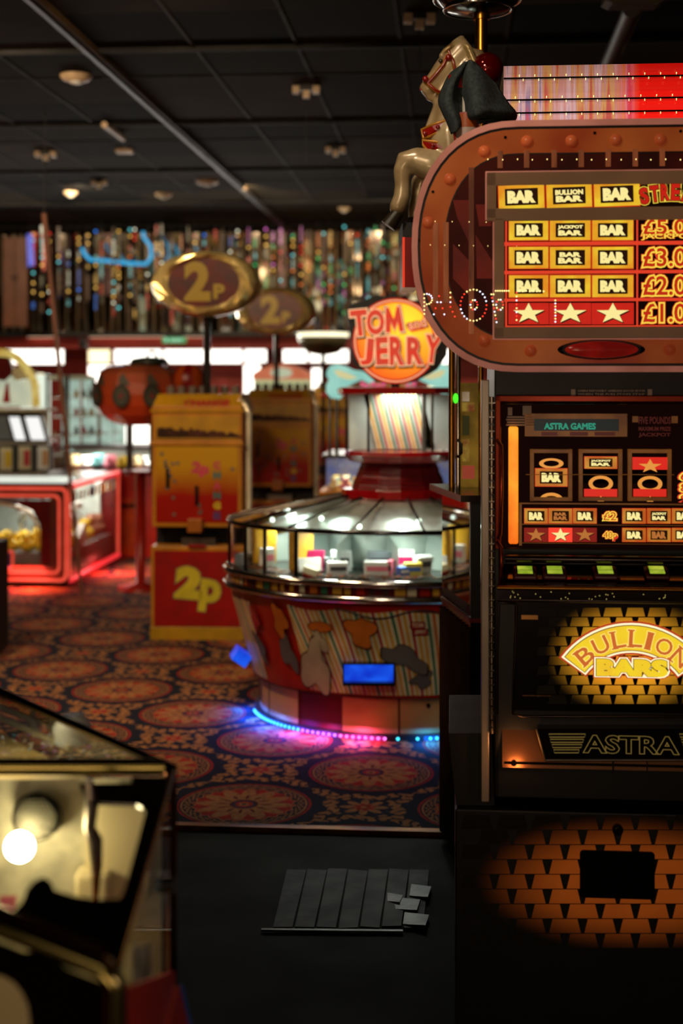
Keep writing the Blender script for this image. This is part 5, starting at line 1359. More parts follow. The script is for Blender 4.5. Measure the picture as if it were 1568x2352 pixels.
mb = MB(); mb.prism([(GX1 - .62, GZ1 - .115), (GX1 - .13, GZ1 - .115), (GX1 - .13, GZ0 + .13), (GX1 - .20, GZ0 + .13), (GX1 - .20, GZ1 - .30), (GX1 - .26, GZ1 - .19), (GX1 - .36, GZ1 - .15)], -.010, -.006, 'maroon')
mb.tube([(GX1 - .62, -.012, GZ1 - .14), (GX1 - .44, -.012, GZ1 - .15), (GX1 - .30, -.012, GZ1 - .19), (GX1 - .22, -.012, GZ1 - .29), (GX1 - .205, -.012, GZ1 - .42)], .008, 'vinyl_yellow'); mb.build('front_print', grab, 'dark red printed surround with a yellow arch')
PM('panel_purple', (90, 60, 120), .4)
mb = MB(); mb.box(GX1 - .54, GX1 - .42, -.02, -.006, GZ0 + .10, GZ0 + .2, 'panel_purple'); rtube(mb, GX1 - .56, GX1 - .40, GZ0 + .09, GZ0 + .215, -.02, .008, 'red_tube', .01); mb.build('coin_panel', grab, 'purple coin panel in a glowing frame')
mb = MB(); mb.box(GX0, GX1 - .02, .02, 1.28, GZ0 + .05, GZ0 + .2, 'grey_plastic'); mb.build('prize_bed', grab)
mb = MB(); mb.box(GX0 + .1, GX1 - .1, 1.24, 1.28, GZ0 + .2, GZ1 - .04, 'pale_liner'); mb.build('back_liner', grab)
for (dx, dy, w_) in ((-.30, .35, .12), (-.46, .5, .16), (-.18, .75, .14)):
    mb = MB(); mb.cyl((dx, dy, GZ1 - .06), (dx, dy, GZ1 - .2), .018, 'chrome'); mb.cyl((dx, dy, GZ1 - .2), (dx, dy, GZ1 - .25), w_ * .5, 'white_plastic')
    for q in range(3):
        a = q * 2.1; mb.tube([(dx, dy, GZ1 - .24), (dx + math.cos(a) * w_ * .5, dy + math.sin(a) * w_ * .5, GZ1 - .31), (dx + math.cos(a) * w_ * .25, dy + math.sin(a) * w_ * .25, GZ1 - .38)], .008, 'chrome')
    mb.build('claw', grab, 'white and chrome claw')
mb = MB(); mb.cyl((-.12, .3, GZ1 - .3), (-.03, .3, GZ1 - .3), .06, 'white_plastic'); mb.obox((-.05, .45, GZ1 - .43), .06, .18, .12, 'white_plastic', rx=.5); mb.build('speaker', grab, 'pale round speaker and box')
for dx, dy in ((-.09, .12), (-.09, 1.25)):
    mb = MB(); mb.cyl((dx, dy, 0), (dx, dy, GZ0), .03, 'black_satin'); mb.build('foot', grab)
mb = MB(); mb.box(GX0, GX1 - .06, .05, .42, GZ1, GZ1 + .02, 'white_glow'); mb.build('light_tray', grab, 'white glowing light tray along the top')
lamp('grabber_glow', 'AREA', LF.o + LF.R @ Vector((-.3, -.08, .16)), 9, (1, .12, .08), .25)
lamp('grabber_glow', 'AREA', LF.o + LF.R @ Vector((.16, .7, .16)), 7, (1, .08, .08), .25)
lamp('grabber_fill_light', 'AREA', LF.o + LF.R @ Vector((-.35, .45, GZ1 - .04)), 9, (1, .95, .85), .3)  # this pair is added to brighten the grabber's inside
lamp('grabber_fill_light', 'AREA', LF.o + LF.R @ Vector((-.15, .95, GZ1 - .04)), 7, (1, .95, .85), .25)
random.seed(8)
toys('plush_chick', 'yellow plush chick in the heap behind the front glass of the red grabber', 12, LF, -.62, -.16, .09, .5, GZ0 + .2, .058, ['toy_yellow'], 'yellow plush chicks in the grabber')
toys('plush_chick', 'yellow plush chick in the row along the side glass of the red grabber', 5, LF, -.13, -.07, .16, .7, GZ0 + .2, .075, ['toy_yellow'], 'yellow plush chicks in the grabber')
toys('plush_bear', 'brown plush bear at the back end of the side glass of the red grabber', 2, LF, -.13, -.07, 1.0, 1.1, GZ0 + .2, .075, ['toy_brown'], 'brown plush bears in the grabber')

# framed gift boxes standing on the grabber
GB = 'boxed gifts on the red grabber'
PM('gift_frame', (60, 58, 50), .4)
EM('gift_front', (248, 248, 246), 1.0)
for px, py, w_, h_, tl, rz, m_, lab in ((20, 1012, .15, .25, .35, .0, 'gift_front', 'black framed white box leaning at the left end of the top row on the grabber'), (60, 1010, .14, .25, .32, 0, 'gift_front', 'black framed white box leaning in the middle of the top row on the grabber')):
    pass
def giftbox(px0, px1, py0, py1, D, lean, m_, face2, lab):
    c = W((px0 + px1) / 2, py1, D); w_ = (px1 - px0) / FPX * D; h_ = (py1 - py0) / FPX * D
    t = thing('boxed_gift', lab, 'boxed gift', loc=c, yaw=YAW)
    sh = Matrix.Identity(4); sh[0][2] = -lean
    mb = MB(); mb.X = sh; mb.box(-w_ / 2, w_ / 2, 0, .06, 0, h_, 'gift_frame'); mb.build('box', t)
    mb = MB(); mb.X = sh; mb.box(-w_ * .36, w_ * .36, -.004, 0, h_ * .06, h_ * .94, m_)
    if face2: mb.box(-w_ * .05, w_ * .3, -.007, -.004, h_ * .2, h_ * .8, face2)
    mb.build('front', t)
giftbox(-8, 36, 952, 1014, 10.6, .28, 'box_grey', None, 'dark framed box cut by the left picture edge, top row above the grabber')
giftbox(24, 66, 954, 1014, 10.6, .28, 'gift_front', None, 'white faced leaning box framed in black, middle of the top row above the grabber')
giftbox(66, 112, 954, 1014, 10.6, .28, 'gift_front', None, 'white faced leaning box framed in black, right end of the row above the grabber')
giftbox(-6, 34, 1024, 1084, 10.5, .0, 'cream', 'toy_yellow', 'cream pack with an orange picture, left of the lower row above the grabber')
giftbox(37, 77, 1022, 1082, 10.5, .0, 'cream', 'toy_red', 'cream pack with a red picture, middle of the lower row above the grabber')
giftbox(81, 118, 1022, 1082, 10.5, .0, 'box_white', 'header_back', 'white pack with an orange stripe, right of the lower row above the grabber')
SF2 = Fr(W(60, 1090, 10.6).x, 10.6, YAW)
t = thing('display_stand', 'stepped white shelf stand that holds the boxed gifts above the grabber', 'display stand', SF2)
zA = SF2.px(0, 1085)[1]; zB = SF2.px(0, 1015)[1]; zC = SF2.px(0, 945)[1]
mb = MB(); mb.box(-.45, .19, -.12, .35, .7465, zA, 'white_plastic'); mb.build('shelf', t); mb = MB(); mb.box(-.45, .17, -.02, .35, zB - .012, zB, 'white_plastic'); mb.build('shelf', t)
mb = MB(); mb.box(-.45, .15, -.02, .35, zC, zC + .02, 'cream'); mb.build('shelf', t); mb = MB(); mb.box(-.45, .14, .1, .13, zA, zC, 'cream'); mb.build('back_panel', t)
# cream topper with gold arch over the stand
t = thing('arched_topper', 'cream machine topper under a gold arch at the left edge', 'machine topper', SF2)
EM('topper_cream', (226, 226, 190), .7, (196, 206, 180), ns=5); EM('gold_arch', (226, 206, 120), .8, (196, 160, 70), ns=14)
def s2(px, py, y=0): return SF2.px(px, py, y)
mb = MB(); mb.prism([s2(*p) for p in ((-40, 934), (82, 934), (84, 880), (66, 870), (40, 878), (26, 862), (10, 876), (-40, 868))], .0, .1, 'topper_cream'); mb.build('body', t, 'cream rounded body', bevel=.005)
mb = MB(); mb.prism([s2(*p) for p in ((6, 925), (24, 925), (20, 880), (14, 880))], -.006, 0, 'toy_red'); mb.build('ribbon', t, 'red ribbon')
mb = MB(); mb.prism([s2(*p) for p in ((28, 874), (64, 870), (64, 846), (46, 842), (28, 848))], .0, .06, 'cream'); mb.build('cap', t)
mb = MB(); mb.tube([(*[(q[0], -.02, q[1]) for q in [s2(a, b_, -.02)]],) [0] for a, b_ in ((-40, 806), (0, 810), (20, 812), (42, 824), (58, 842), (72, 862), (80, 880), (84, 934))], .03, 'gold_arch'); mb.build('arch', t, 'gold arch')
mb = MB(); mb.prism([s2(*p, .05) for p in ((-40, 815), (20, 820), (30, 850), (26, 862), (10, 876), (-40, 868))], .05, .09, 'maroon'); mb.build('fan', t, 'dark red panel')

# pale glass prize cabinets farther back
def glass_cabinet(px0, px1, py0, py1, D, label, nsh=3, where='', seed=1):
    f = Fr(W((px0 + px1) / 2, 0, D).x, D, YAW); hw = (px1 - px0) / 2 / FPX * D; z1 = 1.5 - (py0 - HOR) / FPX * D; z0 = 1.5 - (py1 - HOR) / FPX * D
    t = thing('glass_prize_cabinet', label, 'prize cabinet', f, group='glass prize cabinets')
    mb = MB(); mb.box(-hw, hw, 0, .5, 0, z0, 'cabinet_grey'); mb.build('base', t)
    mb = MB(); mb.box(-hw, hw, .46, .5, z0, z1, 'lit_liner'); mb.build('back', t); mb = MB(); mb.box(-hw, hw, 0, .5, z1 - .04, z1, 'pale_liner'); mb.build('top', t)
    mb = MB(); mb.box(-hw, hw, -.004, 0, z0, z1 - .04, 'clear_glass'); mb.build('front_glass', t)
    for s in (-1, 1): mb = MB(); mb.box(s * hw - .012, s * hw + .012, -.012, .012, z0, z1, 'chrome'); mb.build('post', t)
    random.seed(seed)
    for k in range(nsh):
        z_ = z0 + (z1 - z0 - .04) * k / nsh
        mb = MB(); mb.box(-hw + .01, hw - .01, .02, .46, z_, z_ + .008, 'white_plastic'); mb.build('shelf', t)
        n = 4
        for i in range(n):
            x_ = -hw + (2 * hw) * (i + .5) / n; r = min(.05, hw / n * .8)
            m_ = random.choice(['toy_cream', 'toy_teal', 'toy_brown', 'toy_yellow', 'box_white', 'toy_pink', 'box_grey'])
            lab = '%s plush toy on the %s shelf of the %s' % (COLN[m_], ['bottom', 'second', 'third', 'top'][k], where)
            plush('plush_toy', lab, m_, r, f.o + f.R @ Vector((x_, .14, z_ + .008)), YAW, lab)
    return t
EM('lit_liner', (196, 222, 206), .8, (150, 176, 160), ns=6); PM('cabinet_grey', (120, 90, 70), .5)
glass_cabinet(108, 150, 862, 1048, 12.2, 'narrow pale glass cabinet farthest left behind the thin leaning pole', 4, 'narrow pale glass cabinet', seed=2)
glass_cabinet(156, 228, 862, 1042, 12.0, 'wide pale glass cabinet with toys beside the red lantern roof', 4, 'wide pale glass cabinet', seed=5)
glass_cabinet(232, 258, 940, 1044, 12.6, 'small white glass cabinet under the left rim of the red lantern roof', 2, 'small white glass cabinet', seed=7)
EM('reflection_white', (236, 244, 226), 1.05, (210, 226, 206), ns=2)
f = Fr(W(92, 0, 13.2).x, 13.2, YAW); t = thing('white_reflection_panel', 'tall white glowing panel imitating bright reflections between the gold arch and the glass cabinets', 'glowing panel', f)  # glowing panel put in to imitate bright reflections
mb = MB(); mb.box(-.04, .09, 0, .04, 0, 1.52, 'reflection_white'); mb.box(-.19, -.06, 0, .04, 0, 1.54, 'reflection_white'); mb.box(-.06, -.04, -.01, .04, 0, 1.55, 'grey_plastic'); mb.build('panel', t)

# ------------------------------------------------------------------ lantern roofed ride
RF = Fr(W(316, 0, 9.6).x, 9.6, 0)
ride = thing('lantern_ride', 'children\'s ride with a big red lantern shaped roof left of the change machine', 'ride', RF)
PM('orange_red', (186, 34, 14), .35)
art_gradient('lantern_red', (160, 90, 58), (220, 78, 36), 1.28, 1.62)
rz = lambda py: RF.px(300, py, 0)[1]
mb = MB(); pr = [(.10, 836), (.20, 842), (.262, 856), (.285, 880), (.292, 905), (.28, 930), (.24, 952), (.17, 968), (.09, 976)]
mb.lathe([(r * 1.12, rz(p)) for r, p in pr[::-1]], (0, 0, 0), 'lantern_red', 10, smooth=False); mb.build('lantern_roof', ride, 'red ribbed lantern shaped roof')
PM('dark_green', (44, 58, 50), .4); PM('emblem_grey', (96, 92, 80), .4)
for a in (-116, -80, -44, -8, 28):
    aa_ = R2(a - 3); c = Vector((math.sin(aa_) * .324, -math.cos(aa_) * .324, rz(908))); n_ = Vector((math.sin(aa_), -math.cos(aa_), 0)); u = Vector((math.cos(aa_), math.sin(aa_), 0))
    mb = MB(); n = 18
    for r_, m_, o_ in ((.078, 'dark_green', .010), (.062, 'emblem_grey', .013), (.014, 'toy_red', .016)): mb.poly([c + n_ * o_ + u * r_ * .8 * math.cos(2 * PI * i / n) + Vector((0, 0, r_ * math.sin(2 * PI * i / n))) for i in range(n)], m_)
    mb.build('round_emblem', ride, 'round grey emblem')
    mb = MB(); c2 = Vector((math.sin(aa_) * .308, -math.cos(aa_) * .308, 0)) + n_ * .008
    mb.poly([c2 + u * -.06 + Vector((0, 0, rz(884))), c2 + u * .06 + Vector((0, 0, rz(884))), c2 * .93 + Vector((0, 0, rz(856)))], 'emblem_grey'); mb.build('pointed_emblem', ride, 'pointed grey emblem')
mb = MB(); mb.lathe([(.10, rz(838)), (.14, rz(834)), (.12, rz(824)), (.05, rz(820))], (.08, 0, 0), 'dark_green', 12)
mb.tube([(.10 + .032 * math.cos(2 * PI * i / 16), 0, rz(818) + .03 * math.sin(2 * PI * i / 16)) for i in range(16)], .009, 'dark_green', closed=True); mb.build('top_ring', ride, 'dark green lid with a ring')
for x_, y_ in ((-.06, -.05), (.10, -.05), (-.06, .1), (.10, .1)):
    mb = MB(); mb.cyl((x_, y_, rz(1090)), (x_, y_, rz(968)), .012, 'chrome'); mb.build('post', ride)
KF = Fr(W(318, 0, 11.3).x, 11.3, YAW)
mb = MB(); mb.lathe([(.16, 0), (.16, .03), (.035, .06), (.035, rz(1085)), (.12, rz(1084)), (.12, rz(1080))], (.02, 0, 0), 'orange_red', 16); mb.build('pedestal', ride, 'red pedestal')
k_ = thing('red_coin_machine', 'red and orange coin machine low behind the lantern ride', 'coin machine', KF)
mb = MB(); mb.box(-.66, .42, 0, .5, 0, .70, 'orange_red'); mb.build('cabinet', k_, bevel=.005)
mb = MB(); mb.box(-.16, -.03, -.004, 0, .02, .5, 'orange_paint'); mb.build('stripe', k_, 'orange stripe'); mb = MB(); mb.box(-.15, -.02, -.012, -.003, .42, .45, 'black_gloss'); mb.build('slot', k_)
mb = MB(); mb.box(-.68, .44, -.03, .5, .70, .73, 'maroon'); mb.build('rim', k_)
mb = MB(); mb.box(-.66, .42, 0, .004, .73, .9, 'clear_glass'); mb.build('glass', k_); mb = MB(); mb.box(-.66, .42, .46, .5, .73, .9, 'pale_liner'); mb.build('back_panel', k_); mb = MB(); mb.box(-.7, .46, 0, .5, .9, .925, 'maroon'); mb.build('lid', k_)
toys('plush_toy', 'tiny %s plush toy behind the glass of the low red coin machine', 16, KF, -.62, .40, .08, .3, .73, .052, ['toy_cream', 'box_white', 'toy_teal', 'toy_pink', 'toy_yellow'], 'plush toys in the red coin machine')
for _x in (-.4, .15): lamp('cabinet_lamp_light', 'AREA', KF.o + Vector((_x, .12, .893)), 4, (1, .95, .85), .2)

# striped ball top and orange fan header
OF = Fr(W(434, 0, 9.3).x, 9.3, 0); t = thing('beach_ball_sign', 'orange and red striped ball topped sign behind the nearest change machine', 'ball sign', OF)
mb = MB(); r = .115; cz = 1.5 - (875 - HOR) / FPX * 9.3
for k in range(10):
    mb.lathe([(max(r * math.sin(PI * i / 8), 1e-4), cz - r * 1.05 * math.cos(PI * i / 8)) for i in range(9)], (0, 0, 0), ('orange_paint', 'red_paint')[k % 2], 3, a0=2 * PI * k / 10, a1=2 * PI * (k + 1) / 10)
mb.build('ball', t); mb = MB(); mb.cyl((0, 0, 0), (0, 0, cz - r), .03, 'orange_paint'); mb.build('pole', t)
FF = Fr(W(645, 0, 13.6).x, 13.6, YAW); t = thing('fan_headed_machine', 'machine with an orange fan header and pale oval beyond the second change machine', 'arcade machine', FF)
EM('fan_orange', (214, 120, 86), .75, (200, 104, 70)); EM('pale_oval', (190, 200, 170), .8); EM('green_glow', (200, 204, 150), .7)
def fx(px, py): return FF.px(px, py)
mb = MB(); mb.prism([fx(*p) for p in ((580, 872), (580, 858), (596, 848), (620, 840), (645, 836), (670, 840), (695, 848), (712, 858), (712, 872))], 0, .05, 'fan_orange'); mb.build('fan_header', t, 'orange fan shaped header')
mb = MB(); x_, z_ = fx(646, 856); mb.poly([(x_ + .11 * math.cos(2 * PI * i / 24), -.004, z_ + .05 * math.sin(2 * PI * i / 24)) for i in range(24)], 'pale_oval'); mb.build('oval_badge', t, 'pale oval badge')
mb = MB(); a, b_ = fx(582, 872), fx(712, 900); mb.box(a[0], b_[0], .02, .05, b_[1], a[1], 'green_glow'); mb.build('glow_panel', t); mb = MB(); mb.box(a[0], b_[0], 0, .5, 0, b_[1], 'red_paint'); mb.build('cabinet', t)

# thin pole hanging from a ceiling fitting at the left
a, b_ = W(105, 352, 7.9), W(107, 482, 7.9)
t = thing('leaning_pole', 'thin brown pole leaning down from a wire under the ceiling at the left', 'pole', loc=W(188, 1372, 9.1) * 1.0)
o_ = W(188, 1372, 9.1)
PM('pole_brown', (150, 104, 86), .5)
mb = MB(); mb.cyl(Vector((0, 0, 0)), W(101, 490, 8.3) - o_, .010, 'pole_brown', r1=.016); mb.build('pole', t)
mb = MB(); mb.cyl(W(101, 490, 8.3) - o_, Vector((W(104, 420, 8.3).x, 8.3, CEIL)) - o_, .003, 'black_satin'); mb.build('wire', t)

# dark machine slice at the left picture edge
o_ = W(0, 0, 6.9); t = thing('dark_machine', 'dark machine corner cut by the left picture edge', 'arcade machine', loc=Vector((W(-140, 0, 7.1).x - .09, 7.1, 0)), yaw=YAW)
mb = MB(); mb.box(-.2, .33, 0, .4, .03, .62, 'black_satin'); mb.build('cabinet', t, bevel=.01); mb = MB(); mb.box(.32, .345, -.01, .03, .1, .5, 'dark_chrome'); mb.build('edge_trim', t); mb = MB(); mb.lathe([(.05, 0), (.05, .03)], (.25, .08, 0), 'black_satin'); mb.build('foot', t)

# ------------------------------------------------------------------ far hall: pennants, imitated reflection strings, neon line
EM('pennant_red', (206, 60, 34), .35, base=(206, 60, 34)); EM('neon_blue', (50, 170, 226), 1.0); EM('banner_blue', (20, 60, 210), .6, base=(20, 60, 210))
for px, py1, lab in ((78, 612, 'left red tapering pennant hung in front of the mirrored bulkhead'), (100, 622, 'right red tapering pennant hung in front of the mirrored bulkhead')):
    p = W(px, 534, 14.3); h_ = (py1 - 534) / FPX * 14.3
    mb = MB(); mb.prism([(-.03, 0), (.03, 0), (.014, -h_), (-.008, -h_)], -.004, .004, 'pennant_red'); mb.cyl((0, 0, 0), (0, 0, CEIL - p.z), .004, 'black_satin', n=5); o = mb.build('pennant', loc=p); tag(o, lab, 'pennant')
p = W(68, 560, 14.2); mb = MB(); mb.prism([(-.03, .1), (.03, .1), (.05, -.22), (-.02, -.24)], -.004, .004, 'banner_blue'); mb.cyl((0, 0, .09), (0, 0, CEIL - p.z), .004, 'black_satin', n=5); o = mb.build('pennant', loc=p); tag(o, 'deep blue pennant beside the brown locker door', 'pennant')
mb = MB(); P_ = [(188, 570), (195, 585), (208, 597), (235, 598), (262, 601), (290, 604), (318, 606), (336, 606), (348, 590), (346, 565), (330, 545), (328, 532)]
o_ = W(270, 600, 14.2); mb.tube([W(a, b_, 14.2) - o_ for a, b_ in P_], .018, 'neon_blue', n=8); o = mb.build('neon_tube', loc=o_); tag(o, 'curling blue neon tube across the mirrored strips', 'neon light')
p = W(36, 750, 14.35); t = thing('locker_door', 'brown double locker door with two small black handles at the far left', 'locker door', loc=p)
PM('locker_brown', (118, 60, 26), .45)
mb = MB(); mb.box(-.125, -.004, -.03, .03, 0, .93, 'locker_brown'); mb.box(.004, .125, -.03, .03, 0, .93, 'locker_brown'); mb.build('leaf', t); 
for s in (-.02, .02): mb = MB(); mb.box(s - .008, s + .008, -.045, -.03, .48, .54, 'black_gloss'); mb.build('handle', t)
cl = {'bead_red': (226, 60, 44), 'bead_amber': (246, 190, 90), 'bead_green': (40, 200, 110), 'bead_cyan': (110, 220, 220), 'bead_blue': (50, 130, 240), 'bead_pink': (226, 110, 190), 'bead_white': (250, 246, 214), 'bead_orange': (230, 120, 50)}
for k, c in cl.items():
    EM('glow_' + k, c, 1.5)
    EM(k, c, .62 if k not in ('bead_white', 'bead_amber') else .75, tuple(v * .45 for v in c), ns=30)
EM('bead_dim', (90, 50, 24), .35); EM('bead_olive', (74, 70, 34), .3)
random.seed(17)
for i in range(46):  # glowing strings added to imitate coloured reflections in the mirrored strips
    px = 20 + i * 19.6 + random.uniform(-6, 6)
    if px < 66 and px > 4: continue
    D_ = random.uniform(13.9, 14.4)
    top = W(px, 530, D_); top.z = CEIL - .002
    ln = random.uniform(.75, 1.0)
    sec = 'left of the large 2P sign' if px < 350 else 'behind the two 2P signs' if px < 700 else 'above the red lettered disc sign'
    t = thing('reflection_string', 'string of small glowing tabs imitating coloured reflections before the mirrored strips, ' + sec, 'light string', loc=top, group='hanging reflection strings ' + sec)
    mb = MB(); mb.cyl((0, 0, -ln), (0, 0, 0), .0035, 'black_satin', n=5); mb.build('wire', t)
    z = -.05 - random.random() * .1
    pal = ['bead_amber', 'bead_orange', 'bead_red', 'bead_dim', 'bead_dim', 'bead_olive', 'bead_cyan', 'bead_white'] if px < 560 else ['bead_amber', 'bead_orange', 'bead_orange', 'bead_red', 'bead_green', 'bead_olive', 'bead_cyan', 'bead_dim', 'bead_pink']
    if px < 560 and random.random() < .3: pal = pal + ['bead_blue', 'bead_cyan']
    while z > -ln:
        m_ = random.choice(pal); h_ = random.choice((.02, .02, .02, .05, .08, .12, .2)) * (1.3 if 'dim' in m_ or 'olive' in m_ else .8)
        mb = MB()
        if h_ < .035: mb.sph((0, 0, z), .013, 'glow_' + m_ if 'glow_' + m_ in MATS else 'glow_bead_amber', 6, 4)
        else: mb.obox((0, 0, z - h_ / 2), random.uniform(.012, .03), .01, h_, m_)
        mb.build('reflection_tab', t); z -= h_ + random.uniform(.02, .09)
p = W(400, 781, 14.95)
EM('exit_green', (40, 150, 90), .9); EM('exit_white', (190, 240, 210), 1.)
t = thing('exit_sign', 'small green exit sign under the mirrored bulkhead', 'exit sign', loc=p)
mb = MB(); mb.box(-.13, .13, -.02, .02, -.034, .03, 'exit_green'); mb.build('panel', t); mb = MB(); mb.text('EXIT', .03, -.002, .13, .03, -.022, [(.03, 'exit_white')]); mb.obox((-.085, -.022, 0), .02, .002, .036, 'exit_white'); mb.build('lettering', t); mb = MB(); mb.box(-.1, .1, -.01, .01, .03, 1.945 - p.z, 'black_satin'); mb.build('hanger', t)
p = W(192, 790, 14.6); t = thing('wall_camera', 'small black camera bracket on the red fascia', 'camera', loc=p); mb = MB(); mb.box(-.035, .035, -.08, .1, -.04, .06, 'black_satin'); mb.build('body', t, bevel=.006); mb = MB(); mb.cyl((0, -.11, 0), (0, -.08, 0), .02, 'black_gloss'); mb.build('lens', t)

# ------------------------------------------------------------------ ceiling fittings
PM('fitting_cream', (236, 206, 166), .45)
def ceil_at(px, py): D = (CEIL - 1.5) * FPX / (HOR - py); return Vector(((px - 784) / FPX * D, D, CEIL))
for px, py, r, lab in ((175, 178, .085, 'large round cream smoke detector nearest on the dark ceiling'), (477, 420, .10, 'flat round cream detector beside the ceiling track'), (376, 450, .075, 'domed cream detector left of the flat round one'),
                       (790, 482, .06, 'tiny cream detector far along the ceiling above the pusher sign'), (162, 446, .06, 'small flat detector at the far left of the ceiling')):
    c = ceil_at(px, py - 6); t = thing('smoke_detector', lab, 'smoke detector', loc=c)
    mb = MB(); mb.lathe([(r * .5, -.035), (r * .8, -.03), (r, -.012), (r, 0)], (0, 0, 0), 'fitting_cream', 20); mb.build('housing', t); mb = MB(); mb.lathe([(r * .2, -.05), (r * .42, -.044), (r * .45, -.03)], (0, 0, 0), 'white_plastic', 14); mb.build('sensor', t)
for px, py, w_, hang, lab in ((963, 34, .09, 130, 'twin emergency lamp on the ceiling left of the domed lamp, trailing a wire'), (703, 200, .10, 190, 'twin emergency lamp in the middle of the ceiling with a long wire'), (770, 340, .09, 40, 'twin emergency lamp farther back, right of the middle one'),
                           (105, 350, .10, 120, 'twin emergency lamp above the leaning pole'), (228, 416, .08, 0, 'twin emergency lamp at the left behind the hung tube')):
    c = ceil_at(px, py - 4); D = c.y; t = thing('emergency_lamp', lab, 'emergency lamp', loc=c)
    mb = MB(); mb.box(-w_ * .35, w_ * .35, -.03, .03, -.03, 0, 'black_satin'); mb.build('bracket', t)
    for s in (-1, 1): mb = MB(); mb.box(s * w_ * .55 - .02, s * w_ * .55 + .02, -.03, .03, -.045, -.005, 'fitting_cream'); mb.build('lamp_head', t, bevel=.004)
    mb = MB(); mb.box(-.018, .018, -.02, .02, -.07, -.03, 'fitting_cream'); mb.build('sensor', t)
    if hang: mb = MB(); mb.cyl((0, 0, -hang / FPX * D), (0, 0, -.06), .002, 'black_satin', n=5); mb.build('wire', t)
c = ceil_at(262, 292); t = thing('tube_fitting', 'short pale tube fitting hung from the left ceiling', 'ceiling lamp', loc=c, yaw=YAW)
mb = MB(); mb.cyl((0, -.25, -.03), (0, .25, -.03), .02, 'fitting_cream'); mb.build('tube', t); mb = MB(); mb.box(-.03, .03, -.1, .1, -.02, 0, 'black_satin'); mb.build('bracket', t)
c = ceil_at(286, 342); t = thing('ceiling_sensor', 'small cream box sensor next to the tube fitting', 'sensor', loc=c); mb = MB(); mb.box(-.06, .06, -.05, .05, -.03, 0, 'fitting_cream'); mb.build('housing', t, bevel=.008)
c = ceil_at(1450, 6); 
t = thing('ceiling_duct', 'diagonal dark metal pipe under the ceiling at the top right', 'pipe', loc=W(1450, 20, 5.4))
PM('pipe_brown', (74, 56, 38), .5)
mb = MB(); mb.cyl(Vector((0, 0, 0)), W(1395, 150, 6.6) - W(1450, 20, 5.4), .035, 'pipe_brown'); mb.build('pipe', t); mb = MB(); mb.cyl(Vector((.04, 0, 0)), W(1415, 150, 6.6) - W(1450, 20, 5.4), .008, 'ceiling_track'); mb.build('conduit', t)
t = thing('ceiling_tray', 'shallow brown tray fitting under the ceiling at the top right', 'ceiling fitting', loc=W(1453, 8, 4.9)); mb = MB(); mb.prism([(-.10, .03), (.10, .03), (.105, .0), (.08, -.012), (-.08, -.012), (-.105, 0)], -.05, .05, 'pipe_brown'); mb.build('tray', t); mb = MB(); mb.cyl((0, 0, .02), (0, 0, CEIL - t.location.z), .012, 'pipe_brown'); mb.build('stem', t)

# ------------------------------------------------------------------ glass pusher behind the fruit machine
A2, B2 = Vector((.327, 4.46)), Vector((.381, 4.05)); ZC = .774
cab = thing('mirror_sided_pusher', 'dark red coin pusher with fluted mirror side behind the fruit machine', 'coin pusher', loc=Vector((B2.x, B2.y, 0)))
o2 = Vector((B2.x, B2.y))
foot = [(0, 0), ((A2 - o2).x, (A2 - o2).y), (.70, .48), (.70, -.02)]
mb = MB(); mb.prismz(foot, 0, ZC, 'black_gloss'); mb.build('cabinet', cab)
mb = MB(); mb.prismz([(-.004, -.004), ((A2 - o2).x - .006, (A2 - o2).y), (.70, .48), (.70, -.03)], ZC, ZC + .012, 'maroon'); mb.build('top_edge', cab, 'dark red top')
PM('flute_mirror', (180, 172, 160), .28, 1)
mb = MB(); d = Vector(((A2 - o2).x, (A2 - o2).y, 0)); L_ = d.length; d.normalize(); nrm = Vector((-d.y, d.x, 0)); nrm = nrm if nrm.x < 0 else -nrm; N = 9
for i in range(N):
    a = d * (L_ * (i + .06) / N); b_ = d * (L_ * (i + .94) / N); m_ = (a + b_) / 2 + nrm * .014
    for u, v_ in ((a + nrm * .001, m_), (m_, b_ + nrm * .001)): mb.quad(u + Vector((0, 0, .03)), v_ + Vector((0, 0, .03)), v_ + Vector((0, 0, ZC - .02)), u + Vector((0, 0, ZC - .02)), 'flute_mirror')
mb.build('fluted_mirror', cab, 'fluted mirror side')
PM('dust_fuzz', (70, 34, 22), .95, bump=1, ns=60)
mb = MB(); mb.tube([Vector((d.x * t_, d.y * t_, ZC + .03)) + Vector((.015, 0, 0)) for t_ in (.04, .2, .4)], .022, 'dust_fuzz'); mb.build('padded_edge', cab, 'worn brown padded edge')
z0, z1 = ZC + .012, 1.13
mb = MB(); mb.box(.0, .03, .0, .03, z0 - .0, z1, 'black_satin'); mb.build('corner_post', cab, 'black corner post')
glass_mat('mirror_glass', tint=(.5, .5, .48), refl=7.)
g0, g1 = Vector((0, .03, 0)), Vector((d.x * L_, d.y * L_, 0))
mb = MB(); mb.quad(g1 + Vector((0, 0, z0)), g0 + Vector((0, 0, z0)), g0 + Vector((0, 0, z1)), g1 + Vector((0, 0, z1)), 'mirror_glass'); mb.build('side_glass', cab, 'reflecting side glass')
mb = MB(); mb.prismz([(-.03, -.01), (d.x * L_ - .04, d.y * L_ + .02), (.7, .5), (.7, -.02)], z1, z1 + .02, 'dark_chrome'); mb.build('glass_cap', cab)
mb = MB(); mb.box(.1, .12, .05, .4, z0, z1, 'yellow_paint'); mb.build('inner_panel', cab, 'yellow inner panel'); 
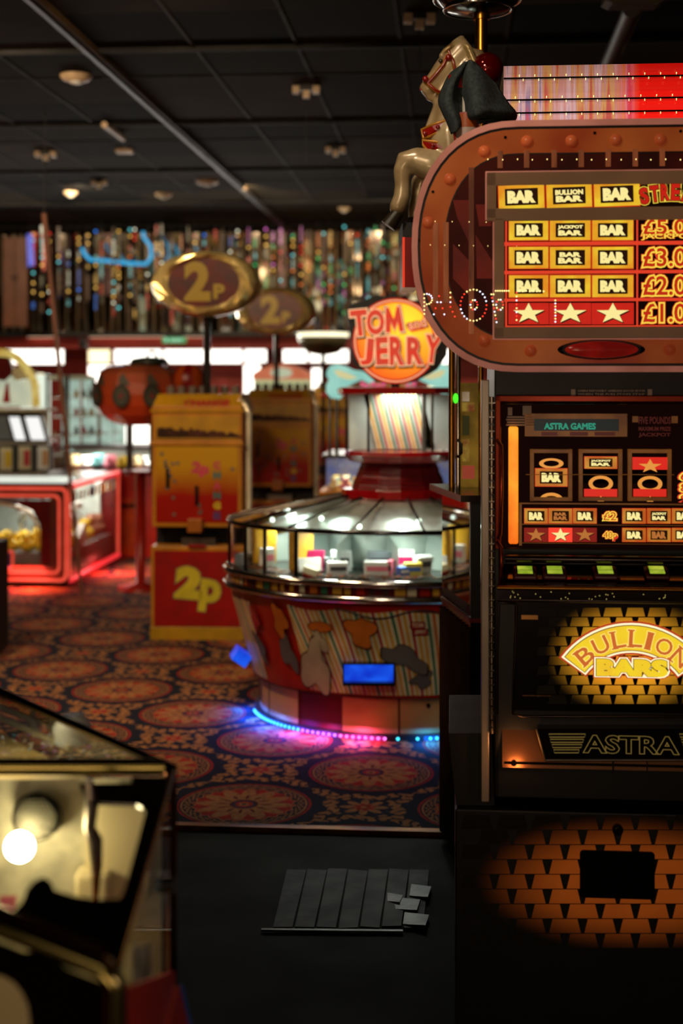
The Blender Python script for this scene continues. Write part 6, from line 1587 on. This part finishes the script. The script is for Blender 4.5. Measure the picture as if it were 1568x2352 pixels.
# upper lit column
u0 = W(1040, 0, 4.35).x - B2.x
zq0, zq1 = z1 + .02, 1.66
for px, m_, r in ((1037, 'brass', .010), (1052, 'chrome', .008)):
    x_ = W(px, 0, 4.3).x - B2.x; mb = MB(); mb.cyl((x_, .25, zq0), (x_, .25, zq1), r, m_); mb.build('column_post', cab, 'brassy post' if m_ == 'brass' else 'chrome post')
x_ = W(1104, 0, 4.3).x - B2.x; mb = MB(); mb.cyl((x_, .25, zq0), (x_, .25, zq1), .008, 'brass'); mb.build('column_post', cab, 'brassy post')
EM('green_lamp', (70, 240, 40), 1.5); mb = MB(); q = W(1046, 915, 4.27); mb.sph((q.x - B2.x, q.y - B2.y, q.z), .008, 'green_lamp', 8, 6, sz=2); mb.build('indicator_lamp', cab, 'green indicator lamp')
EM('lit_yellow', (150, 112, 36), .5, (96, 70, 22), ns=9); EM('card_pale', (200, 180, 150), .6, (150, 120, 90)); EM('card_red', (170, 70, 50), .6); EM('card_amber', (160, 130, 50), .6, (120, 60, 30), ns=30)
xa_, xb_ = W(1056, 0, 4.34).x - B2.x, W(1104, 0, 4.34).x - B2.x
mb = MB(); mb.box(xa_, xb_ + .3, .30, .33, zq0, zq1 - .18, 'lit_yellow'); mb.build('lit_panel', cab, 'yellow lit panel')
for i, (py0, py1, m_) in enumerate(((900, 922, 'card_pale'), (925, 945, 'card_amber'), (955, 1000, 'bead_olive'), (1070, 1100, 'card_red'), (1010, 1060, 'card_amber'))):
    a, b_ = W(1062, py0, 4.33), W(1078 + 12 * (i % 2), py1, 4.33); mb = MB(); mb.box(a.x - B2.x, b_.x - B2.x, .285, .295, b_.z, a.z, m_); mb.build('picture_card', cab)
mb = MB(); x_ = W(1050, 0, 4.25).x - B2.x; mb.tube([(x_, .2, 1.5 - (1010 - HOR) / FPX * 4.25), (x_ + .012, .19, 1.5 - (1020 - HOR) / FPX * 4.25), (x_ + .012, .19, 1.5 - (1040 - HOR) / FPX * 4.25), (x_, .2, 1.5 - (1050 - HOR) / FPX * 4.25)], .004, 'black_satin'); mb.build('handle', cab)
mb = MB(); mb.box(W(1030, 0, 4.3).x - B2.x, .7, .1, .5, zq1, zq1 + .03, 'brass'); mb.box(W(1045, 0, 4.3).x - B2.x, .7, .13, .5, zq1 + .03, 1.90, 'black_satin'); mb.build('canopy_box', cab)
mb = MB(); q0 = W(926, 545, 4.0); q1 = W(936, 660, 4.0); mb.box(q0.x - B2.x, q1.x - B2.x + .03, -.05, .2, q1.z, q0.z, 'red_paint'); mb.box(q0.x - B2.x - .003, q0.x - B2.x + .004, -.055, -.05, q1.z, q0.z, 'line_red'); mb.build('lit_side_panel', cab, 'red panel with a lit edge')
mb = MB(); mb.box(q0.x - B2.x + .0, .7, .0, .3, 1.90, 1.955, 'black_satin'); mb.build('canopy_shelf', cab, 'black shelf under the horse')
mb = MB(); mb.box(.25, .6, .1, .4, 1.5, 1.92, 'black_satin'); mb.build('canopy_core', cab)

# ------------------------------------------------------------------ carousel horse on its brass pole
HD = 4.05
HO = W(1105, 520, HD); HO.z = 1.955
horse = thing('carousel_horse', 'pearly gold carousel horse with red and gold bridle rearing beside the header', 'carousel horse', loc=HO)
PM('horse_pearl', (214, 190, 146), .28, .12, col2=(150, 124, 86), ns=9, coat=.5, bump=.3)
PM('mane_gold', (206, 180, 120), .3, .4, col2=(130, 100, 56), ns=30, stretch=(1, 1, .3), bump=1)
PM('hoof_dark', (50, 40, 28), .3)
PM('strap_red', (150, 20, 12), .25, coat=.5); PM('strap_gold', (196, 130, 34), .3, .3); PM('strap_blue', (40, 60, 70), .4)
def H(px, py, dy=0.): 
    q = W(px, py, HD + dy); return q - HO
HB = MB()
def blob(p, r, sx=1, sy=1, sz=1): HB.sph(p, r, 'horse_pearl', 12, 8, sx, sy, sz)
def limb(pts, rs): HB.tube(pts, rs, 'horse_pearl', n=12)
s = HD / FPX
# head: poll (1070,110) to muzzle (968,205)
limb([H(1078, 112), H(1062, 122), H(1045, 140), H(1022, 160), H(1000, 185), H(982, 205), H(970, 214)], [38 * s, 38 * s, 35 * s, 29 * s, 23 * s, 21 * s, 16 * s])
limb([H(1052, 160), H(1030, 182), H(1006, 210), H(990, 222), H(978, 226)], [26 * s, 22 * s, 17 * s, 13 * s, 8 * s])
# neck down to the chest and body
limb([H(1080, 118), H(1085, 160), H(1070, 210), H(1050, 260), H(1035, 310), H(1040, 360)], [30 * s, 44 * s, 52 * s, 60 * s, 66 * s, 66 * s])
limb([H(1015, 300), H(1012, 340), H(1030, 385), H(1080, 400), H(1150, 395)], [40 * s, 44 * s, 60 * s, 74 * s, 80 * s])
# raised near foreleg: shoulder, knee, folded shank, hoof
limb([H(1020, 380, -.03), H(985, 380, -.04), H(950, 368, -.04), H(930, 370, -.04), H(922, 392, -.04), H(924, 425, -.04), H(922, 455, -.04), H(912, 478, -.04), H(908, 490, -.04)], [42 * s, 38 * s, 31 * s, 25 * s, 20 * s, 18 * s, 20 * s, 20 * s, 14 * s])
# far foreleg
limb([H(1020, 400, .04), H(985, 405, .05), H(965, 420, .05), H(958, 455, .05), H(952, 485, .05), H(950, 505, .05)], [38 * s, 32 * s, 24 * s, 17 * s, 17 * s, 14 * s])
# ears
for dy in (-.02, .03): limb([H(1062, 112, dy), H(1060, 96, dy), H(1064, 80, dy)], [9 * s, 8 * s, 2 * s])
limb([H(1008, 130, -.03), H(1014, 128, -.035), H(1022, 132, -.03)], [7 * s, 9 * s, 7 * s])
body = HB.build('body', horse)
for kind in ('REMESH',):
    m_ = body.modifiers.new('remesh', 'REMESH'); m_.mode = 'VOXEL'; m_.voxel_size = .006; m_.use_smooth_shade = True
    m2 = body.modifiers.new('smooth', 'SMOOTH'); m2.factor = .8; m2.iterations = 5
mb = MB()
for k in range(7):
    x_ = 1070 + k * 4; mb.tube([H(x_ - 14, 100 + k * 9, -.02), H(x_ + 4, 108 + k * 9, -.055), H(x_ + 14, 124 + k * 11, -.05), H(x_ + 8, 140 + k * 12, -.058)], [5 * s, 8 * s, 7 * s, 2 * s], 'mane_gold', n=7)
mb.tube([H(1062, 100, -.02), H(1040, 104, -.03), H(1022, 116, -.03), H(1010, 126, -.025)], [8 * s, 8 * s, 6 * s, 2 * s], 'mane_gold', n=7); mb.build('mane', horse, 'gold wavy mane')
mb = MB(); mb.sph(H(1012, 140, -.038), .006, 'hoof_dark', 8, 6, sx=1.2); mb.build('eye', horse, 'dark eye')
mb = MB(); mb.sph(H(966, 206, -.014), .004, 'strap_red', 8, 6); mb.build('nostril', horse)
mb = MB(); c = H(905, 497, -.04); mb.cyl(c + Vector((.012, 0, .012)), c - Vector((.018, 0, .028)), .018, 'hoof_dark', r1=.024); mb.build('hoof', horse); mb = MB(); c = H(948, 512, .05); mb.cyl(c + Vector((.004, 0, .014)), c - Vector((.006, 0, .012)), .017, 'hoof_dark', r1=.022); mb.build('hoof', horse)
def strap(pts, w_, parent=horse, lab='red strap edged in gold'):
    mb = MB(); mb.tube(pts, w_, 'strap_gold', n=8); mb.tube([p + Vector((0, -w_ * .55, 0)) for p in pts], w_ * .62, 'strap_red', n=8); return mb.build('bridle_strap', parent, lab)
strap([H(1028, 128, -.036), H(1018, 150, -.034), H(1000, 172, -.03), H(982, 192, -.024)], .008)
strap([H(975, 186, -.016), H(986, 196, -.028), H(1000, 208, -.030), H(1012, 214, -.022)], .007)
strap([H(1030, 118, -.03), H(1040, 140, -.042), H(1046, 168, -.036)], .006)
for px, py in ((1030, 132), (977, 182)): mb = MB(); mb.sph(H(px, py, -.046 if px > 1000 else -.03), .010, 'strap_red', 10, 8); mb.build('red_stud', horse, 'round red stud')
# breast band, two scalloped rows
for off in (0, 38):
    top_ = [(968, 300 + off), (985, 288 + off), (1010, 280 + off), (1045, 278 + off)]; 
    mb = MB(); pts = [(968, 298), (990, 288), (1025, 276), (1030, 292), (1012, 304), (1000, 306), (985, 314), (972, 318)] if off == 0 else [(970, 322), (1000, 326), (1045, 336), (1045, 352), (1020, 346), (1008, 342), (995, 352), (984, 348), (972, 334)]
    def surf(px, py): u = (px - 965) / 90.; return H(px, py, -.030 - .052 * min(1, max(0, u)) ** .5)
    lo = [surf(*p) for p in pts]; mb.tube(lo, .0045, 'strap_gold', n=6, closed=True)
    mb.add([p + Vector((0, -.002, 0)) for p in lo] + [sum(lo, Vector()) / len(lo) + Vector((0, -.01, 0))], [(i, (i + 1) % len(lo), len(lo)) for i in range(len(lo))], 'strap_red')
    band_ = mb.build('breast_band', horse, 'scalloped red and gold breast band')
    for px, py in (((975, 308), (1005, 293)) if off == 0 else ((993, 335), (1030, 346))): mb = MB(); mb.sph(surf(px, py) + Vector((0, -.008, 0)), .007, 'strap_red', 8, 6); mb.build('red_stud', band_)
# brass pole with its red ball and the domed lamp above
PX_ = W(1105, 0, HD).x - HO.x
mb = MB(); mb.cyl((PX_, 0, .0), (PX_, 0, H(0, 32).z), .0185, 'brass', n=20); mb.cyl((PX_, 0, H(0, 46).z), (PX_, 0, H(0, 28).z), .024, 'brass', n=20); mb.build('pole', horse, 'brass pole')
PM('red_ball', (150, 14, 8), .06, .6, coat=1)
mb = MB(); mb.sph(H(1118, 158, -.04), 37 * s, 'red_ball', 24, 16); mb.build('ball', horse, 'dark red mirror ball')
DL = W(1105, 0, 3.95); t = thing('domed_lamp', 'black dome lamp with a chrome rim on top of the brass pole', 'lamp', loc=Vector((DL.x, HD, H(0, 32).z + HO.z)))
zz_ = 0
mb = MB(); mb.lathe([(.03, -.002), (.09, .010), (.125, .04), (.132, .075), (.10, .13), (.03, .16)], (0, 0, 0), 'black_gloss', 32); mb.build('dome', t); mb = MB()
mb.tube([(.129 * math.cos(2 * PI * i / 40), .129 * math.sin(2 * PI * i / 40), .042) for i in range(40)], .005, 'chrome', closed=True); mb.tube([(.10 * math.cos(2 * PI * i / 40), .10 * math.sin(2 * PI * i / 40), .012) for i in range(40)], .004, 'chrome', closed=True); mb.build('rim', t, 'chrome rim')

# ------------------------------------------------------------------ spray bottle with a grey cloth over it
QD = 3.22
bo = W(1073, 345, QD); bo.z = 1.965
bt = thing('spray_bottle', 'striped cleaning bottle half hidden under the grey cloth', 'bottle', loc=bo)
PM('bottle_orange', (176, 84, 36), .35); PM('bottle_pale', (196, 170, 160), .35); PM('bottle_pink', (170, 90, 84), .3)
zt_ = W(0, 262, QD).z - bo.z
mb = MB(); mb.cyl((0, 0, 0), (0, 0, zt_), .030, 'bottle_pink', n=24); mb.build('bottle', bt)
mb = MB(); mb.lathe([(.0305, .04), (.0305, zt_ - .035)], (0, 0, 0), 'bottle_pale', 14, a0=PI * 1.05, a1=PI * 1.7); mb.lathe([(.031, zt_ - .035), (.031, zt_ - .004)], (0, 0, 0), 'bottle_orange', 14, a0=PI * 1.05, a1=PI * 1.7); mb.build('label_band', bt, 'pale and orange label')
mb = MB(); mb.cyl((0, 0, zt_), (0, 0, zt_ + .06), .012, 'white_plastic'); mb.obox((-.01, 0, zt_ + .075), .07, .022, .03, 'strap_red'); mb.build('spray_head', bt)
t = thing('scrubbing_brush', 'thin red handled brush beside the bottle', 'brush', loc=W(1052, 345, QD - .01)); mb = MB(); mb.cyl((0, 0, -.02), (-.010, 0, .05), .0035, 'strap_red'); mb.build('handle', t); mb = MB(); mb.cyl((-.010, 0, .05), (-.012, 0, .062), .005, 'bottle_pale'); mb.build('tip', t)
# cloth
PM('cloth_grey', (74, 82, 82), .95, col2=(56, 64, 66), ns=120, bump=.6, spec=.1)
co = W(1090, 150, QD)
prof = [  # (left edge .. right edge) rows of pixel points with depth
    [(1060, 152, .0), (1068, 143, -.02), (1078, 139, -.03), (1088, 143, -.02), (1100, 154, -.01), (1112, 168, .0)],
    [(1034, 170, .02), (1050, 170, -.03), (1066, 168, -.015), (1082, 166, -.06), (1110, 176, -.035), (1134, 188, .0)],
    [(1016, 205, .02), (1036, 198, -.045), (1060, 198, .005), (1084, 205, -.085), (1122, 206, -.05), (1150, 214, .0)],
    [(1008, 232, .02), (1032, 234, -.05), (1062, 236, .015), (1088, 240, -.095), (1130, 236, -.065), (1168, 240, .0)],
    [(1016, 256, .02), (1040, 264, -.055), (1064, 258, .01), (1088, 262, -.09), (1134, 250, -.08), (1181, 255, .0)],
    [(1028, 282, .02), (1045, 287, -.05), (1066, 270, .0), (1090, 270, -.07), (1136, 260, -.07), (1185, 268, .0)],
    [(1038, 308, .02), (1047, 302, -.04), (1066, 279, .0), (1092, 273, -.03), (1138, 272, -.03), (1176, 286, .02)],
]
def smoothrow(r, n=24):
    out = []
    for k in range(n + 1):
        u = k / n * (len(r) - 1); i = min(int(u), len(r) - 2); f = u - i; p0, p1, p2, p3 = r[max(i - 1, 0)], r[i], r[i + 1], r[min(i + 2, len(r) - 1)]
        out.append(tuple(.5 * ((2 * p1[j]) + (-p0[j] + p2[j]) * f + (2 * p0[j] - 5 * p1[j] + 4 * p2[j] - p3[j]) * f * f + (-p0[j] + 3 * p1[j] - 3 * p2[j] + p3[j]) * f ** 3) for j in range(3)))
    return out
rows = [smoothrow(r) for r in prof]; colsx = [smoothrow([rows[i][k] for i in range(len(rows))], 20) for k in range(len(rows[0]))]
mb = MB(); random.seed(2)
def cw(p, q=0): return W(p[0], p[1], QD + p[2] + q) - co
grid = [[cw(colsx[k][i], .006 * math.sin(k * .9 + i * .25)) for k in range(len(colsx))] for i in range(21)]
mb.loft(grid, 'cloth_grey', closed=False)
back = [[cw((colsx[k][i][0], colsx[k][i][1], .03 + .05 * math.sin(PI * k / 24)), 0) for k in range(len(colsx))] for i in range(19)]
mb.loft(back, 'cloth_grey', closed=False)
# curled hem at the right foot
cc, rc = [], []
for k in range(15):
    u = k / 14; cc.append((1098 + 84 * u, 268 - 6 * math.sin(u * PI), -.05 + .05 * u))
for q_ in range(7):
    a = q_ / 6 * 4.6; r_ = 13 - q_ * 1.2
    rc.append([cw((p[0] + (2 - q_) * .6, p[1] + 10 - r_ * math.cos(a) * .9, p[2] + r_ * math.sin(a) * .0016), 0) for p in cc])
mb.loft(rc, 'cloth_grey', closed=False)
cl_ = mb.build('grey_cloth', loc=co, solid=.003); tag(cl_, 'grey felt cloth draped over the spray bottle beside the horse', 'cloth')
# ------------------------------------------------------------------ glass topped machine in the near left corner
def zt(y): return .925 - (2.0 - y) * .147
def top(px, py, up=0.):
    """sight line met with the sloping glass top"""
    dx, dz = (px - 784) / FPX, -(py - HOR) / FPX     # z = 1.5 + dz*y ; top: z = .631 + .147*y + up
    y = (1.5 - (.925 - .294) - up) / (.147 - dz); return Vector((dx * y, y, 1.5 + dz * y))
NO = Vector((-.245, 2.0, 0))
near = thing('glass_topped_machine', 'near lit glass topped machine with black bezel in the lower left corner', 'arcade machine', loc=NO)
def n_(p): return Vector(p) - NO
A = Vector((-.245, 2.0, zt(2.0))); B = Vector((-.245, 1.49, zt(1.49))); C = Vector((-.85, 1.86, zt(1.86))); Dd = Vector((-1.2, 2.0, zt(2.0)))
PM('cream_liner', (214, 200, 158), .45, col2=(196, 182, 140), ns=3)
PM('foil_liner', (176, 172, 150), .35, .5, col2=(214, 208, 180), ns=26, bump=.8)
PM('olive_chrome', (150, 138, 84), .2, 1, col2=(110, 100, 60), ns=5, stretch=(1, 4, 1))
PM('copper_chrome', (170, 116, 92), .22, 1)
mb = MB(); mb.add([n_(p) for p in (A, B, C, Dd)], [(0, 3, 2, 1)], 'clear_glass'); mb.build('top_glass', near)
# case interior
mb = MB(); zf = .618
mb.add([n_(p) for p in ((-1.2, 1.985, zf), (-.26, 1.985, zf), (-.26, 1.985, .918), (-1.2, 1.985, .918))], [(0, 1, 2, 3)], 'foil_liner'); mb.build('back_liner', near, 'crinkled pale foil lining')
mb = MB(); mb.add([n_(p) for p in ((-.252, 1.50, zf), (-.252, 1.98, zf), (-1.15, 1.98, zf), (-.85, 1.85, zf))], [(0, 1, 2, 3)], 'cream_liner'); mb.build('case_floor', near)
q0, q1 = W(200, 1830, 1.97), W(345, 2075, 1.97)
mb = MB(); mb.prism([(x - NO.x, z) for x, z in rrect(q0.x, q1.x, q1.z, q0.z, .02)], -.045, -.02, 'cream_liner'); mb.build('back_box', near, 'plain cream moulding', bevel=.004)
q0, q1 = W(170, 2010, 1.93), W(250, 2090, 1.93); mb = MB(); mb.box(q0.x - NO.x, q1.x - NO.x, -.07, -.03, q1.z, q0.z, 'cream_liner'); mb.build('ledge', near, bevel=.006)
# bulb, perforated reflector
bp = W(45, 1945, 1.90)
EM('bulb_glow', (255, 236, 176), 80.)
mb = MB(); mb.sph(n_(bp), .020, 'bulb_glow', 16, 10, sy=.8); mb.build('bulb', near, 'glaring round bulb')
rc_ = W(86, 1875, 1.955); PM('perforated_metal', (30, 28, 22), .6, .1, spec=.2)
mb = MB(); n = 28
mb.loft([[n_(rc_) + Vector((math.cos(2 * PI * i / n) * r_, y_, math.sin(2 * PI * i / n) * r_ * .95)) for i in range(n)] for r_, y_ in ((.036, 0), (.034, -.012), (.02, -.018), (.003, -.02))], 'perforated_metal'); rf = mb.build('reflector', near, 'perforated round metal reflector')
mb = MB(); 
for i in range(-6, 7):
    for j in range(-6, 7):
        x_, z_ = i * .0052 + (j % 2) * .0026, j * .0045
        if x_ * x_ + z_ * z_ < .031 ** 2: mb.cyl(n_(rc_) + Vector((x_, -.0235 + (x_ * x_ + z_ * z_) * 11, z_)), n_(rc_) + Vector((x_, -.019 + (x_ * x_ + z_ * z_) * 11, z_)), .0007, 'foil_liner', n=5)
mb.build('dimples', rf, kind='stuff')
# metal arm
mb = MB(); P_ = [(204, 1790), (210, 1850), (205, 1900), (218, 1930), (222, 1990), (219, 2065)]
mb.tube([n_(W(a, b_, 1.90)) for a, b_ in P_], [.006, .010, .009, .011, .008, .004], 'brushed', n=8); mb.cyl(n_(W(219, 2010, 1.88)), n_(W(219, 2072, 1.88)), .0035, 'brass'); mb.build('lever_arm', near, 'bent steel lever arm')
# black printed bezel on the glass, with clear cut-outs
PM('bezel_black', (14, 10, 7), .16, coat=.3)
def plate(pts, name, label=None, m='bezel_black', th=.004, up=0.001):
    lo = [n_(top(a, b_, up)) for a, b_ in pts]; hi = [p + Vector((0, 0, th)) for p in lo]; k = len(pts)
    mb = MB(); mb.add(lo + hi, [tuple(range(k)), tuple(range(2 * k - 1, k - 1, -1))] + [(i, (i + 1) % k, (i + 1) % k + k, i + k) for i in range(k)], m); return mb.build(name, near, label)
plate([(304, 1790), (393, 1792), (268, 2236), (148, 2200), (157, 2180), (150, 2150), (205, 2140), (272, 2078), (286, 2050), (334, 1872), (326, 1860), (310, 1852), (302, 1806)], 'bezel', 'black printed bezel')
plate([(182, 1806), (304, 1806), (316, 1854), (228, 1850), (200, 1848)], 'bezel', 'black bezel bar across the top')
plate([(25, 2108), (52, 2078), (62, 2050), (78, 2032), (100, 2022), (118, 2034), (124, 2052), (170, 2066), (222, 2074), (275, 2072), (225, 2146), (150, 2150), (100, 2130), (60, 2122)], 'bezel', 'black curved scoop print')
plate([(0, 2196), (157, 2186), (268, 2236), (255, 2252), (0, 2180)], 'bezel', 'black bezel strip along the near edge', th=.003)
mb = MB(); c = n_(top(160, 2122, .004)); mb.tube([n_(top(a, b_, .006)) for a, b_ in ((0, 2112), (60, 2126), (110, 2136), (145, 2150), (157, 2170), (150, 2188))], .003, 'olive_chrome', n=6); mb.build('cutout_trim', near)
PM('tag_pink', (226, 110, 130), .5); PM('photo_grey', (210, 206, 176), .4, col2=(90, 90, 76), ns=24, stretch=(1, 2, 1))
q0, q1 = W(-8, 2070, 1.85), W(30, 2130, 1.85); mb = MB(); mb.add([n_(p) for p in ((q0.x, 1.85, q1.z), (q1.x, 1.85, q1.z), (q1.x, 1.87, q0.z), (q0.x, 1.87, q0.z))], [(0, 1, 2, 3)], 'tag_pink'); mb.build('price_tag', near, 'pink paper tag')
q0, q1 = W(100, 2130, 1.80), W(155, 2180, 1.80); mb = MB(); mb.box(q0.x - NO.x, q1.x - NO.x, -.2, -.19, q1.z, q0.z, 'tag_pink'); mb.build('price_tag', near, 'red paper tag')
# rails and posts
def rail(name, pts, r, m, lab): mb = MB(); mb.tube([n_(p) for p in pts], r, m, n=10); return mb.build(name, near, lab)
up = Vector((0, 0, .006))
rail('back_rail', [Dd + up, A + up + Vector((-.012, 0, 0))], .0125, 'olive_chrome', 'polished back rail')
rail('front_rail', [C + up, B + up + Vector((-.010, 0, 0)), B + Vector((0, 0, -.012)), B + Vector((0, 0, -.35))], .0125, 'olive_chrome', 'polished near rail turning down the corner')
mb = MB(); mb.tube([n_(C + Vector((0, .012, .018))), n_(B + Vector((-.012, .012, .018)))], .006, 'copper_chrome', n=8); mb.build('rail_cap', near, 'copper coloured rail cap')
rail('corner_post', [A + Vector((-.006, 0, 0)), Vector((-.251, 2.0, .60))], .011, 'copper_chrome', 'copper coloured far corner post')
mb = MB(); mb.tube([n_(A + Vector((.002, -.012, .004))), n_(B + Vector((.002, .012, .004)))], .0035, 'chrome', n=6); mb.build('edge_trim', near, 'thin chrome edge of the glass top')
mb = MB(); mb.quad(n_((-.245, 1.50, .60)), n_((-.245, 1.99, .60)), n_((-.245, 1.99, .912)), n_((-.245, 1.50, .842)), 'clear_glass'); mb.build('side_glass', near)
q = W(360, 2022, 1.96); mb = MB(); mb.cyl(n_((-.262, q.y - .02, q.z)), n_((-.236, q.y - .02, q.z)), .011, 'black_gloss'); mb.build('lock', near)
mb = MB(); mb.quad(n_((-.2405, 1.575, .802)), n_((-.2405, 1.74, .738)), n_((-.2405, 1.74, .782)), n_((-.2405, 1.575, .846)), 'photo_grey'); mb.build('photo_card', near, 'small grey photo card')
# near face under the front rail
mb = MB(); mb.quad(n_((-.85, 1.86, .45)), n_((-.25, 1.495, .45)), n_((-.25, 1.495, .835)), n_((-.85, 1.86, .885)), 'bezel_black'); mb.build('near_panel', near, 'black gloss near panel')
mb = MB(); P_ = rrect(.02, .30, .70, .80, .04)
dirv = (Vector((-.85, 1.86, 0)) - Vector((-.25, 1.495, 0))).normalized(); nn_ = Vector((dirv.y, -dirv.x, 0)); nn_ = nn_ if nn_.y < 0 else -nn_
mb.poly([n_(Vector((-.25, 1.495, 0)) + dirv * (.10 + u) + nn_ * .002 + Vector((0, 0, v_ + .01))) for u, v_ in P_], 'cream_liner'); mb.build('near_window', near, 'cream rounded window')
# red base
mb = MB()
def bl(y0, y1, x1, z): return [(-1.2, y0, z), (x1, y0, z), (x1, y1, z), (-1.2, y1, z)]
PM('base_red', (226, 58, 46), .35, coat=.3)
mb.loft([[n_(p) for p in bl(y0, y1, x1, z)] for y0, y1, x1, z in ((1.62, 2.02, -.19, .0), (1.60, 2.02, -.19, .30), (1.57, 2.01, -.212, .50), (1.52, 2.0, -.236, .612))], 'base_red', smooth=False)
mb.build('base', near, 'flared red base')
mb = MB(); sp_pts = [(1.495, .832), (2.0, .633), (2.0, .45), (1.495, .45)]; a_ = [n_((-.247, y, z)) for y, z in sp_pts]; b2 = [n_((-.2415, y, z)) for y, z in sp_pts]
mb.add(a_ + b2, [(3, 2, 1, 0), (4, 5, 6, 7), (0, 1, 5, 4), (1, 2, 6, 5), (2, 3, 7, 6), (3, 0, 4, 7)], 'base_red'); mb.build('side_panel', near, 'red side panel')
mb = MB(); mb.tube([n_((x1 + .002, y1, z)) for y1, x1, z in ((2.022, -.19, .05), (2.022, -.19, .30), (2.012, -.212, .50), (2.002, -.236, .612))], .003, 'box_blue', n=6); mb.build('blue_piping', near, 'blue piping'); 
mb = MB(); mb.tube([n_((x1 + .001, 1.80, z)) for x1, z in ((-.19, .05), (-.19, .30), (-.212, .50), (-.236, .612))], .003, 'black_satin', n=6); mb.build('panel_seam', near)
# lower glass wing running back
Q = Vector((-.62, 2.5, .925)); Q2 = Vector((-1.5, 2.5, .925)); zw = .90
mb = MB(); mb.add([n_(p) for p in ((-.26, 2.02, .918), (-.62, 2.5, .918), (-1.5, 2.5, .918), (-1.5, 2.02, .918))], [(0, 1, 2, 3)], 'shiny_glass'); mb.build('wing_glass', near)
PM('wing_tan', (176, 150, 84), .4, col2=(120, 100, 50), ns=5)
mb = MB(); mb.prismz([(-.03, .03), (-.37, .48), (-1.25, .48), (-1.25, .03)], .60, .855, 'wing_tan'); mb.build('wing_body', near, 'tan lit wing under the glass')
lamp('wing_fill_light', 'AREA', Vector((-.62, 2.22, .912)), 1.0, (1, .86, .5), .3)  # added under the glass to brighten the wing
mb = MB(); mb.tube([n_((-.247, 2.01, .925)), n_((-.62, 2.5, .925)), n_((-1.5, 2.52, .925))], .008, 'dark_chrome', n=8); mb.build('wing_rail', near, 'chrome edge of the wing')
mb = MB(); mb.quad(n_((-.25, 2.015, .60)), n_((-.62, 2.5, .60)), n_((-.62, 2.5, .92)), n_((-.25, 2.015, .92)), 'shiny_glass'); mb.build('wing_side_glass', near)
for a, b_ in (((0, 1626), (225, 1716)), ((0, 1650), (160, 1722)), ((75, 1640), (80, 1690)), ((120, 1660), (122, 1708))):
    pa = W(*a, 1.5); 
    def wp(px, py): y = (1.5 - .86) * FPX / (py - HOR); return Vector(((px - 784) / FPX * y, y, .862))
    mb = MB(); mb.tube([n_(wp(*a)), n_(wp(*b_))], .006, 'cream_liner', n=6); mb.build('wing_bar', near, 'cream bar')
mb = MB(); c = wp(165, 1710); mb.lathe([(.03, 0), (.034, .03), (.02, .05)], n_(c), 'box_white', 14); mb.build('wing_cup', near, 'pale round cup')
random.seed(12)
mb = MB()
for i in range(90):  # coloured glints put in as small glowing shreds
    c = n_(wp(random.uniform(0, 300), random.uniform(1690, 1762))); mb.obox(c + Vector((0, 0, .004)), .002, random.uniform(.004, .02), .0012, random.choice(['bead_cyan', 'bead_amber', 'bead_white', 'bead_pink', 'foil_liner', 'foil_liner']), rz=random.uniform(-.8, .8))
mb.build('glint_shreds', near, 'scattered shreds, coloured glints put into their glow', kind='stuff')
